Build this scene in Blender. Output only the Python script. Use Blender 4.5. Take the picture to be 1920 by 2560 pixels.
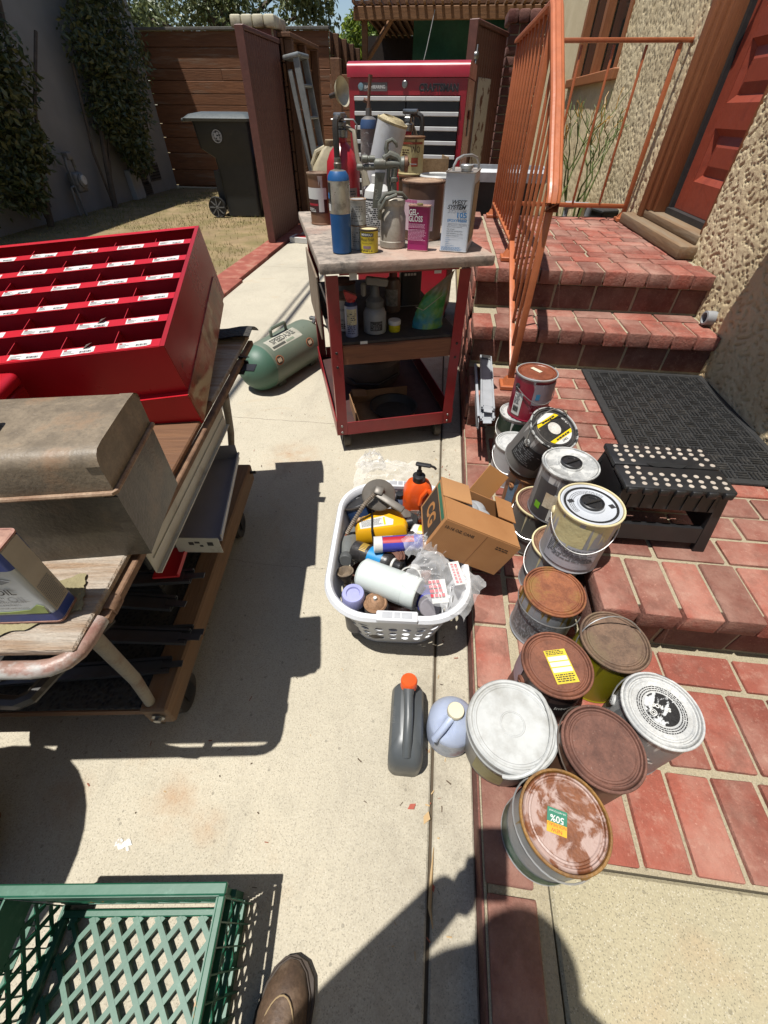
import bpy, bmesh, math, random
from mathutils import Vector, Matrix, noise, Euler
random.seed(7)
R = math.radians
PI = math.pi
for o in list(bpy.data.objects): bpy.data.objects.remove(o)
scn = bpy.context.scene
COL = scn.collection

# ------------------------------------------------------------------ camera
cam_d = bpy.data.cameras.new('camera'); cam = bpy.data.objects.new('camera', cam_d); COL.objects.link(cam)
cam_d.sensor_fit = 'VERTICAL'; cam_d.sensor_height = 36.0; cam_d.lens = 14.47
cam_d.clip_start = 0.02; cam_d.clip_end = 2000
cam.matrix_world = (Matrix.Translation((0, 0, 1.2)) @ Matrix.Rotation(R(6.2), 4, 'Z')
                    @ Matrix.Rotation(R(90 - 44.284), 4, 'X') @ Matrix.Rotation(R(0.543), 4, 'Z'))
scn.camera = cam
scn.render.resolution_x = 768; scn.render.resolution_y = 1024

# ------------------------------------------------------------------ light
LIGHT = Vector((0.225, 0.15, -1.0)).normalized()
wd = bpy.data.worlds.new('World'); scn.world = wd; wd.use_nodes = True
wn = wd.node_tree; wn.nodes.clear()
sky = wn.nodes.new('ShaderNodeTexSky'); sky.sky_type = 'NISHITA'; sky.sun_disc = False
sky.sun_elevation = math.asin(-LIGHT.z); sky.sun_rotation = math.atan2(-LIGHT.x, -LIGHT.y)
sky.air_density = 1.0; sky.dust_density = 0.6; sky.ozone_density = 1.4
wbg = wn.nodes.new('ShaderNodeBackground'); wbg.inputs[1].default_value = 0.072
wo = wn.nodes.new('ShaderNodeOutputWorld')
wn.links.new(sky.outputs[0], wbg.inputs[0]); wn.links.new(wbg.outputs[0], wo.inputs[0])
sun_d = bpy.data.lights.new('sun', 'SUN'); sun_d.energy = 4.7; sun_d.angle = R(0.55); sun_d.color = (1.0, 0.965, 0.905)
sun = bpy.data.objects.new('sun', sun_d); COL.objects.link(sun)
sun.rotation_euler = LIGHT.to_track_quat('-Z', 'Y').to_euler(); sun.location = (-3, -2, 14)
scn.view_settings.view_transform = 'Standard'; scn.view_settings.look = 'None'
scn.view_settings.exposure = 0.6; scn.view_settings.gamma = 1.0
scn.view_settings.use_curve_mapping = False

# ------------------------------------------------------------------ materials
def srgb(r, g, b):
    f = lambda c: (c / 255 / 12.92) if c / 255 <= 0.04045 else ((c / 255 + 0.055) / 1.055) ** 2.4
    return (f(r) * 0.7, f(g) * 0.7, f(b) * 0.7)
class N:
    """small node-tree helper"""
    def __init__(s, name):
        s.m = bpy.data.materials.new(name); s.m.use_nodes = True
        s.t = s.m.node_tree; s.t.nodes.clear()
        s.out = s.t.nodes.new('ShaderNodeOutputMaterial')
        s.b = s.t.nodes.new('ShaderNodeBsdfPrincipled')
        s.t.links.new(s.b.outputs[0], s.out.inputs[0])
        s.tc = s.t.nodes.new('ShaderNodeTexCoord')
    def n(s, t, **k):
        x = s.t.nodes.new(t)
        for a, v in k.items(): setattr(x, a, v)
        return x
    def l(s, a, b): s.t.links.new(a, b)
    def val(s, sock, v):
        if hasattr(v, 'is_linked') or hasattr(v, 'links'): s.l(v, sock)
        else:
            if isinstance(v, tuple) and len(v) == 3 and sock.type == 'RGBA': v = (*v, 1)
            sock.default_value = v
    def map(s, scale=(1, 1, 1), coord='Object', loc=(0, 0, 0), rot=(0, 0, 0)):
        mp = s.n('ShaderNodeMapping'); s.l(s.tc.outputs[coord], mp.inputs[0])
        mp.inputs['Scale'].default_value = scale; mp.inputs['Location'].default_value = loc; mp.inputs['Rotation'].default_value = rot
        return mp.outputs[0]
    def noise(s, scale, detail=4, rough=0.55, vec=None, dist=0.0):
        x = s.n('ShaderNodeTexNoise'); x.inputs['Scale'].default_value = scale; x.inputs['Detail'].default_value = detail
        x.inputs['Roughness'].default_value = rough; x.inputs['Distortion'].default_value = dist
        s.l(vec if vec else s.tc.outputs['Object'], x.inputs['Vector']); return x.outputs['Fac']
    def voro(s, scale, feature='F1', vec=None, out='Distance'):
        x = s.n('ShaderNodeTexVoronoi', feature=feature); x.inputs['Scale'].default_value = scale
        s.l(vec if vec else s.tc.outputs['Object'], x.inputs['Vector']); return x.outputs[out]
    def wave(s, scale, vec=None, dist=2.0, detail=3, dscale=1.5, bands='X'):
        x = s.n('ShaderNodeTexWave', bands_direction=bands); x.inputs['Scale'].default_value = scale
        x.inputs['Distortion'].default_value = dist; x.inputs['Detail'].default_value = detail; x.inputs['Detail Scale'].default_value = dscale
        s.l(vec if vec else s.tc.outputs['Object'], x.inputs['Vector']); return x.outputs['Fac']
    def ramp(s, fac, lo, hi):
        x = s.n('ShaderNodeMapRange'); x.inputs[1].default_value = lo; x.inputs[2].default_value = hi
        s.l(fac, x.inputs[0]); return x.outputs[0]
    def mix(s, fac, a, b, mode='MIX'):
        x = s.n('ShaderNodeMix', data_type='RGBA', blend_type=mode)
        s.val(x.inputs[0], fac); s.val(x.inputs[6], a); s.val(x.inputs[7], b); return x.outputs[2]
    def math(s, op, a, b=0.0, c=None):
        x = s.n('ShaderNodeMath', operation=op); s.val(x.inputs[0], a); s.val(x.inputs[1], b)
        if c is not None: s.val(x.inputs[2], c)
        return x.outputs[0]
    def xyz(s, coord='Object'):
        x = s.n('ShaderNodeSeparateXYZ'); s.l(s.tc.outputs[coord], x.inputs[0]); return x.outputs
    def rand(s): return s.n('ShaderNodeObjectInfo').outputs['Random']
    def bump(s, h, strength=0.4, dist=0.01):
        x = s.n('ShaderNodeBump'); x.inputs['Strength'].default_value = strength; x.inputs['Distance'].default_value = dist
        s.l(h, x.inputs['Height']); s.l(x.outputs[0], s.b.inputs['Normal'])
    def fin(s, col, rough=0.6, metal=0.0, spec=None):
        s.val(s.b.inputs['Base Color'], col); s.val(s.b.inputs['Roughness'], rough); s.val(s.b.inputs['Metallic'], metal)
        if spec is not None: s.b.inputs['Specular IOR Level'].default_value = spec
        return s.m
MC = {}
def plain(name, c, rough=0.5, metal=0.0, var=0.18, vs=14, bump=0.0, bs=60, dirt=None, dirt_amt=(0.55, 0.75), ds=9, spec=None):
    """one colour with uneven tone, optional dirt / rust patches and fine relief"""
    if name in MC: return MC[name]
    s = N(name)
    n1 = s.noise(vs, 5)
    col = s.mix(s.ramp(n1, 0.3, 0.7), tuple(x * (1 - var) for x in c), tuple(min(1, x * (1 + var)) for x in c))
    rg = s.ramp(s.noise(vs * 2.3, 4), 0.2, 0.9)
    rr = s.math('MULTIPLY_ADD', rg, 0.22, rough - 0.1)
    mt = metal
    if dirt:
        dm = s.ramp(s.noise(ds, 7, 0.65), *dirt_amt)
        col = s.mix(dm, col, dirt)
        if metal > 0: mt = s.math('MULTIPLY', s.math('SUBTRACT', 1.0, dm), metal)
        rr = s.math('MAXIMUM', rr, s.math('MULTIPLY', dm, 0.8))
    if bump: s.bump(s.noise(bs, 4), bump, 0.004)
    MC[name] = s.fin(col, rr, mt, spec); return MC[name]

# ------------------------------------------------------------------ geometry
class G:
    def __init__(s): s.v = []; s.f = []; s.m = []
    def add(s, vs, fs, mi=0, T=None):
        k = len(s.v)
        s.v += [tuple(T @ Vector(v)) if T is not None else tuple(v) for v in vs]
        s.f += [tuple(i + k for i in f) for f in fs]; s.m += [mi] * len(fs); return s
    def box(s, c, d, mi=0, T=None, bev=0.0, seg=1, top=None):
        """c centre, d size; top=(fx,fy) scales the top face"""
        x, y, z = d[0] / 2, d[1] / 2, d[2] / 2
        tx, ty = top if top else (1, 1)
        vs = [(-x, -y, -z), (x, -y, -z), (x, y, -z), (-x, y, -z), (-x * tx, -y * ty, z), (x * tx, -y * ty, z), (x * tx, y * ty, z), (-x * tx, y * ty, z)]
        fs = [(3, 2, 1, 0), (4, 5, 6, 7), (0, 1, 5, 4), (1, 2, 6, 5), (2, 3, 7, 6), (3, 0, 4, 7)]
        TT = Matrix.Translation(c); TT = T @ TT if T is not None else TT
        if bev > 0:
            bm = bmesh.new(); bv = [bm.verts.new(v) for v in vs]
            for f in fs: bm.faces.new([bv[i] for i in f])
            bmesh.ops.bevel(bm, geom=bm.edges[:], offset=bev, segments=seg, affect='EDGES', profile=0.5)
            bm.verts.index_update()
            vs = [tuple(v.co) for v in bm.verts]; fs = [tuple(v.index for v in f.verts) for f in bm.faces]; bm.free()
        return s.add(vs, fs, mi, TT)
    def b2(s, a, b, mi=0, T=None, bev=0.0, seg=1):
        return s.box([(a[i] + b[i]) / 2 for i in range(3)], [abs(b[i] - a[i]) for i in range(3)], mi, T, bev, seg)
    def lathe(s, prof, n=32, mi=0, T=None, arc=None, mfun=None, caps=True):
        """prof [(r,z)...] about z; caps added where r>0 at the ends unless arc"""
        vs = []; fs = []; ms = []
        for (r, z) in prof:
            for i in range(n): a = 2 * PI * i / n; vs.append((r * math.cos(a), r * math.sin(a), z))
        for j in range(len(prof) - 1):
            for i in range(n):
                i2 = (i + 1) % n
                fs.append((j * n + i, j * n + i2, (j + 1) * n + i2, (j + 1) * n + i)); ms.append(mfun(j) if mfun else mi)
        if caps and prof[0][0] > 1e-5: fs.append(tuple(range(n - 1, -1, -1))); ms.append(mfun(0) if mfun else mi)
        if caps and prof[-1][0] > 1e-5: fs.append(tuple((len(prof) - 1) * n + i for i in range(n))); ms.append(mfun(len(prof) - 2) if mfun else mi)
        k = len(s.f); s.add(vs, fs, mi, T)
        for q, x in enumerate(ms): s.m[k + q] = x
        return s
    def tube(s, pts, r, n=8, mi=0, T=None, closed=False, rads=None):
        P = [Vector(p) for p in pts]; L = len(P); vs = []; fs = []
        up = None
        for i in range(L):
            if closed: t = (P[(i + 1) % L] - P[i - 1]).normalized()
            else: t = (P[min(i + 1, L - 1)] - P[max(i - 1, 0)]).normalized()
            if up is None:
                up = Vector((0, 0, 1)) if abs(t.z) < 0.9 else Vector((1, 0, 0))
            x = t.cross(up).normalized(); y = x.cross(t).normalized(); up = y
            rr = rads[i] if rads else r
            for k in range(n):
                a = 2 * PI * k / n; vs.append(P[i] + x * (rr * math.cos(a)) + y * (rr * math.sin(a)))
        for i in range(L if closed else L - 1):
            j = (i + 1) % L
            for k in range(n):
                k2 = (k + 1) % n; fs.append((i * n + k, i * n + k2, j * n + k2, j * n + k))
        if not closed:
            fs.append(tuple(range(n - 1, -1, -1))); fs.append(tuple((L - 1) * n + k for k in range(n)))
        return s.add(vs, fs, mi, T)
    def prism(s, poly, z0, z1, mi=0, T=None):
        n = len(poly); vs = [(x, y, z0) for x, y in poly] + [(x, y, z1) for x, y in poly]
        fs = [tuple(range(n - 1, -1, -1)), tuple(range(n, 2 * n))] + [(i, (i + 1) % n, n + (i + 1) % n, n + i) for i in range(n)]
        return s.add(vs, fs, mi, T)
    def loft(s, rings, mi=0, T=None, cap=True, closed=True):
        n = len(rings[0]); vs = [v for r in rings for v in r]; fs = []
        for j in range(len(rings) - 1):
            for i in range(n if closed else n - 1):
                i2 = (i + 1) % n; fs.append((j * n + i, j * n + i2, (j + 1) * n + i2, (j + 1) * n + i))
        if cap and closed: fs.append(tuple(range(n - 1, -1, -1))); fs.append(tuple((len(rings) - 1) * n + i for i in range(n)))
        return s.add(vs, fs, mi, T)
    def grid(s, fn, nu, nv, mi=0, T=None):
        vs = [fn(i / nu, j / nv) for j in range(nv + 1) for i in range(nu + 1)]
        fs = [(j * (nu + 1) + i, j * (nu + 1) + i + 1, (j + 1) * (nu + 1) + i + 1, (j + 1) * (nu + 1) + i) for j in range(nv) for i in range(nu)]
        return s.add(vs, fs, mi, T)
    def mesh(s, name, mats, smooth=True, ang=35):
        me = bpy.data.meshes.new(name); me.from_pydata(s.v, [], s.f)
        for m in (mats if isinstance(mats, (list, tuple)) else [mats]): me.materials.append(m)
        if any(s.m): me.polygons.foreach_set('material_index', s.m)
        bm = bmesh.new(); bm.from_mesh(me); bmesh.ops.recalc_face_normals(bm, faces=bm.faces[:]); bm.to_mesh(me); bm.free()
        if smooth:
            me.polygons.foreach_set('use_smooth', [True] * len(me.polygons)); me.set_sharp_from_angle(angle=R(ang))
        me.update(); return me
    def ob(s, name, mats, parent=None, smooth=True, ang=35, **k):
        return link(name, s.mesh(name, mats, smooth, ang), parent, **k)
def link(name, me, parent=None, loc=None, rot=None, **k):
    o = bpy.data.objects.new(name, me); COL.objects.link(o)
    if parent is not None: o.parent = parent
    if loc is not None: o.location = loc
    if rot is not None: o.rotation_euler = rot
    tag(o, **k); return o
def tag(o, label=None, cat=None, group=None, kind=None):
    if label: o['label'] = label
    if cat: o['category'] = cat
    if group: o['group'] = group
    if kind: o['kind'] = kind
    return o
def thing(name, label, cat, loc=(0, 0, 0), rz=0.0, group=None, rot=None):
    o = bpy.data.objects.new(name, None); COL.objects.link(o); o.empty_display_size = 0.05
    o.location = loc; o.rotation_euler = rot if rot else (0, 0, rz)
    return tag(o, label, cat, group)
def TR(loc=(0, 0, 0), rz=0, rx=0, ry=0): return Matrix.Translation(loc) @ Euler((rx, ry, rz)).to_matrix().to_4x4()
def arcpts(c, r, a0, a1, n, plane='xz'):
    o = []
    for i in range(n + 1):
        a = a0 + (a1 - a0) * i / n; p, q = r * math.cos(a), r * math.sin(a)
        o.append((c[0] + p, c[1], c[2] + q) if plane == 'xz' else (c[0] + p, c[1] + q, c[2]) if plane == 'xy' else (c[0], c[1] + p, c[2] + q))
    return o
def rrect(w, d, r, n=4):
    pts = []
    for cx, cy, a in ((w / 2 - r, d / 2 - r, 0), (-w / 2 + r, d / 2 - r, PI / 2), (-w / 2 + r, -d / 2 + r, PI), (w / 2 - r, -d / 2 + r, 1.5 * PI)):
        for i in range(n + 1): t = a + PI / 2 * i / n; pts.append((cx + r * math.cos(t), cy + r * math.sin(t)))
    return pts
def text_geo(txt, size, align='CENTER', sx=1.0, shear=0.0, bold=0.0, space=1.0, line=1.0):
    cu = bpy.data.curves.new('t', 'FONT'); cu.body = txt; cu.size = size; cu.align_x = align; cu.align_y = 'CENTER'
    cu.shear = shear; cu.offset = bold; cu.space_character = space; cu.space_line = line; cu.resolution_u = 3; cu.fill_mode = 'FRONT'
    o = bpy.data.objects.new('t', cu); COL.objects.link(o)
    me = o.to_mesh(); vs = [(v.co.x * sx, v.co.y, 0) for v in me.vertices]; fs = [tuple(p.vertices) for p in me.polygons]
    o.to_mesh_clear(); bpy.data.objects.remove(o); bpy.data.curves.remove(cu)
    return vs, fs
def lettering(parent, txt, size, T, mat, name='lettering', **k):
    """flat print: T maps text x,y plane into the parent's space"""
    vs, fs = text_geo(txt, size, **k); g = G(); g.add(vs, fs, 0, T); return g.ob(name, mat, parent, smooth=False)
def wrap_text(parent, txt, size, r, ang, z, mat, name='lettering', mirror=1, **k):
    """print wrapped round a vertical cylinder of radius r, centred at angle ang (radians), height z"""
    vs, fs = text_geo(txt, size, **k); g = G()
    # split long faces is unnecessary at this size
    g.add([(r * math.cos(ang + x / r), r * math.sin(ang + x / r), z + y) for x, y, _ in vs], fs); return g.ob(name, mat, parent, smooth=False)
def wrap_patch(g, r, a0, a1, z0, z1, mi=0, n=None, T=None):
    n = n or max(2, int(abs(a1 - a0) / 0.15))
    return g.grid(lambda u, v: (r * math.cos(a0 + (a1 - a0) * u), r * math.sin(a0 + (a1 - a0) * u), z0 + (z1 - z0) * v), n, 1, mi, T)
def wall_T(loc, rz, rx=PI / 2):  # text plane standing upright facing -y rotated by rz
    return Matrix.Translation(loc) @ Matrix.Rotation(rz, 4, 'Z') @ Matrix.Rotation(rx, 4, 'X')
def copy_tree(o, parent=None):
    c = o.copy(); COL.objects.link(c); c.parent = parent
    for ch in [x for x in bpy.data.objects if x.parent == o]: copy_tree(ch, c)
    return c
# ================================================================== SETTING
# ---- materials of the setting
def m_concrete(name, base, spk=1.0, stain=srgb(190, 164, 128), dark=0.55):
    s = N(name); p = s.map()
    big = s.noise(1.7, 6, 0.6); mid = s.noise(9, 6, 0.65); fine = s.noise(240, 3, 0.7)
    c = s.mix(s.ramp(big, 0.3, 0.72), tuple(x * 0.84 for x in base), tuple(x * 1.08 for x in base))
    c = s.mix(s.math('MULTIPLY', s.ramp(s.noise(3.1, 4, 0.6, dist=0.8), 0.6, 0.78), 0.55), c, stain)
    c = s.mix(s.math('MULTIPLY', s.ramp(mid, 0.56, 0.8), 0.45), c, tuple(x * dark for x in base))
    # exposed grains of sand and grit
    cell = s.n('ShaderNodeTexVoronoi'); cell.inputs['Scale'].default_value = 330; s.l(s.tc.outputs['Object'], cell.inputs['Vector'])
    bw = s.n('ShaderNodeSeparateColor'); s.l(cell.outputs['Color'], bw.inputs[0])
    inside = s.math('LESS_THAN', cell.outputs['Distance'], 0.42)
    dk = s.math('MULTIPLY', s.math('GREATER_THAN', bw.outputs[0], 0.8), inside)
    lt = s.math('MULTIPLY', s.math('LESS_THAN', bw.outputs[0], 0.16), inside)
    c = s.mix(s.math('MULTIPLY', dk, 0.5 * spk), c, tuple(x * 0.3 for x in base))
    c = s.mix(s.math('MULTIPLY', lt, 0.3 * spk), c, (0.55, 0.52, 0.45))
    c = s.mix(s.math('MULTIPLY', s.ramp(fine, 0.45, 0.7), 0.5), c, tuple(x * 0.5 for x in base)); c = s.mix(s.math('MULTIPLY', s.ramp(s.noise(75, 4, 0.7), 0.54, 0.68), 0.35), c, tuple(x * 0.6 for x in base))
    # few bigger dark pebbles / spots
    v2 = s.voro(23); c = s.mix(s.math('MULTIPLY', s.math('LESS_THAN', v2, 0.085), 0.5), c, tuple(x * 0.3 for x in base))
    s.c = c; s.h = s.math('ADD', s.math('MULTIPLY', fine, 0.7), s.math('MULTIPLY', s.noise(38, 5), 0.8))
    return s
s = m_concrete('concrete', srgb(204, 195, 174))
X = s.xyz()
# hairline cracks of the slab
for k, (ax, pos, amp) in enumerate(((1, 1.885, 0.05), (1, 0.93, 0.06))):
    w = s.noise(2.6 + k, 5, 0.7); d = s.math('ABSOLUTE', s.math('SUBTRACT', s.math('ADD', X[ax], s.math('MULTIPLY', w, amp)), pos))
    s.c = s.mix(s.math('MULTIPLY', s.math('LESS_THAN', d, 0.0016), 0.75 if k == 0 else 0.25), s.c, (0.06, 0.05, 0.04))
# rust-coloured spots
for (cx, cy, r) in ((-0.52, 0.17, 0.09), (-0.62, 1.55, 0.16), (-0.78, 0.14, 0.07), (-0.42, 0.13, 0.05)):
    dx = s.math('SUBTRACT', X[0], cx); dy = s.math('SUBTRACT', X[1], cy)
    d = s.math('SQRT', s.math('ADD', s.math('MULTIPLY', dx, dx), s.math('MULTIPLY', dy, dy)))
    s.c = s.mix(s.math('MULTIPLY', s.math('MULTIPLY', s.ramp(d, r, 0.0), s.ramp(s.noise(20, 4), 0.3, 0.7)), 0.55), s.c, srgb(176, 126, 76))
jd = s.math('ABSOLUTE', s.math('SUBTRACT', X[0], 0.095))
s.c = s.mix(s.math('MULTIPLY', s.math('MULTIPLY', s.ramp(jd, 0.2, 0.0), s.ramp(s.noise(11, 6, 0.7), 0.36, 0.66)), 0.55), s.c, srgb(128, 118, 102))
s.c = s.mix(s.math('MULTIPLY', s.ramp(s.noise(2.2, 6, 0.7, s.map((3.0, 0.7, 1))), 0.56, 0.72), 0.35), s.c, srgb(150, 142, 128))
s.bump(s.h, 0.6, 0.004); M_conc = s.fin(s.c, 0.9)
s = m_concrete('concrete_aggregate', srgb(186, 176, 146), 1.25); s.bump(s.h, 0.6, 0.0035); M_conc2 = s.fin(s.c, 0.9)
s = m_concrete('mortar', srgb(186, 174, 146), 0.7, srgb(170, 150, 120)); s.bump(s.h, 0.9, 0.006); M_mortar = s.fin(s.c, 0.95)

def m_brick(name, base, pale=0.35):
    s = N(name); r = s.rand(); o = s.map()
    ad = s.n('ShaderNodeVectorMath', operation='ADD'); s.l(o, ad.inputs[0])
    cb = s.n('ShaderNodeCombineXYZ'); 
    for i in range(3): s.l(s.math('MULTIPLY', r, 37.0 + 11 * i), cb.inputs[i])
    s.l(cb.outputs[0], ad.inputs[1]); v = ad.outputs[0]
    tone = s.ramp(s.math('FRACT', s.math('MULTIPLY', r, 7.31)), 0, 1)
    c = s.mix(tone, tuple(x * 0.7 for x in base), tuple(min(1, x * 1.18) for x in base))
    c = s.mix(s.math('MULTIPLY', s.ramp(s.noise(16, 6, 0.7, v), 0.42, 0.75), 0.6), c, tuple(x * 0.55 for x in base))
    c = s.mix(s.math('MULTIPLY', s.ramp(s.noise(30, 6, 0.75, v), 0.54, 0.76), pale * 1.4), c, srgb(200, 164, 144))
    c = s.mix(s.math('MULTIPLY', s.ramp(s.noise(150, 3, 0.6, v), 0.62, 0.75), 0.5), c, srgb(214, 160, 140))
    c = s.mix(s.math('MULTIPLY', s.math('GREATER_THAN', s.math('FRACT', s.math('MULTIPLY', r, 13.7)), 0.74), 0.6), c, srgb(116, 78, 66))
    gp_ = s.n('ShaderNodeNewGeometry').outputs['Position']
    c = s.mix(s.math('MULTIPLY', s.ramp(s.noise(4.5, 6, 0.65, gp_), 0.42, 0.7), pale * 1.5), c, srgb(200, 166, 148))
    c = s.mix(s.math('MULTIPLY', s.ramp(s.noise(7.5, 6, 0.7, gp_), 0.52, 0.7), 0.6), c, srgb(100, 64, 52))
    s.bump(s.math('ADD', s.noise(90, 5, 0.7, v), s.math('MULTIPLY', s.noise(14, 3, 0.5, v), 0.8)), 0.7, 0.007)
    return s.fin(c, 0.88)
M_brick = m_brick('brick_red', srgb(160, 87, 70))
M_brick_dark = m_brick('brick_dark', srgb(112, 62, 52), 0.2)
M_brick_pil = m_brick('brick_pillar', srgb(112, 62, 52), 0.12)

def m_wood(name, a, b, scale=1.0, grey=None, axis='X', rough=0.75, bstr=0.35, greyamt=(0.45, 0.7)):
    s = N(name); sc = {'X': (1.2, 14, 14), 'Y': (14, 1.2, 14), 'Z': (14, 14, 1.2)}[axis]
    r = s.rand(); mp = s.map(tuple(x * scale for x in sc))
    ad = s.n('ShaderNodeVectorMath', operation='ADD'); s.l(mp, ad.inputs[0])
    cb = s.n('ShaderNodeCombineXYZ'); [s.l(s.math('MULTIPLY', r, 31.0 + 9 * i), cb.inputs[i]) for i in range(3)]
    s.l(cb.outputs[0], ad.inputs[1]); v = ad.outputs[0]
    n1 = s.noise(1.6, 8, 0.65, v, 1.2); n2 = s.noise(5, 5, 0.6, v)
    c = s.mix(s.ramp(n1, 0.3, 0.7), a, b)
    c = s.mix(s.math('MULTIPLY', s.ramp(n2, 0.5, 0.8), 0.5), c, tuple(x * 0.45 for x in a))
    c = s.mix(s.math('MULTIPLY', r, 0.35), c, tuple(x * 0.6 for x in a))
    if grey: c = s.mix(s.ramp(s.noise(0.7, 6, 0.7, v), *greyamt), c, grey)
    kn = s.voro(0.42, vec=v); c = s.mix(s.math('MULTIPLY', s.ramp(kn, 0.09, 0.03), 0.8), c, tuple(x * 0.3 for x in a))
    s.bump(s.math('ADD', n2, n1), bstr, 0.006)
    return s.fin(c, rough)
M_fence = m_wood('fence_wood', srgb(124, 78, 46), srgb(156, 102, 64), 1.0, srgb(156, 138, 116), 'X', greyamt=(0.55, 0.78))
M_fence_y = m_wood('fence_wood_side', srgb(104, 68, 42), srgb(132, 90, 58), 1.0, srgb(120, 100, 80), 'Y', greyamt=(0.6, 0.85))
M_gate = plain('gate_paint', srgb(106, 64, 54), 0.55, var=0.14, vs=22, bump=0.25, bs=40, dirt=srgb(150, 108, 92), dirt_amt=(0.6, 0.85))
M_pergola = m_wood('pergola_wood', srgb(120, 80, 46), srgb(150, 106, 64), 1.0, None, 'X')
M_pergola_y = m_wood('pergola_slat', srgb(120, 84, 52), srgb(160, 118, 76), 1.0, None, 'Y')
M_stucco_dark = plain('stucco_grey', srgb(150, 148, 142), 0.9, var=0.1, vs=2.2, bump=0.5, bs=45)
M_red_curb = plain('curb_red_paint', srgb(158, 84, 68), 0.85, var=0.2, vs=9, bump=0.5, bs=90, dirt=srgb(176, 140, 118), dirt_amt=(0.5, 0.8))
M_dirt = plain('dry_soil', srgb(150, 128, 94), 0.95, var=0.25, vs=4, bump=0.7, bs=60, dirt=srgb(120, 110, 66), dirt_amt=(0.4, 0.7), ds=3)
M_terra = plain('terracotta_paint', srgb(190, 108, 66), 0.42, var=0.1, vs=18, bump=0.18, bs=50, dirt=srgb(142, 72, 44), dirt_amt=(0.58, 0.8), ds=12)
M_door = plain('door_paint', srgb(158, 74, 54), 0.42, var=0.1, vs=9, bump=0.2, bs=40, dirt=srgb(110, 48, 38), dirt_amt=(0.5, 0.8))
M_trim = m_wood('door_trim', srgb(160, 98, 58), srgb(180, 116, 70), 1.6, None, 'Z', 0.55, 0.3)
M_sill = m_wood('sill_wood', srgb(128, 100, 72), srgb(158, 128, 92), 1.5, srgb(140, 128, 108), 'Y')
M_black_rubber = plain('black_rubber', (0.018, 0.018, 0.018), 0.62, var=0.2, vs=20, dirt=srgb(70, 64, 56), dirt_amt=(0.55, 0.9), ds=30)
M_steel = plain('bare_steel', srgb(150, 150, 148), 0.38, 0.9, var=0.15, dirt=srgb(110, 82, 62), dirt_amt=(0.62, 0.85))
M_darkmetal = plain('dark_metal', srgb(60, 60, 60), 0.5, 0.6, dirt=srgb(70, 50, 38))
M_glass_dark = plain('window_glass', (0.012, 0.014, 0.016), 0.08, var=0.02)
M_white_paint = plain('white_paint', srgb(214, 212, 206), 0.55, var=0.05, dirt=srgb(150, 140, 126), dirt_amt=(0.6, 0.85))

# ---- ground and paving
g = G(); g.add([(-300, -60, -0.03), (300, -60, -0.03), (300, 500, -0.03), (-300, 500, -0.03)], [(0, 1, 2, 3)])
g.ob('ground', M_dirt, smooth=False, kind='structure')
drive = G(); drive.b2((-1.9, -3, -0.12), (0.21, 14, -0.012))
dr = drive.ob('driveway', plain('joint_dirt', srgb(86, 74, 58), 0.95, bump=0.5), smooth=False, kind='structure')
def slab(x0, x1, y0, y1, z=0.0, par=dr, mat=M_conc, th=0.06):
    q = G(); q.b2((x0, y0, z - th), (x1, y1, z), 0, None, 0.004); return q.ob('concrete_slab', mat, par)
JX = 0.097
for (y0, y1) in ((-3, 4.80), (4.812, 9.2), (9.212, 14)): slab(-1.88, JX - 0.004, y0, y1)
for (y0, y1) in ((-3, 0.9), (0.906, 2.6), (2.606, 6.2)): slab(JX + 0.004, 0.197, y0, y1, -0.001)
q = G(); q.b2((0.34, -3.0, -0.1), (3.0, 0.146, 0.058), 0, None, 0.006); q.ob('concrete_pad', M_conc2, kind='structure')
q = G(); q.b2((-5.6, -3.0, -0.1), (-2.14, 10.5, 0.004)); lawn = q.ob('lawn', M_dirt, smooth=False, kind='structure')
for i in range(9):
    y0 = 2.4 + i * 0.92; q = G(); q.b2((-2.15, y0, -0.1), (-1.885 + 0.03 * math.sin(i * 1.7), y0 + 0.915, 0.022 + 0.006 * math.sin(i)), 0, None, 0.012, 2); q.ob('curb_stone', M_red_curb, lawn)
# dry grass
def m_grass():
    s = N('dry_grass'); r = s.noise(7, 3); c = s.mix(s.ramp(r, 0.35, 0.65), srgb(168, 148, 92), srgb(104, 112, 52))
    return s.fin(c, 0.8)
gr = G(); rnd = random.Random(3)
for i in range(15000):
    x = rnd.uniform(-5.55, -2.17); y = rnd.uniform(3.4, 10.3)
    if noise.noise(Vector((x * 0.9, y * 0.9, 1.3))) < -0.18 and rnd.random() < 0.85: continue
    a = rnd.uniform(0, 2 * PI); h = rnd.uniform(0.012, 0.05); w = 0.004; ln = rnd.uniform(0, 0.03)
    b = rnd.uniform(0, 2 * PI)
    gr.add([(x - w * math.cos(a), y - w * math.sin(a), 0.0), (x + w * math.cos(a), y + w * math.sin(a), 0.0), (x + ln * math.cos(b), y + ln * math.sin(b), h)], [(0, 1, 2)])
gr.ob('dry_grass', m_grass(), smooth=False, kind='stuff', label='dry yellow and green grass on the lawn strip', cat='grass')

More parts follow.
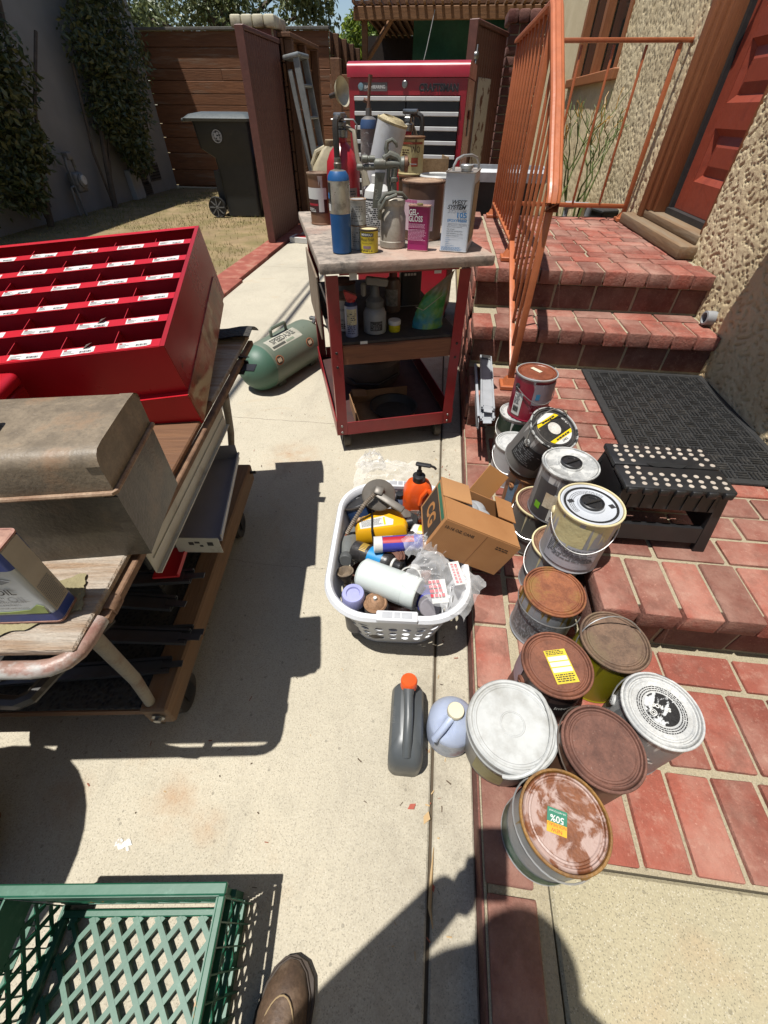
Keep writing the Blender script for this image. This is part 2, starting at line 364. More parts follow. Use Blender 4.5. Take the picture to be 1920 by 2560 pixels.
# ---- brick porch: mortar bodies and single bricks
ZA, ZB, ZC, ZD = 0.065, 0.255, 0.445, 0.635
XW = 1.37
porch = thing('brick_porch', 'red brick entrance steps and landing with pale mortar joints', 'steps')
g = G(); rc = 0.008
g.b2((0.212, 0.15, -0.1), (XW, 1.9, ZA - rc)); g.b2((0.212, -3, -0.1), (0.335, 0.15, ZA - rc))
g.b2((0.53, 0.70, 0.0), (XW, 2.6, ZB - rc)); g.b2((0.215, 1.83, 0.0), (XW, 2.6, ZB - rc - 0.001))
g.b2((0.216, 2.155, 0.0), (XW, 2.8, ZC - rc)); g.b2((0.216, 2.43, 0.0), (XW, 3.9, ZD - rc))
g.ob('mortar', M_mortar, porch, smooth=False)
BR = {}
def brick(c, d, mat=M_brick, par=porch, rz=0.0, jit=0.002, name='brick'):
    k = (round(d[0], 3), round(d[1], 3), round(d[2], 3), mat.name, random.randrange(3))
    if k not in BR:
        q = G(); q.box((0, 0, 0), d, 0, None, min(0.0045, min(d) * 0.12), 2)
        rr = random.Random(hash(k) & 0xffff)
        q.v = [(x + rr.uniform(-1, 1) * 0.0012, y + rr.uniform(-1, 1) * 0.0012, z + rr.uniform(-1, 1) * 0.0009) for x, y, z in q.v]
        BR[k] = q.mesh('brick', mat)
    o = link(name, BR[k], par, (c[0] + random.uniform(-jit, jit), c[1] + random.uniform(-jit, jit), c[2] + random.uniform(-jit, jit) * 0.7),
             (random.uniform(-.006, .006), random.uniform(-.006, .006), rz + random.uniform(-.01, .01)))
    return o
BL, BW, J = 0.192, 0.094, 0.011; PL, PW = 0.2035, 0.105
# level A: edge column along the driveway
y = -0.52
while y < 1.75:
    brick((0.258, y + PL / 2, ZA - 0.028), (BW + 0.004, BL, 0.06)); y += PL
# level A field: rows of soldiers and a stretcher row under the step
for row, y0 in ((0, 0.158), (1, 0.366)):
    for i in range(11):
        x = 0.318 + J + PW / 2 + i * PW + (0.02 if row else 0)
        if x < XW: brick((x, y0 + BL / 2, ZA - 0.028), (BW, BL, 0.06))
for i in range(5):
    brick((0.33 + PL / 2 + i * PL, 0.575 + BW / 2, ZA - 0.028), (BL, BW, 0.06))
for i in range(11):   # strip beside the platform, bricks lying across
    y0 = 0.69 + i * PW
    if y0 < 1.74: brick((0.322 + BL / 2, y0 + BW / 2, ZA - 0.028), (BL, BW, 0.06))
# level B
brick_h = 0.064
for i in range(8): brick((0.521 + BW / 2 + i * PW, 0.668 + BL / 2, ZB - brick_h / 2), (BW, BL, brick_h))
for j in range(12):
    y0 = 0.874 + j * PW
    if y0 > 2.12: break
    x = 0.521 - (PL / 2 if j % 2 else 0)
    while x < XW - 0.02:
        x0 = max(x, 0.521); x1 = min(x + BL, XW)
        if x1 - x0 > 0.04: brick(((x0 + x1) / 2, y0 + BW / 2, ZB - brick_h / 2), (x1 - x0, BW, brick_h))
        x += PL
for i in range(3): brick((0.208 + BW / 2 + i * PW, 1.797 + BL / 2, ZB - brick_h / 2), (BW, BL, brick_h))
for i in range(2): brick((0.208 + BL / 2 + i * PL - (0 if i == 0 else 0.1), 2.0 + BW / 2, ZB - brick_h / 2), (BL if i == 0 else BW, BW, brick_h))
# risers
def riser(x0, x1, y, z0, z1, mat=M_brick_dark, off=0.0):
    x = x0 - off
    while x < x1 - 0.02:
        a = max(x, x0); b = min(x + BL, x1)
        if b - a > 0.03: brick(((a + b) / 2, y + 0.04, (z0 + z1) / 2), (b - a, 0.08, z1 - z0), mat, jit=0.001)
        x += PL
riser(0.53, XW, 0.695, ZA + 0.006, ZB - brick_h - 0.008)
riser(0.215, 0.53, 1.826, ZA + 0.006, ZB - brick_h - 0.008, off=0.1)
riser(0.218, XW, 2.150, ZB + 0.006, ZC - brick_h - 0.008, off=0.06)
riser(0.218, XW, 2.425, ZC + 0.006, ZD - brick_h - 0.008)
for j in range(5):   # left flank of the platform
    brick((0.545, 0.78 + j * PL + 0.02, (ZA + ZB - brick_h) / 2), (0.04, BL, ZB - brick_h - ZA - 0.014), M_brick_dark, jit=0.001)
# nosings of the two upper treads
for (y0, z) in ((2.122, ZC), (2.398, ZD)):
    brick((0.206 + BW / 2, y0 + BL / 2, z - brick_h / 2), (BW, BL, brick_h))
    for i in range(11):
        x = 0.311 + J / 2 + BW / 2 + i * PW
        if x + BW / 2 < XW + 0.02: brick((x, y0 + BL / 2, z - brick_h / 2), (BW, BL, brick_h))
for i in range(5):
    brick((0.33 + PL / 2 + i * PL, 2.325 + BW / 2, ZC - brick_h / 2), (BL, BW, brick_h))
# landing field, stretcher courses, with an edge column
for j in range(7): brick((0.206 + BW / 2, 2.603 + PL * j + BL / 2, ZD - brick_h / 2), (BW, BL, brick_h))
yy = 2.603; j = 0
while yy < 3.86:
    if j % 3 == 2:
        for i in range(11):
            x = 0.32 + BW / 2 + i * PW
            if x + BW / 2 < XW and yy + BL < 3.92: brick((x, yy + BL / 2, ZD - brick_h / 2), (BW, BL, brick_h))
        yy += PL
    else:
        x = 0.32 - (PL / 2 if j % 2 else 0)
        while x < XW - 0.02:
            x0 = max(x, 0.32); x1 = min(x + BL, XW - 0.003)
            if x1 - x0 > 0.04: brick(((x0 + x1) / 2, yy + BW / 2, ZD - brick_h / 2), (x1 - x0, BW, brick_h))
            x += PL
        yy += PW
    j += 1
# flank of the steps along the driveway: thin courses
def flank(y0, y1, z0, z1):
    n = int((z1 - z0) / 0.0635); hh = (z1 - z0) / n
    for k in range(n):
        y = y0 - (0.1 if k % 2 else 0)
        while y < y1 - 0.02:
            a = max(y, y0); b = min(y + BL, y1)
            if b - a > 0.03: brick((0.216, (a + b) / 2, z0 + hh * (k + 0.5)), (0.03, b - a, hh - 0.011), M_brick, jit=0.001)
            y += PL
flank(1.85, 3.9, 0.0, ZB - 0.07); flank(2.17, 3.9, ZB - 0.06, ZC - 0.07); flank(2.45, 3.9, ZC - 0.06, ZD - 0.07)
# edging strip at the foot of the brick edge
q = G(); q.b2((0.1985, -3, -0.05), (0.2035, 1.8, 0.057), 0, None, 0.001); q.ob('edge_strip', M_brick_dark, porch)
q = G(); q.b2((0.2036, -3, -0.05), (0.2095, 1.8, 0.0615), 0, None, 0.001); q.ob('edge_mortar', M_mortar, porch)
# ---- house on the right
house = thing('stucco_house', 'tan rough stucco house wall beside the brick steps', 'house')
def m_stucco():
    s = N('stucco_tan'); n = s.noise(3, 5); c = s.mix(s.ramp(n, 0.3, 0.7), srgb(222, 202, 160), srgb(238, 220, 180))
    c = s.mix(s.math('MULTIPLY', s.ramp(s.noise(26, 5, 0.7), 0.55, 0.8), 0.4), c, srgb(176, 160, 130))
    st = s.xyz(); base = s.ramp(st[2], 0.62, 0.28)
    c = s.mix(s.math('MULTIPLY', s.math('MULTIPLY', base, s.ramp(s.noise(9, 5), 0.45, 0.65)), 0.4), c, srgb(176, 128, 70))
    s.bump(s.math('ADD', s.noise(160, 4, 0.7), s.noise(60, 3)), 0.5, 0.004); return s.fin(c, 0.95)
M_stucco = m_stucco()
def stucco_panel(y0, y1, z0, z1, step=0.0068):
    ny = max(2, int((y1 - y0) / step)); nz = max(2, int((z1 - z0) / step))
    def f(u, v):
        y = y0 + (y1 - y0) * u; z = z0 + (z1 - z0) * v
        p = Vector((y * 36, z * 70 + y * 34, 3.0)); a = noise.fractal(p, 1.0, 2.0, 3); b = noise.noise(Vector((y * 60, z * 60, 9)))
        k_ = min(1.0, max(0.0, (a + 0.46) / 0.2)); h = 0.0088 * k_ * k_ * (3 - 2 * k_) + b * 0.0016 + 0.003 * noise.noise(Vector((y * 5, z * 5, 0)))
        return (XW - h, y, z)
    q = G(); q.grid(f, ny, nz); return q.ob('stucco_wall', M_stucco, house, ang=180)
DY0, DY1, DZ1 = 2.735, 3.47, 2.72
stucco_panel(0.75, DY0, 0.2, 2.1); stucco_panel(3.63, 5.28, 0.55, 2.2, 0.011); stucco_panel(5.28, 7.2, 0.0, 1.43, 0.02)
q = G(); q.b2((XW + 0.02, -2.5, -0.1), (XW + 2.6, DY0 + 0.005, 3.1)); q.b2((XW + 0.02, DY1, -0.1), (XW + 2.6, 5.28, 3.1)); q.b2((XW + 0.02, 5.281, -0.1), (XW + 2.6, 14, 1.44)); q.b2((XW + 0.02, 5.281, 2.5), (XW + 2.6, 14, 3.1)); q.b2((XW + 0.02, 7.1, 1.441), (XW + 2.6, 14, 2.499)); q.b2((XW + 0.02, DY0 + 0.006, 2.75), (XW + 2.6, DY1 - 0.001, 3.1)); q.b2((XW + 0.3, DY0, 0.0), (XW + 2.6, DY1, 2.75))
q.ob('wall_core', M_stucco, house, smooth=False)
q = G(); q.b2((XW - 0.03, -2.6, 3.1), (XW + 3.4, 14.2, 3.2)); q.ob('roof_eave', M_pergola, house, smooth=False)
# threshold
q = G(); q.b2((XW - 0.10, 2.70, ZD + 0.003), (XW + 0.06, 3.75, ZD + 0.062), 0, None, 0.008, 2); q.b2((XW - 0.02, 2.735, ZD + 0.062), (XW + 0.12, 3.6, ZD + 0.105), 0, None, 0.006, 2); q.ob('sill', M_sill, house)
# casing of the far jamb: stepped boards
q = G(); q.b2((XW - 0.035, 3.56, ZD + 0.063), (XW + 0.02, 3.645, 2.8), 0, None, 0.005, 2); q.b2((XW - 0.022, 3.50, ZD + 0.106), (XW + 0.05, 3.559, 2.8), 0, None, 0.006, 2)
q.b2((XW + 0.0, 3.455, ZD + 0.106), (XW + 0.16, 3.499, 2.8), 0, None, 0.005, 2); q.ob('door_frame', M_trim, house)
q = G(); q.b2((XW + 0.0, DY0 + 0.006, ZD + 0.106), (XW + 0.16, DY0 + 0.04, 2.8), 0, None, 0.005, 2); q.ob('door_frame', M_trim, house)
q = G(); q.b2((XW + 0.075, 3.425, ZD + 0.11), (XW + 0.1, 3.454, 2.8)); q.b2((XW + 0.06, 2.78, ZD + 0.106), (XW + 0.1, 3.44, ZD + 0.135)); q.ob('weather_strip', M_black_rubber, house)
# the door, with recessed panels
door = thing('panel_door', 'reddish brown wooden panel door standing at the top of the brick landing', 'door', (XW + 0.1, 0, ZD + 0.137))
g = G(); y0, y1 = 2.78, 3.425; z1 = 1.95
stile = 0.11; g.b2((0, y0, 0), (0.04, y0 + stile, z1)); g.b2((0, y1 - stile, 0), (0.04, y1, z1))
zs = [(0.0, 0.14), (0.37, 0.47), (0.70, 0.80), (1.03, 1.13), (1.80, 1.95)]
for a, b in zs: g.b2((0.0005, y0 + stile, a), (0.0395, y1 - stile, b))
g.ob('frame', M_door, door, smooth=False)
for (a, b), (c, d) in zip(zs[:-1], zs[1:]):
    q = G(); pz0, pz1 = b, c; py0, py1 = y0 + stile, y1 - stile; r = 0.05
    ring0 = [(0.004, py0, pz0), (0.004, py1, pz0), (0.004, py1, pz1), (0.004, py0, pz1)]
    ring1 = [(0.026, py0 + r * .6, pz0 + r * .6), (0.026, py1 - r * .6, pz0 + r * .6), (0.026, py1 - r * .6, pz1 - r * .6), (0.026, py0 + r * .6, pz1 - r * .6)]
    ring2 = [(0.012, py0 + r * 1.5, pz0 + r * 1.5), (0.012, py1 - r * 1.5, pz0 + r * 1.5), (0.012, py1 - r * 1.5, pz1 - r * 1.5), (0.012, py0 + r * 1.5, pz1 - r * 1.5)]
    q.loft([ring0, ring1, ring2], cap=False); q.add(ring2, [(0, 1, 2, 3)]); q.ob('door_panel', M_door, door, smooth=False)
q = G(); q.lathe([(0.001, 0), (0.028, 0.0), (0.012, 0.02), (0.012, 0.04), (0.027, 0.05), (0.02, 0.075), (0.001, 0.08)], 20, 0, TR((0, y1 - 0.06, 0.95), 0, 0, -PI / 2)); q.ob('door_knob', M_steel, door)
# window of the house
q = G(); q.b2((XW - 0.05, 5.2, 1.40), (XW + 0.04, 7.2, 1.47), 0, None, 0.006); q.b2((XW - 0.02, 5.285, 1.471), (XW + 0.05, 5.37, 2.5)); q.b2((XW - 0.02, 6.1, 1.471), (XW + 0.05, 6.2, 2.5)); q.b2((XW - 0.02, 6.95, 1.471), (XW + 0.05, 7.05, 2.5)); q.ob('window_frame', M_trim, house)
for a, b in ((5.371, 6.099), (6.201, 6.949)): 
    q = G(); q.b2((XW + 0.06, a, 1.472), (XW + 0.07, b, 2.5)); q.ob('pane', M_glass_dark, house, smooth=False)
# vent pipe stub at the step
q = G(); q.lathe([(0.03, 0), (0.032, 0.0), (0.032, 0.05), (0.024, 0.052), (0.024, 0.01)], 20, 0, TR((XW + 0.0, 2.27, ZC + 0.04), 0, 0, -PI / 2)); q.ob('drain_pipe', plain('pipe_grey', srgb(150, 152, 154), 0.5), label='short grey pipe stub poking from the wall above the step', cat='pipe')
# ================================================================== BACKGROUND
def leaf_cloud(g, n, fn, size, rnd, droop=0.0):
    for _ in range(n):
        p = fn(rnd)
        if p is None: continue
        s = size * rnd.uniform(0.6, 1.35); a = rnd.uniform(0, 2 * PI); e = rnd.uniform(-0.9, 0.9) - droop
        d = Vector((math.cos(a) * math.cos(e), math.sin(a) * math.cos(e), math.sin(e)))
        w = d.cross(Vector((rnd.uniform(-1, 1), rnd.uniform(-1, 1), rnd.uniform(-1, 1)))).normalized() * s * 0.24
        P = Vector(p); mid = P + d * s * 0.5; n_ = d.cross(w).normalized() * s * 0.08
        g.add([P, mid + w + n_, P + d * s, mid - w + n_], [(0, 1, 2), (0, 2, 3)], rnd.randrange(2))
def m_leaf(name, a, b, rough=0.45):
    s = N(name); c = s.mix(s.ramp(s.noise(6, 3), 0.35, 0.65), a, b); s.fin(c, rough); 
    s.b.inputs['Transmission Weight'].default_value = 0.0
    tr = s.n('ShaderNodeBsdfTranslucent'); s.val(tr.inputs[0], tuple(min(1, x * 1.5) for x in b)); mx = s.n('ShaderNodeMixShader'); mx.inputs[0].default_value = 0.22
    s.l(s.b.outputs[0], mx.inputs[1]); s.l(tr.outputs[0], mx.inputs[2]); s.l(mx.outputs[0], s.out.inputs[0]); return s.m
M_bark = plain('bark', srgb(92, 80, 66), 0.9, var=0.3, bump=0.8, bs=50)
# ---- neighbour's house
nb = thing('neighbour_house', 'shaded grey stucco neighbour house wall along the lawn', 'house')
q = G(); q.b2((-9.5, -3, -0.1), (-5.6, 10.46, 4.75)); q.ob('wall', M_stucco_dark, nb, smooth=False)
def vent(y, z, w, h):
    q = G(); q.b2((-5.6, y - w / 2 - .02, z - h / 2 - .02), (-5.585, y + w / 2 + .02, z + h / 2 + .02)); v = q.ob('vent', plain('vent_grey', srgb(96, 94, 90), 0.8), nb, smooth=False)
    for i in range(5): 
        q = G(); q.b2((-5.584, y - w / 2, z - h / 2 + h * i / 5 + 0.006), (-5.575, y + w / 2, z - h / 2 + h * (i + 0.62) / 5), 0, None); q.ob('slat', M_darkmetal, v, smooth=False)
vent(9.3, 0.29, 0.2, 0.2); vent(9.72, 0.32, 0.34, 0.22); vent(9.35, 0.1, 0.2, 0.14); vent(6.5, 0.3, 0.4, 0.22)
q = G(); q.tube([(-5.575, 9.5, 0.42), (-5.575, 9.25, 1.2), (-5.575, 9.1, 2.6), (-5.575, 9.1, 4.5)], 0.012, 6); q.ob('wall_cable', plain('cable_black', (0.02, 0.02, 0.02), 0.6), label='thin black cable running down the shaded grey wall', cat='cable')
q = G(); q.b2((-5.6, 8.75, 0.0), (-5.5, 9.05, 0.42), 0, None, 0.01); q.ob('pilaster', plain('stucco_pale', srgb(176, 178, 176), 0.9, var=0.08), nb)
# gas meter
gm = thing('gas_meter', 'grey gas meter with pipes on the shaded wall between the shrubs', 'gas meter', (-5.45, 7.28, 0))
mg = plain('meter_grey', srgb(138, 138, 134), 0.6, 0.2, dirt=srgb(80, 74, 66))
q = G(); q.box((0, 0, 0.40), (0.16, 0.2, 0.24), 0, None, 0.04, 3); q.lathe([(0.001, 0), (0.085, 0), (0.085, 0.02), (0.06, 0.03), (0.001, 0.03)], 20, 0, TR((0.08, 0, 0.42), 0, 0, PI / 2)); q.ob('meter_body', mg, gm)
q = G(); q.lathe([(0.001, 0), (0.06, 0), (0.055, 0.012), (0.001, 0.012)], 20, 0, TR((0.112, 0, 0.43), 0, 0, PI / 2)); q.ob('dial', plain('dial_white', srgb(210, 210, 205), 0.3), gm)
q = G(); q.tube([(0, -0.09, 0.0), (0, -0.09, 0.62), (0, -0.03, 0.72), (0, 0.03, 0.72), (0, 0.07, 0.66), (0, 0.07, 0.5)], 0.022, 10); q.tube([(-0.02, -0.2, 0.02), (-0.02, -0.16, 0.35), (0, -0.11, 0.36)], 0.02, 8); q.box((0, -0.0, 0.70), (0.1, 0.12, 0.09), 0, None, 0.02, 2); q.ob('pipe', mg, gm)
# climbing shrubs
M_lf1 = m_leaf('leaf_dark', srgb(58, 70, 40), srgb(84, 96, 56)); M_lf2 = m_leaf('leaf_olive', srgb(92, 100, 58), srgb(120, 122, 76))
def shrub(base, pts, nleaf, seed, label):
    rnd = random.Random(seed); t = thing('climbing_shrub', label, 'shrub', base, group='shrubs trained up the grey wall')
    q = G(); q.tube([(0, 0, 0), (0.03, 0.15, 0.6), (0.02, 0.45, 1.3), (0.03, 0.75, 2.1), (0, 0.9, 3.2)], 0.03, 8, rads=[0.045, 0.04, 0.034, 0.028, 0.02])
    q.tube([(0, 0.02, 0.15), (0.02, 0.2, 0.5), (0.04, 0.6, 1.2), (0.03, 1.2, 1.9)], 0.02, 6); q.tube([(0, -0.02, 0.1), (0.02, -0.08, 0.7), (0.02, 0.2, 1.7)], 0.018, 6); q.ob('trunk', M_bark, t)
    def fn(r):
        c = pts[r.randrange(len(pts))]
        for _ in range(8):
            v = Vector((r.uniform(-1, 1), r.uniform(-1, 1), r.uniform(-1, 1)))
            if v.length < 1: break
        v = v * (0.55 + 0.45 * v.length)
        return (max(-0.08, c[0] + v.x * min(c[3], 0.26)), c[1] + v.y * c[3], c[2] + v.z * c[4])
    q = G(); leaf_cloud(q, nleaf, fn, 0.085, rnd, 0.4); q.ob('crown', [M_lf1, M_lf2], t, smooth=False)
shrub((-5.42, 7.9, 0), [(0.12, 0.9, 0.75, 0.35, 0.42), (0.12, 0.55, 1.15, 0.45, 0.4), (0.14, 1.1, 1.3, 0.55, 0.5), (0.14, 1.35, 1.9, 0.75, 0.6), (0.14, 0.6, 1.8, 0.55, 0.5), (0.14, 1.1, 2.6, 0.9, 0.6), (0.14, 0.7, 3.2, 0.7, 0.6)], 9000, 5, 'leafy shrub climbing the grey wall, the one nearer the plank fence')
shrub((-5.42, 6.35, 0), [(0.12, 0.05, 0.85, 0.34, 0.3), (0.12, -0.1, 1.2, 0.5, 0.5), (0.14, 0.2, 1.6, 0.45, 0.5), (0.14, -0.3, 2.0, 0.6, 0.6), (0.1, -0.3, 0.5, 0.35, 0.3), (0.1, -0.9, 1.0, 0.6, 0.8)], 6000, 9, 'leafy shrub climbing the grey wall at the left edge of the photo')

# ---- plank fences
def plank_fence(name, label, x0, x1, y, zs, axis='x', mat=M_fence, cap=True):
    t = thing(name, label, 'fence'); L = x1 - x0
    for a, b in zip(zs[:-1], zs[1:]):
        q = G()
        n = 2 if L > 2.5 else 1
        cut = x0 + L * random.uniform(0.35, 0.65)
        for (s0, s1) in (((x0, cut - 0.002), (cut + 0.002, x1)) if n == 2 and random.random() < 0.4 else ((x0, x1),)):
            th = random.uniform(0.018, 0.026); q = G()
            if axis == 'x': q.box(((s0 + s1) / 2, 0, 0), (s1 - s0, th, abs(a - b) - 0.008), 0, None, 0.004); q.ob('plank', mat, t, loc=(0, y, (a + b) / 2))
            else: q.box((0, (s0 + s1) / 2, 0), (th, s1 - s0, abs(a - b) - 0.008), 0, None, 0.004); q.ob('plank', mat, t, loc=(y, 0, (a + b) / 2))
    return t
zs = [2.17, 1.98, 1.72, 1.57, 1.40, 1.25, 0.99, 0.79, 0.56, 0.30, 0.05]
f1 = plank_fence('plank_fence', 'weathered brown horizontal plank fence behind the black bin', -5.64, -2.17, 10.5, zs)
q = G(); q.b2((-5.58, 10.515, 0.02), (-2.18, 10.53, 2.16)); q.ob('backing', M_fence, f1, smooth=False)
q = G(); q.b2((-5.6, 10.44, 2.175), (-2.15, 10.56, 2.21), 0, None, 0.004); q.ob('cap_rail', plain('grey_wood', srgb(120, 116, 108), 0.85, bump=0.4), f1)
f2 = plank_fence('plank_fence', 'dark inner side of plank fence with studs, beside the open gate', 7.05, 8.45, -2.02, [1.8, 1.6, 1.4, 1.2, 1.0, 0.8, 0.6, 0.4, 0.2, 0.03], 'y', M_fence_y)
for y in (7.1, 7.72, 8.4):
    q = G(); q.b2((-2.0, y, 0.02), (-1.91, y + 0.09, 1.79), 0, None, 0.004); q.ob('stud', M_fence_y, f2)
q = G(); q.b2((-2.06, 7.05, 1.803), (-1.9, 8.5, 1.84), 0, None, 0.004); q.ob('cap_rail', M_fence_y, f2)
f3 = plank_fence('plank_fence', 'dark plank fence running back into the patio behind the ladder', 10.6, 13.6, -2.17, [2.17, 1.9, 1.65, 1.4, 1.15, 0.9, 0.65, 0.4, 0.1], 'y', M_fence_y)
for y in (10.8, 11.6, 12.4, 13.2):
    q = G(); q.b2((-2.15, y, 0.02), (-2.06, y + 0.09, 2.16), 0, None, 0.004); q.ob('stud', M_fence_y, f3)
f4 = plank_fence('plank_fence', 'dark plank fence crossing behind the leaning ladder', -2.0, -1.05, 9.6, [1.62, 1.42, 1.2, 1.0, 0.8, 0.6, 0.4, 0.2, 0.03], 'x', M_fence)

# ---- brick gate pillars
def pillar(x0, x1, y0, y1, h, label, capc):
    t = thing('brick_pillar', label, 'pillar', group='gate pillars')
    q = G(); q.b2((x0 + 0.012, y0 + 0.012, 0), (x1 - 0.012, y1 - 0.012, h)); q.ob('mortar', M_mortar, t, smooth=False)
    n = int(h / 0.078)
    for k in range(n):
        z = (k + 0.5) * h / n; hh = h / n - 0.012; W = x1 - x0; D = y1 - y0
        o = 0.1 if k % 2 else 0.0
        x = x0 - o
        while x < x1 - 0.02:
            a, b = max(x, x0), min(x + 0.2, x1)
            if b - a > 0.03: brick(((a + b) / 2, y0 + 0.02, z), (b - a, 0.045, hh), M_brick_pil, t, jit=0.002)
            x += 0.212
        for xs in ((x0 + 0.02), (x1 - 0.02)):
            y = y0 + 0.045 - (0.1 - o)
            while y < y1 - 0.02:
                a, b = max(y, y0 + 0.045), min(y + 0.2, y1)
                if b - a > 0.03: brick((xs, (a + b) / 2, z), (0.045, b - a, hh), M_brick_pil, t, jit=0.002)
                y += 0.212
    m = max(3, int((x1 - x0 + 0.08) / 0.105))
    for i in range(m):
        for j in range(2):
            w = (x1 - x0 + 0.08) / m; d = (y1 - y0 + 0.08) / 2
            q = G(); q.box((x0 - 0.04 + w * (i + 0.5), y0 - 0.04 + d * (j + 0.5), h + 0.05), (w - 0.006, d - 0.006, 0.10), 0, None, 0.018, 2); q.ob('cap_brick', capc, t)
    return t
capw = plain('cap_white', srgb(216, 208, 180), 0.7, var=0.12, dirt=srgb(120, 96, 70), dirt_amt=(0.5, 0.7), ds=8)
pillar(-2.51, -2.07, 6.95, 7.35, 1.86, 'dark brick gate pillar with whitewashed cap beside the plank fence', capw)
pillar(0.565, 0.95, 6.95, 7.3, 1.88, 'dark red brick pillar with rounded cap behind the orange railing', M_brick_pil)
# ---- gates (open leaves)
def gate(a, b, h, label, patch=False):
    a = Vector((*a, 0)); b = Vector((*b, 0)); d = b - a; L = d.length; rz = math.atan2(d.y, d.x)
    t = thing('wooden_gate', label, 'gate', (a.x, a.y, 0.03), rz, group='open gate leaves')
    n = max(6, int(L / 0.075)); w = L / n
    for i in range(n):
        q = G(); q.b2((-w / 2 + 0.002, -0.012, -h / 2), (w / 2 - 0.002, 0.012, h / 2 - random.uniform(0, 0.006)), 0, None, 0.004); q.ob('board', M_gate, t, loc=(w * (i + 0.5), 0, h / 2))
    q = G(); q.b2((0, 0.0125, 0.0), (0.07, 0.05, h + 0.005), 0, None, 0.004); q.b2((L - 0.07, 0.0125, 0), (L, 0.05, h), 0, None, 0.004); q.b2((-0.004, -0.03, h), (L, 0.05, h + 0.035), 0, None, 0.005); q.b2((0.0701, 0.013, 0.1), (L - 0.0701, 0.045, 0.2), 0, None, 0.004); q.ob('frame', M_gate, t)
    q = G(); q.b2((-0.03, -0.03, 0.0), (-0.001, 0.055, h + 0.03), 0, None, 0.003); q.ob('edge_post', M_gate, t)
    return t
gate((-2.03, 5.78), (-2.03, 6.93), 1.71, 'reddish brown board gate standing open beside the driveway, next to the bin')
g2 = gate((0.17, 5.95), (0.535, 6.92), 1.75, 'reddish brown gate leaf standing open behind the red tool chest')
q = G(); q.b2((0.2, -0.022, 0.72), (0.62, -0.0125, 1.42), 0, None, 0.002); q.ob('white_patch', plain('peeling_white', srgb(196, 192, 184), 0.8, var=0.1, dirt=srgb(110, 70, 58), dirt_amt=(0.55, 0.6), ds=7), g2)
q = G(); q.lathe([(0.03, 0), (0.03, 0.02), (0.022, 0.03), (0.001, 0.034)], 14, 0, TR((-0.05, -0.04, 1.55), 0, PI / 2)); q.tube([(-0.03, -0.05, 1.62), (-0.07, -0.06, 1.5), (-0.03, -0.05, 1.42)], 0.008, 6); q.ob('latch', M_steel, g2)

# ---- patio cover
pg = thing('patio_cover', 'brown slatted timber patio cover behind the tool chest', 'pergola')
q = G(); q.b2((-1.64, 9.96, 2.22), (3.2, 10.04, 2.36), 0, None, 0.006); q.ob('beam', M_pergola, pg)
for x in (-1.53, 1.25):
    q = G(); q.b2((x, 10.05, 0), (x + 0.09, 10.14, 2.36), 0, None, 0.006); q.ob('post', M_pergola, pg)
q = G(); q.tube([(-1.49, 10.09, 1.75), (-1.0, 10.09, 2.3)], 0.04, 4); q.ob('brace', M_pergola, pg)
for i in range(34):
    x = -1.6 + i * 0.135
    q = G(); q.b2((-0.02, -2.2, 0), (0.02, 2.2, 0.04), 0, None, 0.003); q.ob('slat', M_pergola_y, pg, loc=(x, 11.9, 2.365))
q = G(); q.b2((-1.7, 10.3, 2.42), (4.0, 14.2, 2.46)); q.ob('shade_sheet', M_fence_y, pg, smooth=False)  # opaque sheet added above the slats to keep striped sun out
q = G(); q.b2((-2.1, 14.0, 0), (4.0, 14.1, 2.4)); q.ob('dark_backdrop', plain('patio_shade', srgb(54, 42, 34), 0.9), pg, smooth=False)  # dark wall added, its tone stands for the deep shade of the patio
def tarp(u, v): return (-0.75 + 2.3 * u, 10.9 + 0.06 * math.sin(u * 17) * (1 - v * 0.5) + 0.03 * math.sin(v * 9 + u * 5), 1.35 + 0.98 * v)
q = G(); q.grid(tarp, 40, 14); q.grid(lambda u, v: (tarp(1 - u, v)[0], tarp(1 - u, v)[1] + 0.004, tarp(1 - u, v)[2]), 40, 14); q.ob('green_tarp', plain('tarp_green', srgb(18, 78, 54), 0.7, var=0.15), label='green shade tarp hanging under the patio cover', cat='tarp')
q = G(); q.tube([(-0.62, 9.6, 1.3), (-0.45, 9.7, 1.9), (-0.36, 9.8, 2.3)], 0.006, 6); q.ob('hanging_wire', plain('wire_grey', srgb(170, 170, 168), 0.5), label='thin pale wire hanging in front of the dark patio', cat='wire')
# ---- trees beyond the fence
def tree(base, blobs, n, size, seed, label, mats, trunk_h):
    rnd = random.Random(seed); t = thing('leafy_tree', label, 'tree', base, group='trees beyond the fence')
    q = G(); q.tube([(0, 0, 0), (0.1, 0, trunk_h * 0.5), (0, 0.1, trunk_h)], 0.2, 10, rads=[0.25, 0.18, 0.12])
    for b in blobs[:7]: q.tube([(0, 0.05, trunk_h * 0.7), (b[0] * 0.5, b[1] * 0.5, (trunk_h * 0.7 + b[2]) / 2 + 0.2), (b[0], b[1], b[2])], 0.06, 6, rads=[0.09, 0.06, 0.02])
    q.ob('trunk', M_bark, t)
    def fn(r):
        c = blobs[r.randrange(len(blobs))]; v = Vector((r.gauss(0, 1), r.gauss(0, 1), r.gauss(0, 1))).normalized() * (r.random() ** 0.45)
        return (c[0] + v.x * c[3], c[1] + v.y * c[3], c[2] + v.z * c[3])
    q = G(); leaf_cloud(q, n, fn, size, rnd, 0.5); q.ob('crown', mats, t, smooth=False)
M_lf3 = m_leaf('leaf_willow', srgb(110, 122, 78), srgb(140, 150, 104)); M_lf4 = m_leaf('leaf_willow_dark', srgb(74, 88, 52), srgb(100, 112, 70))
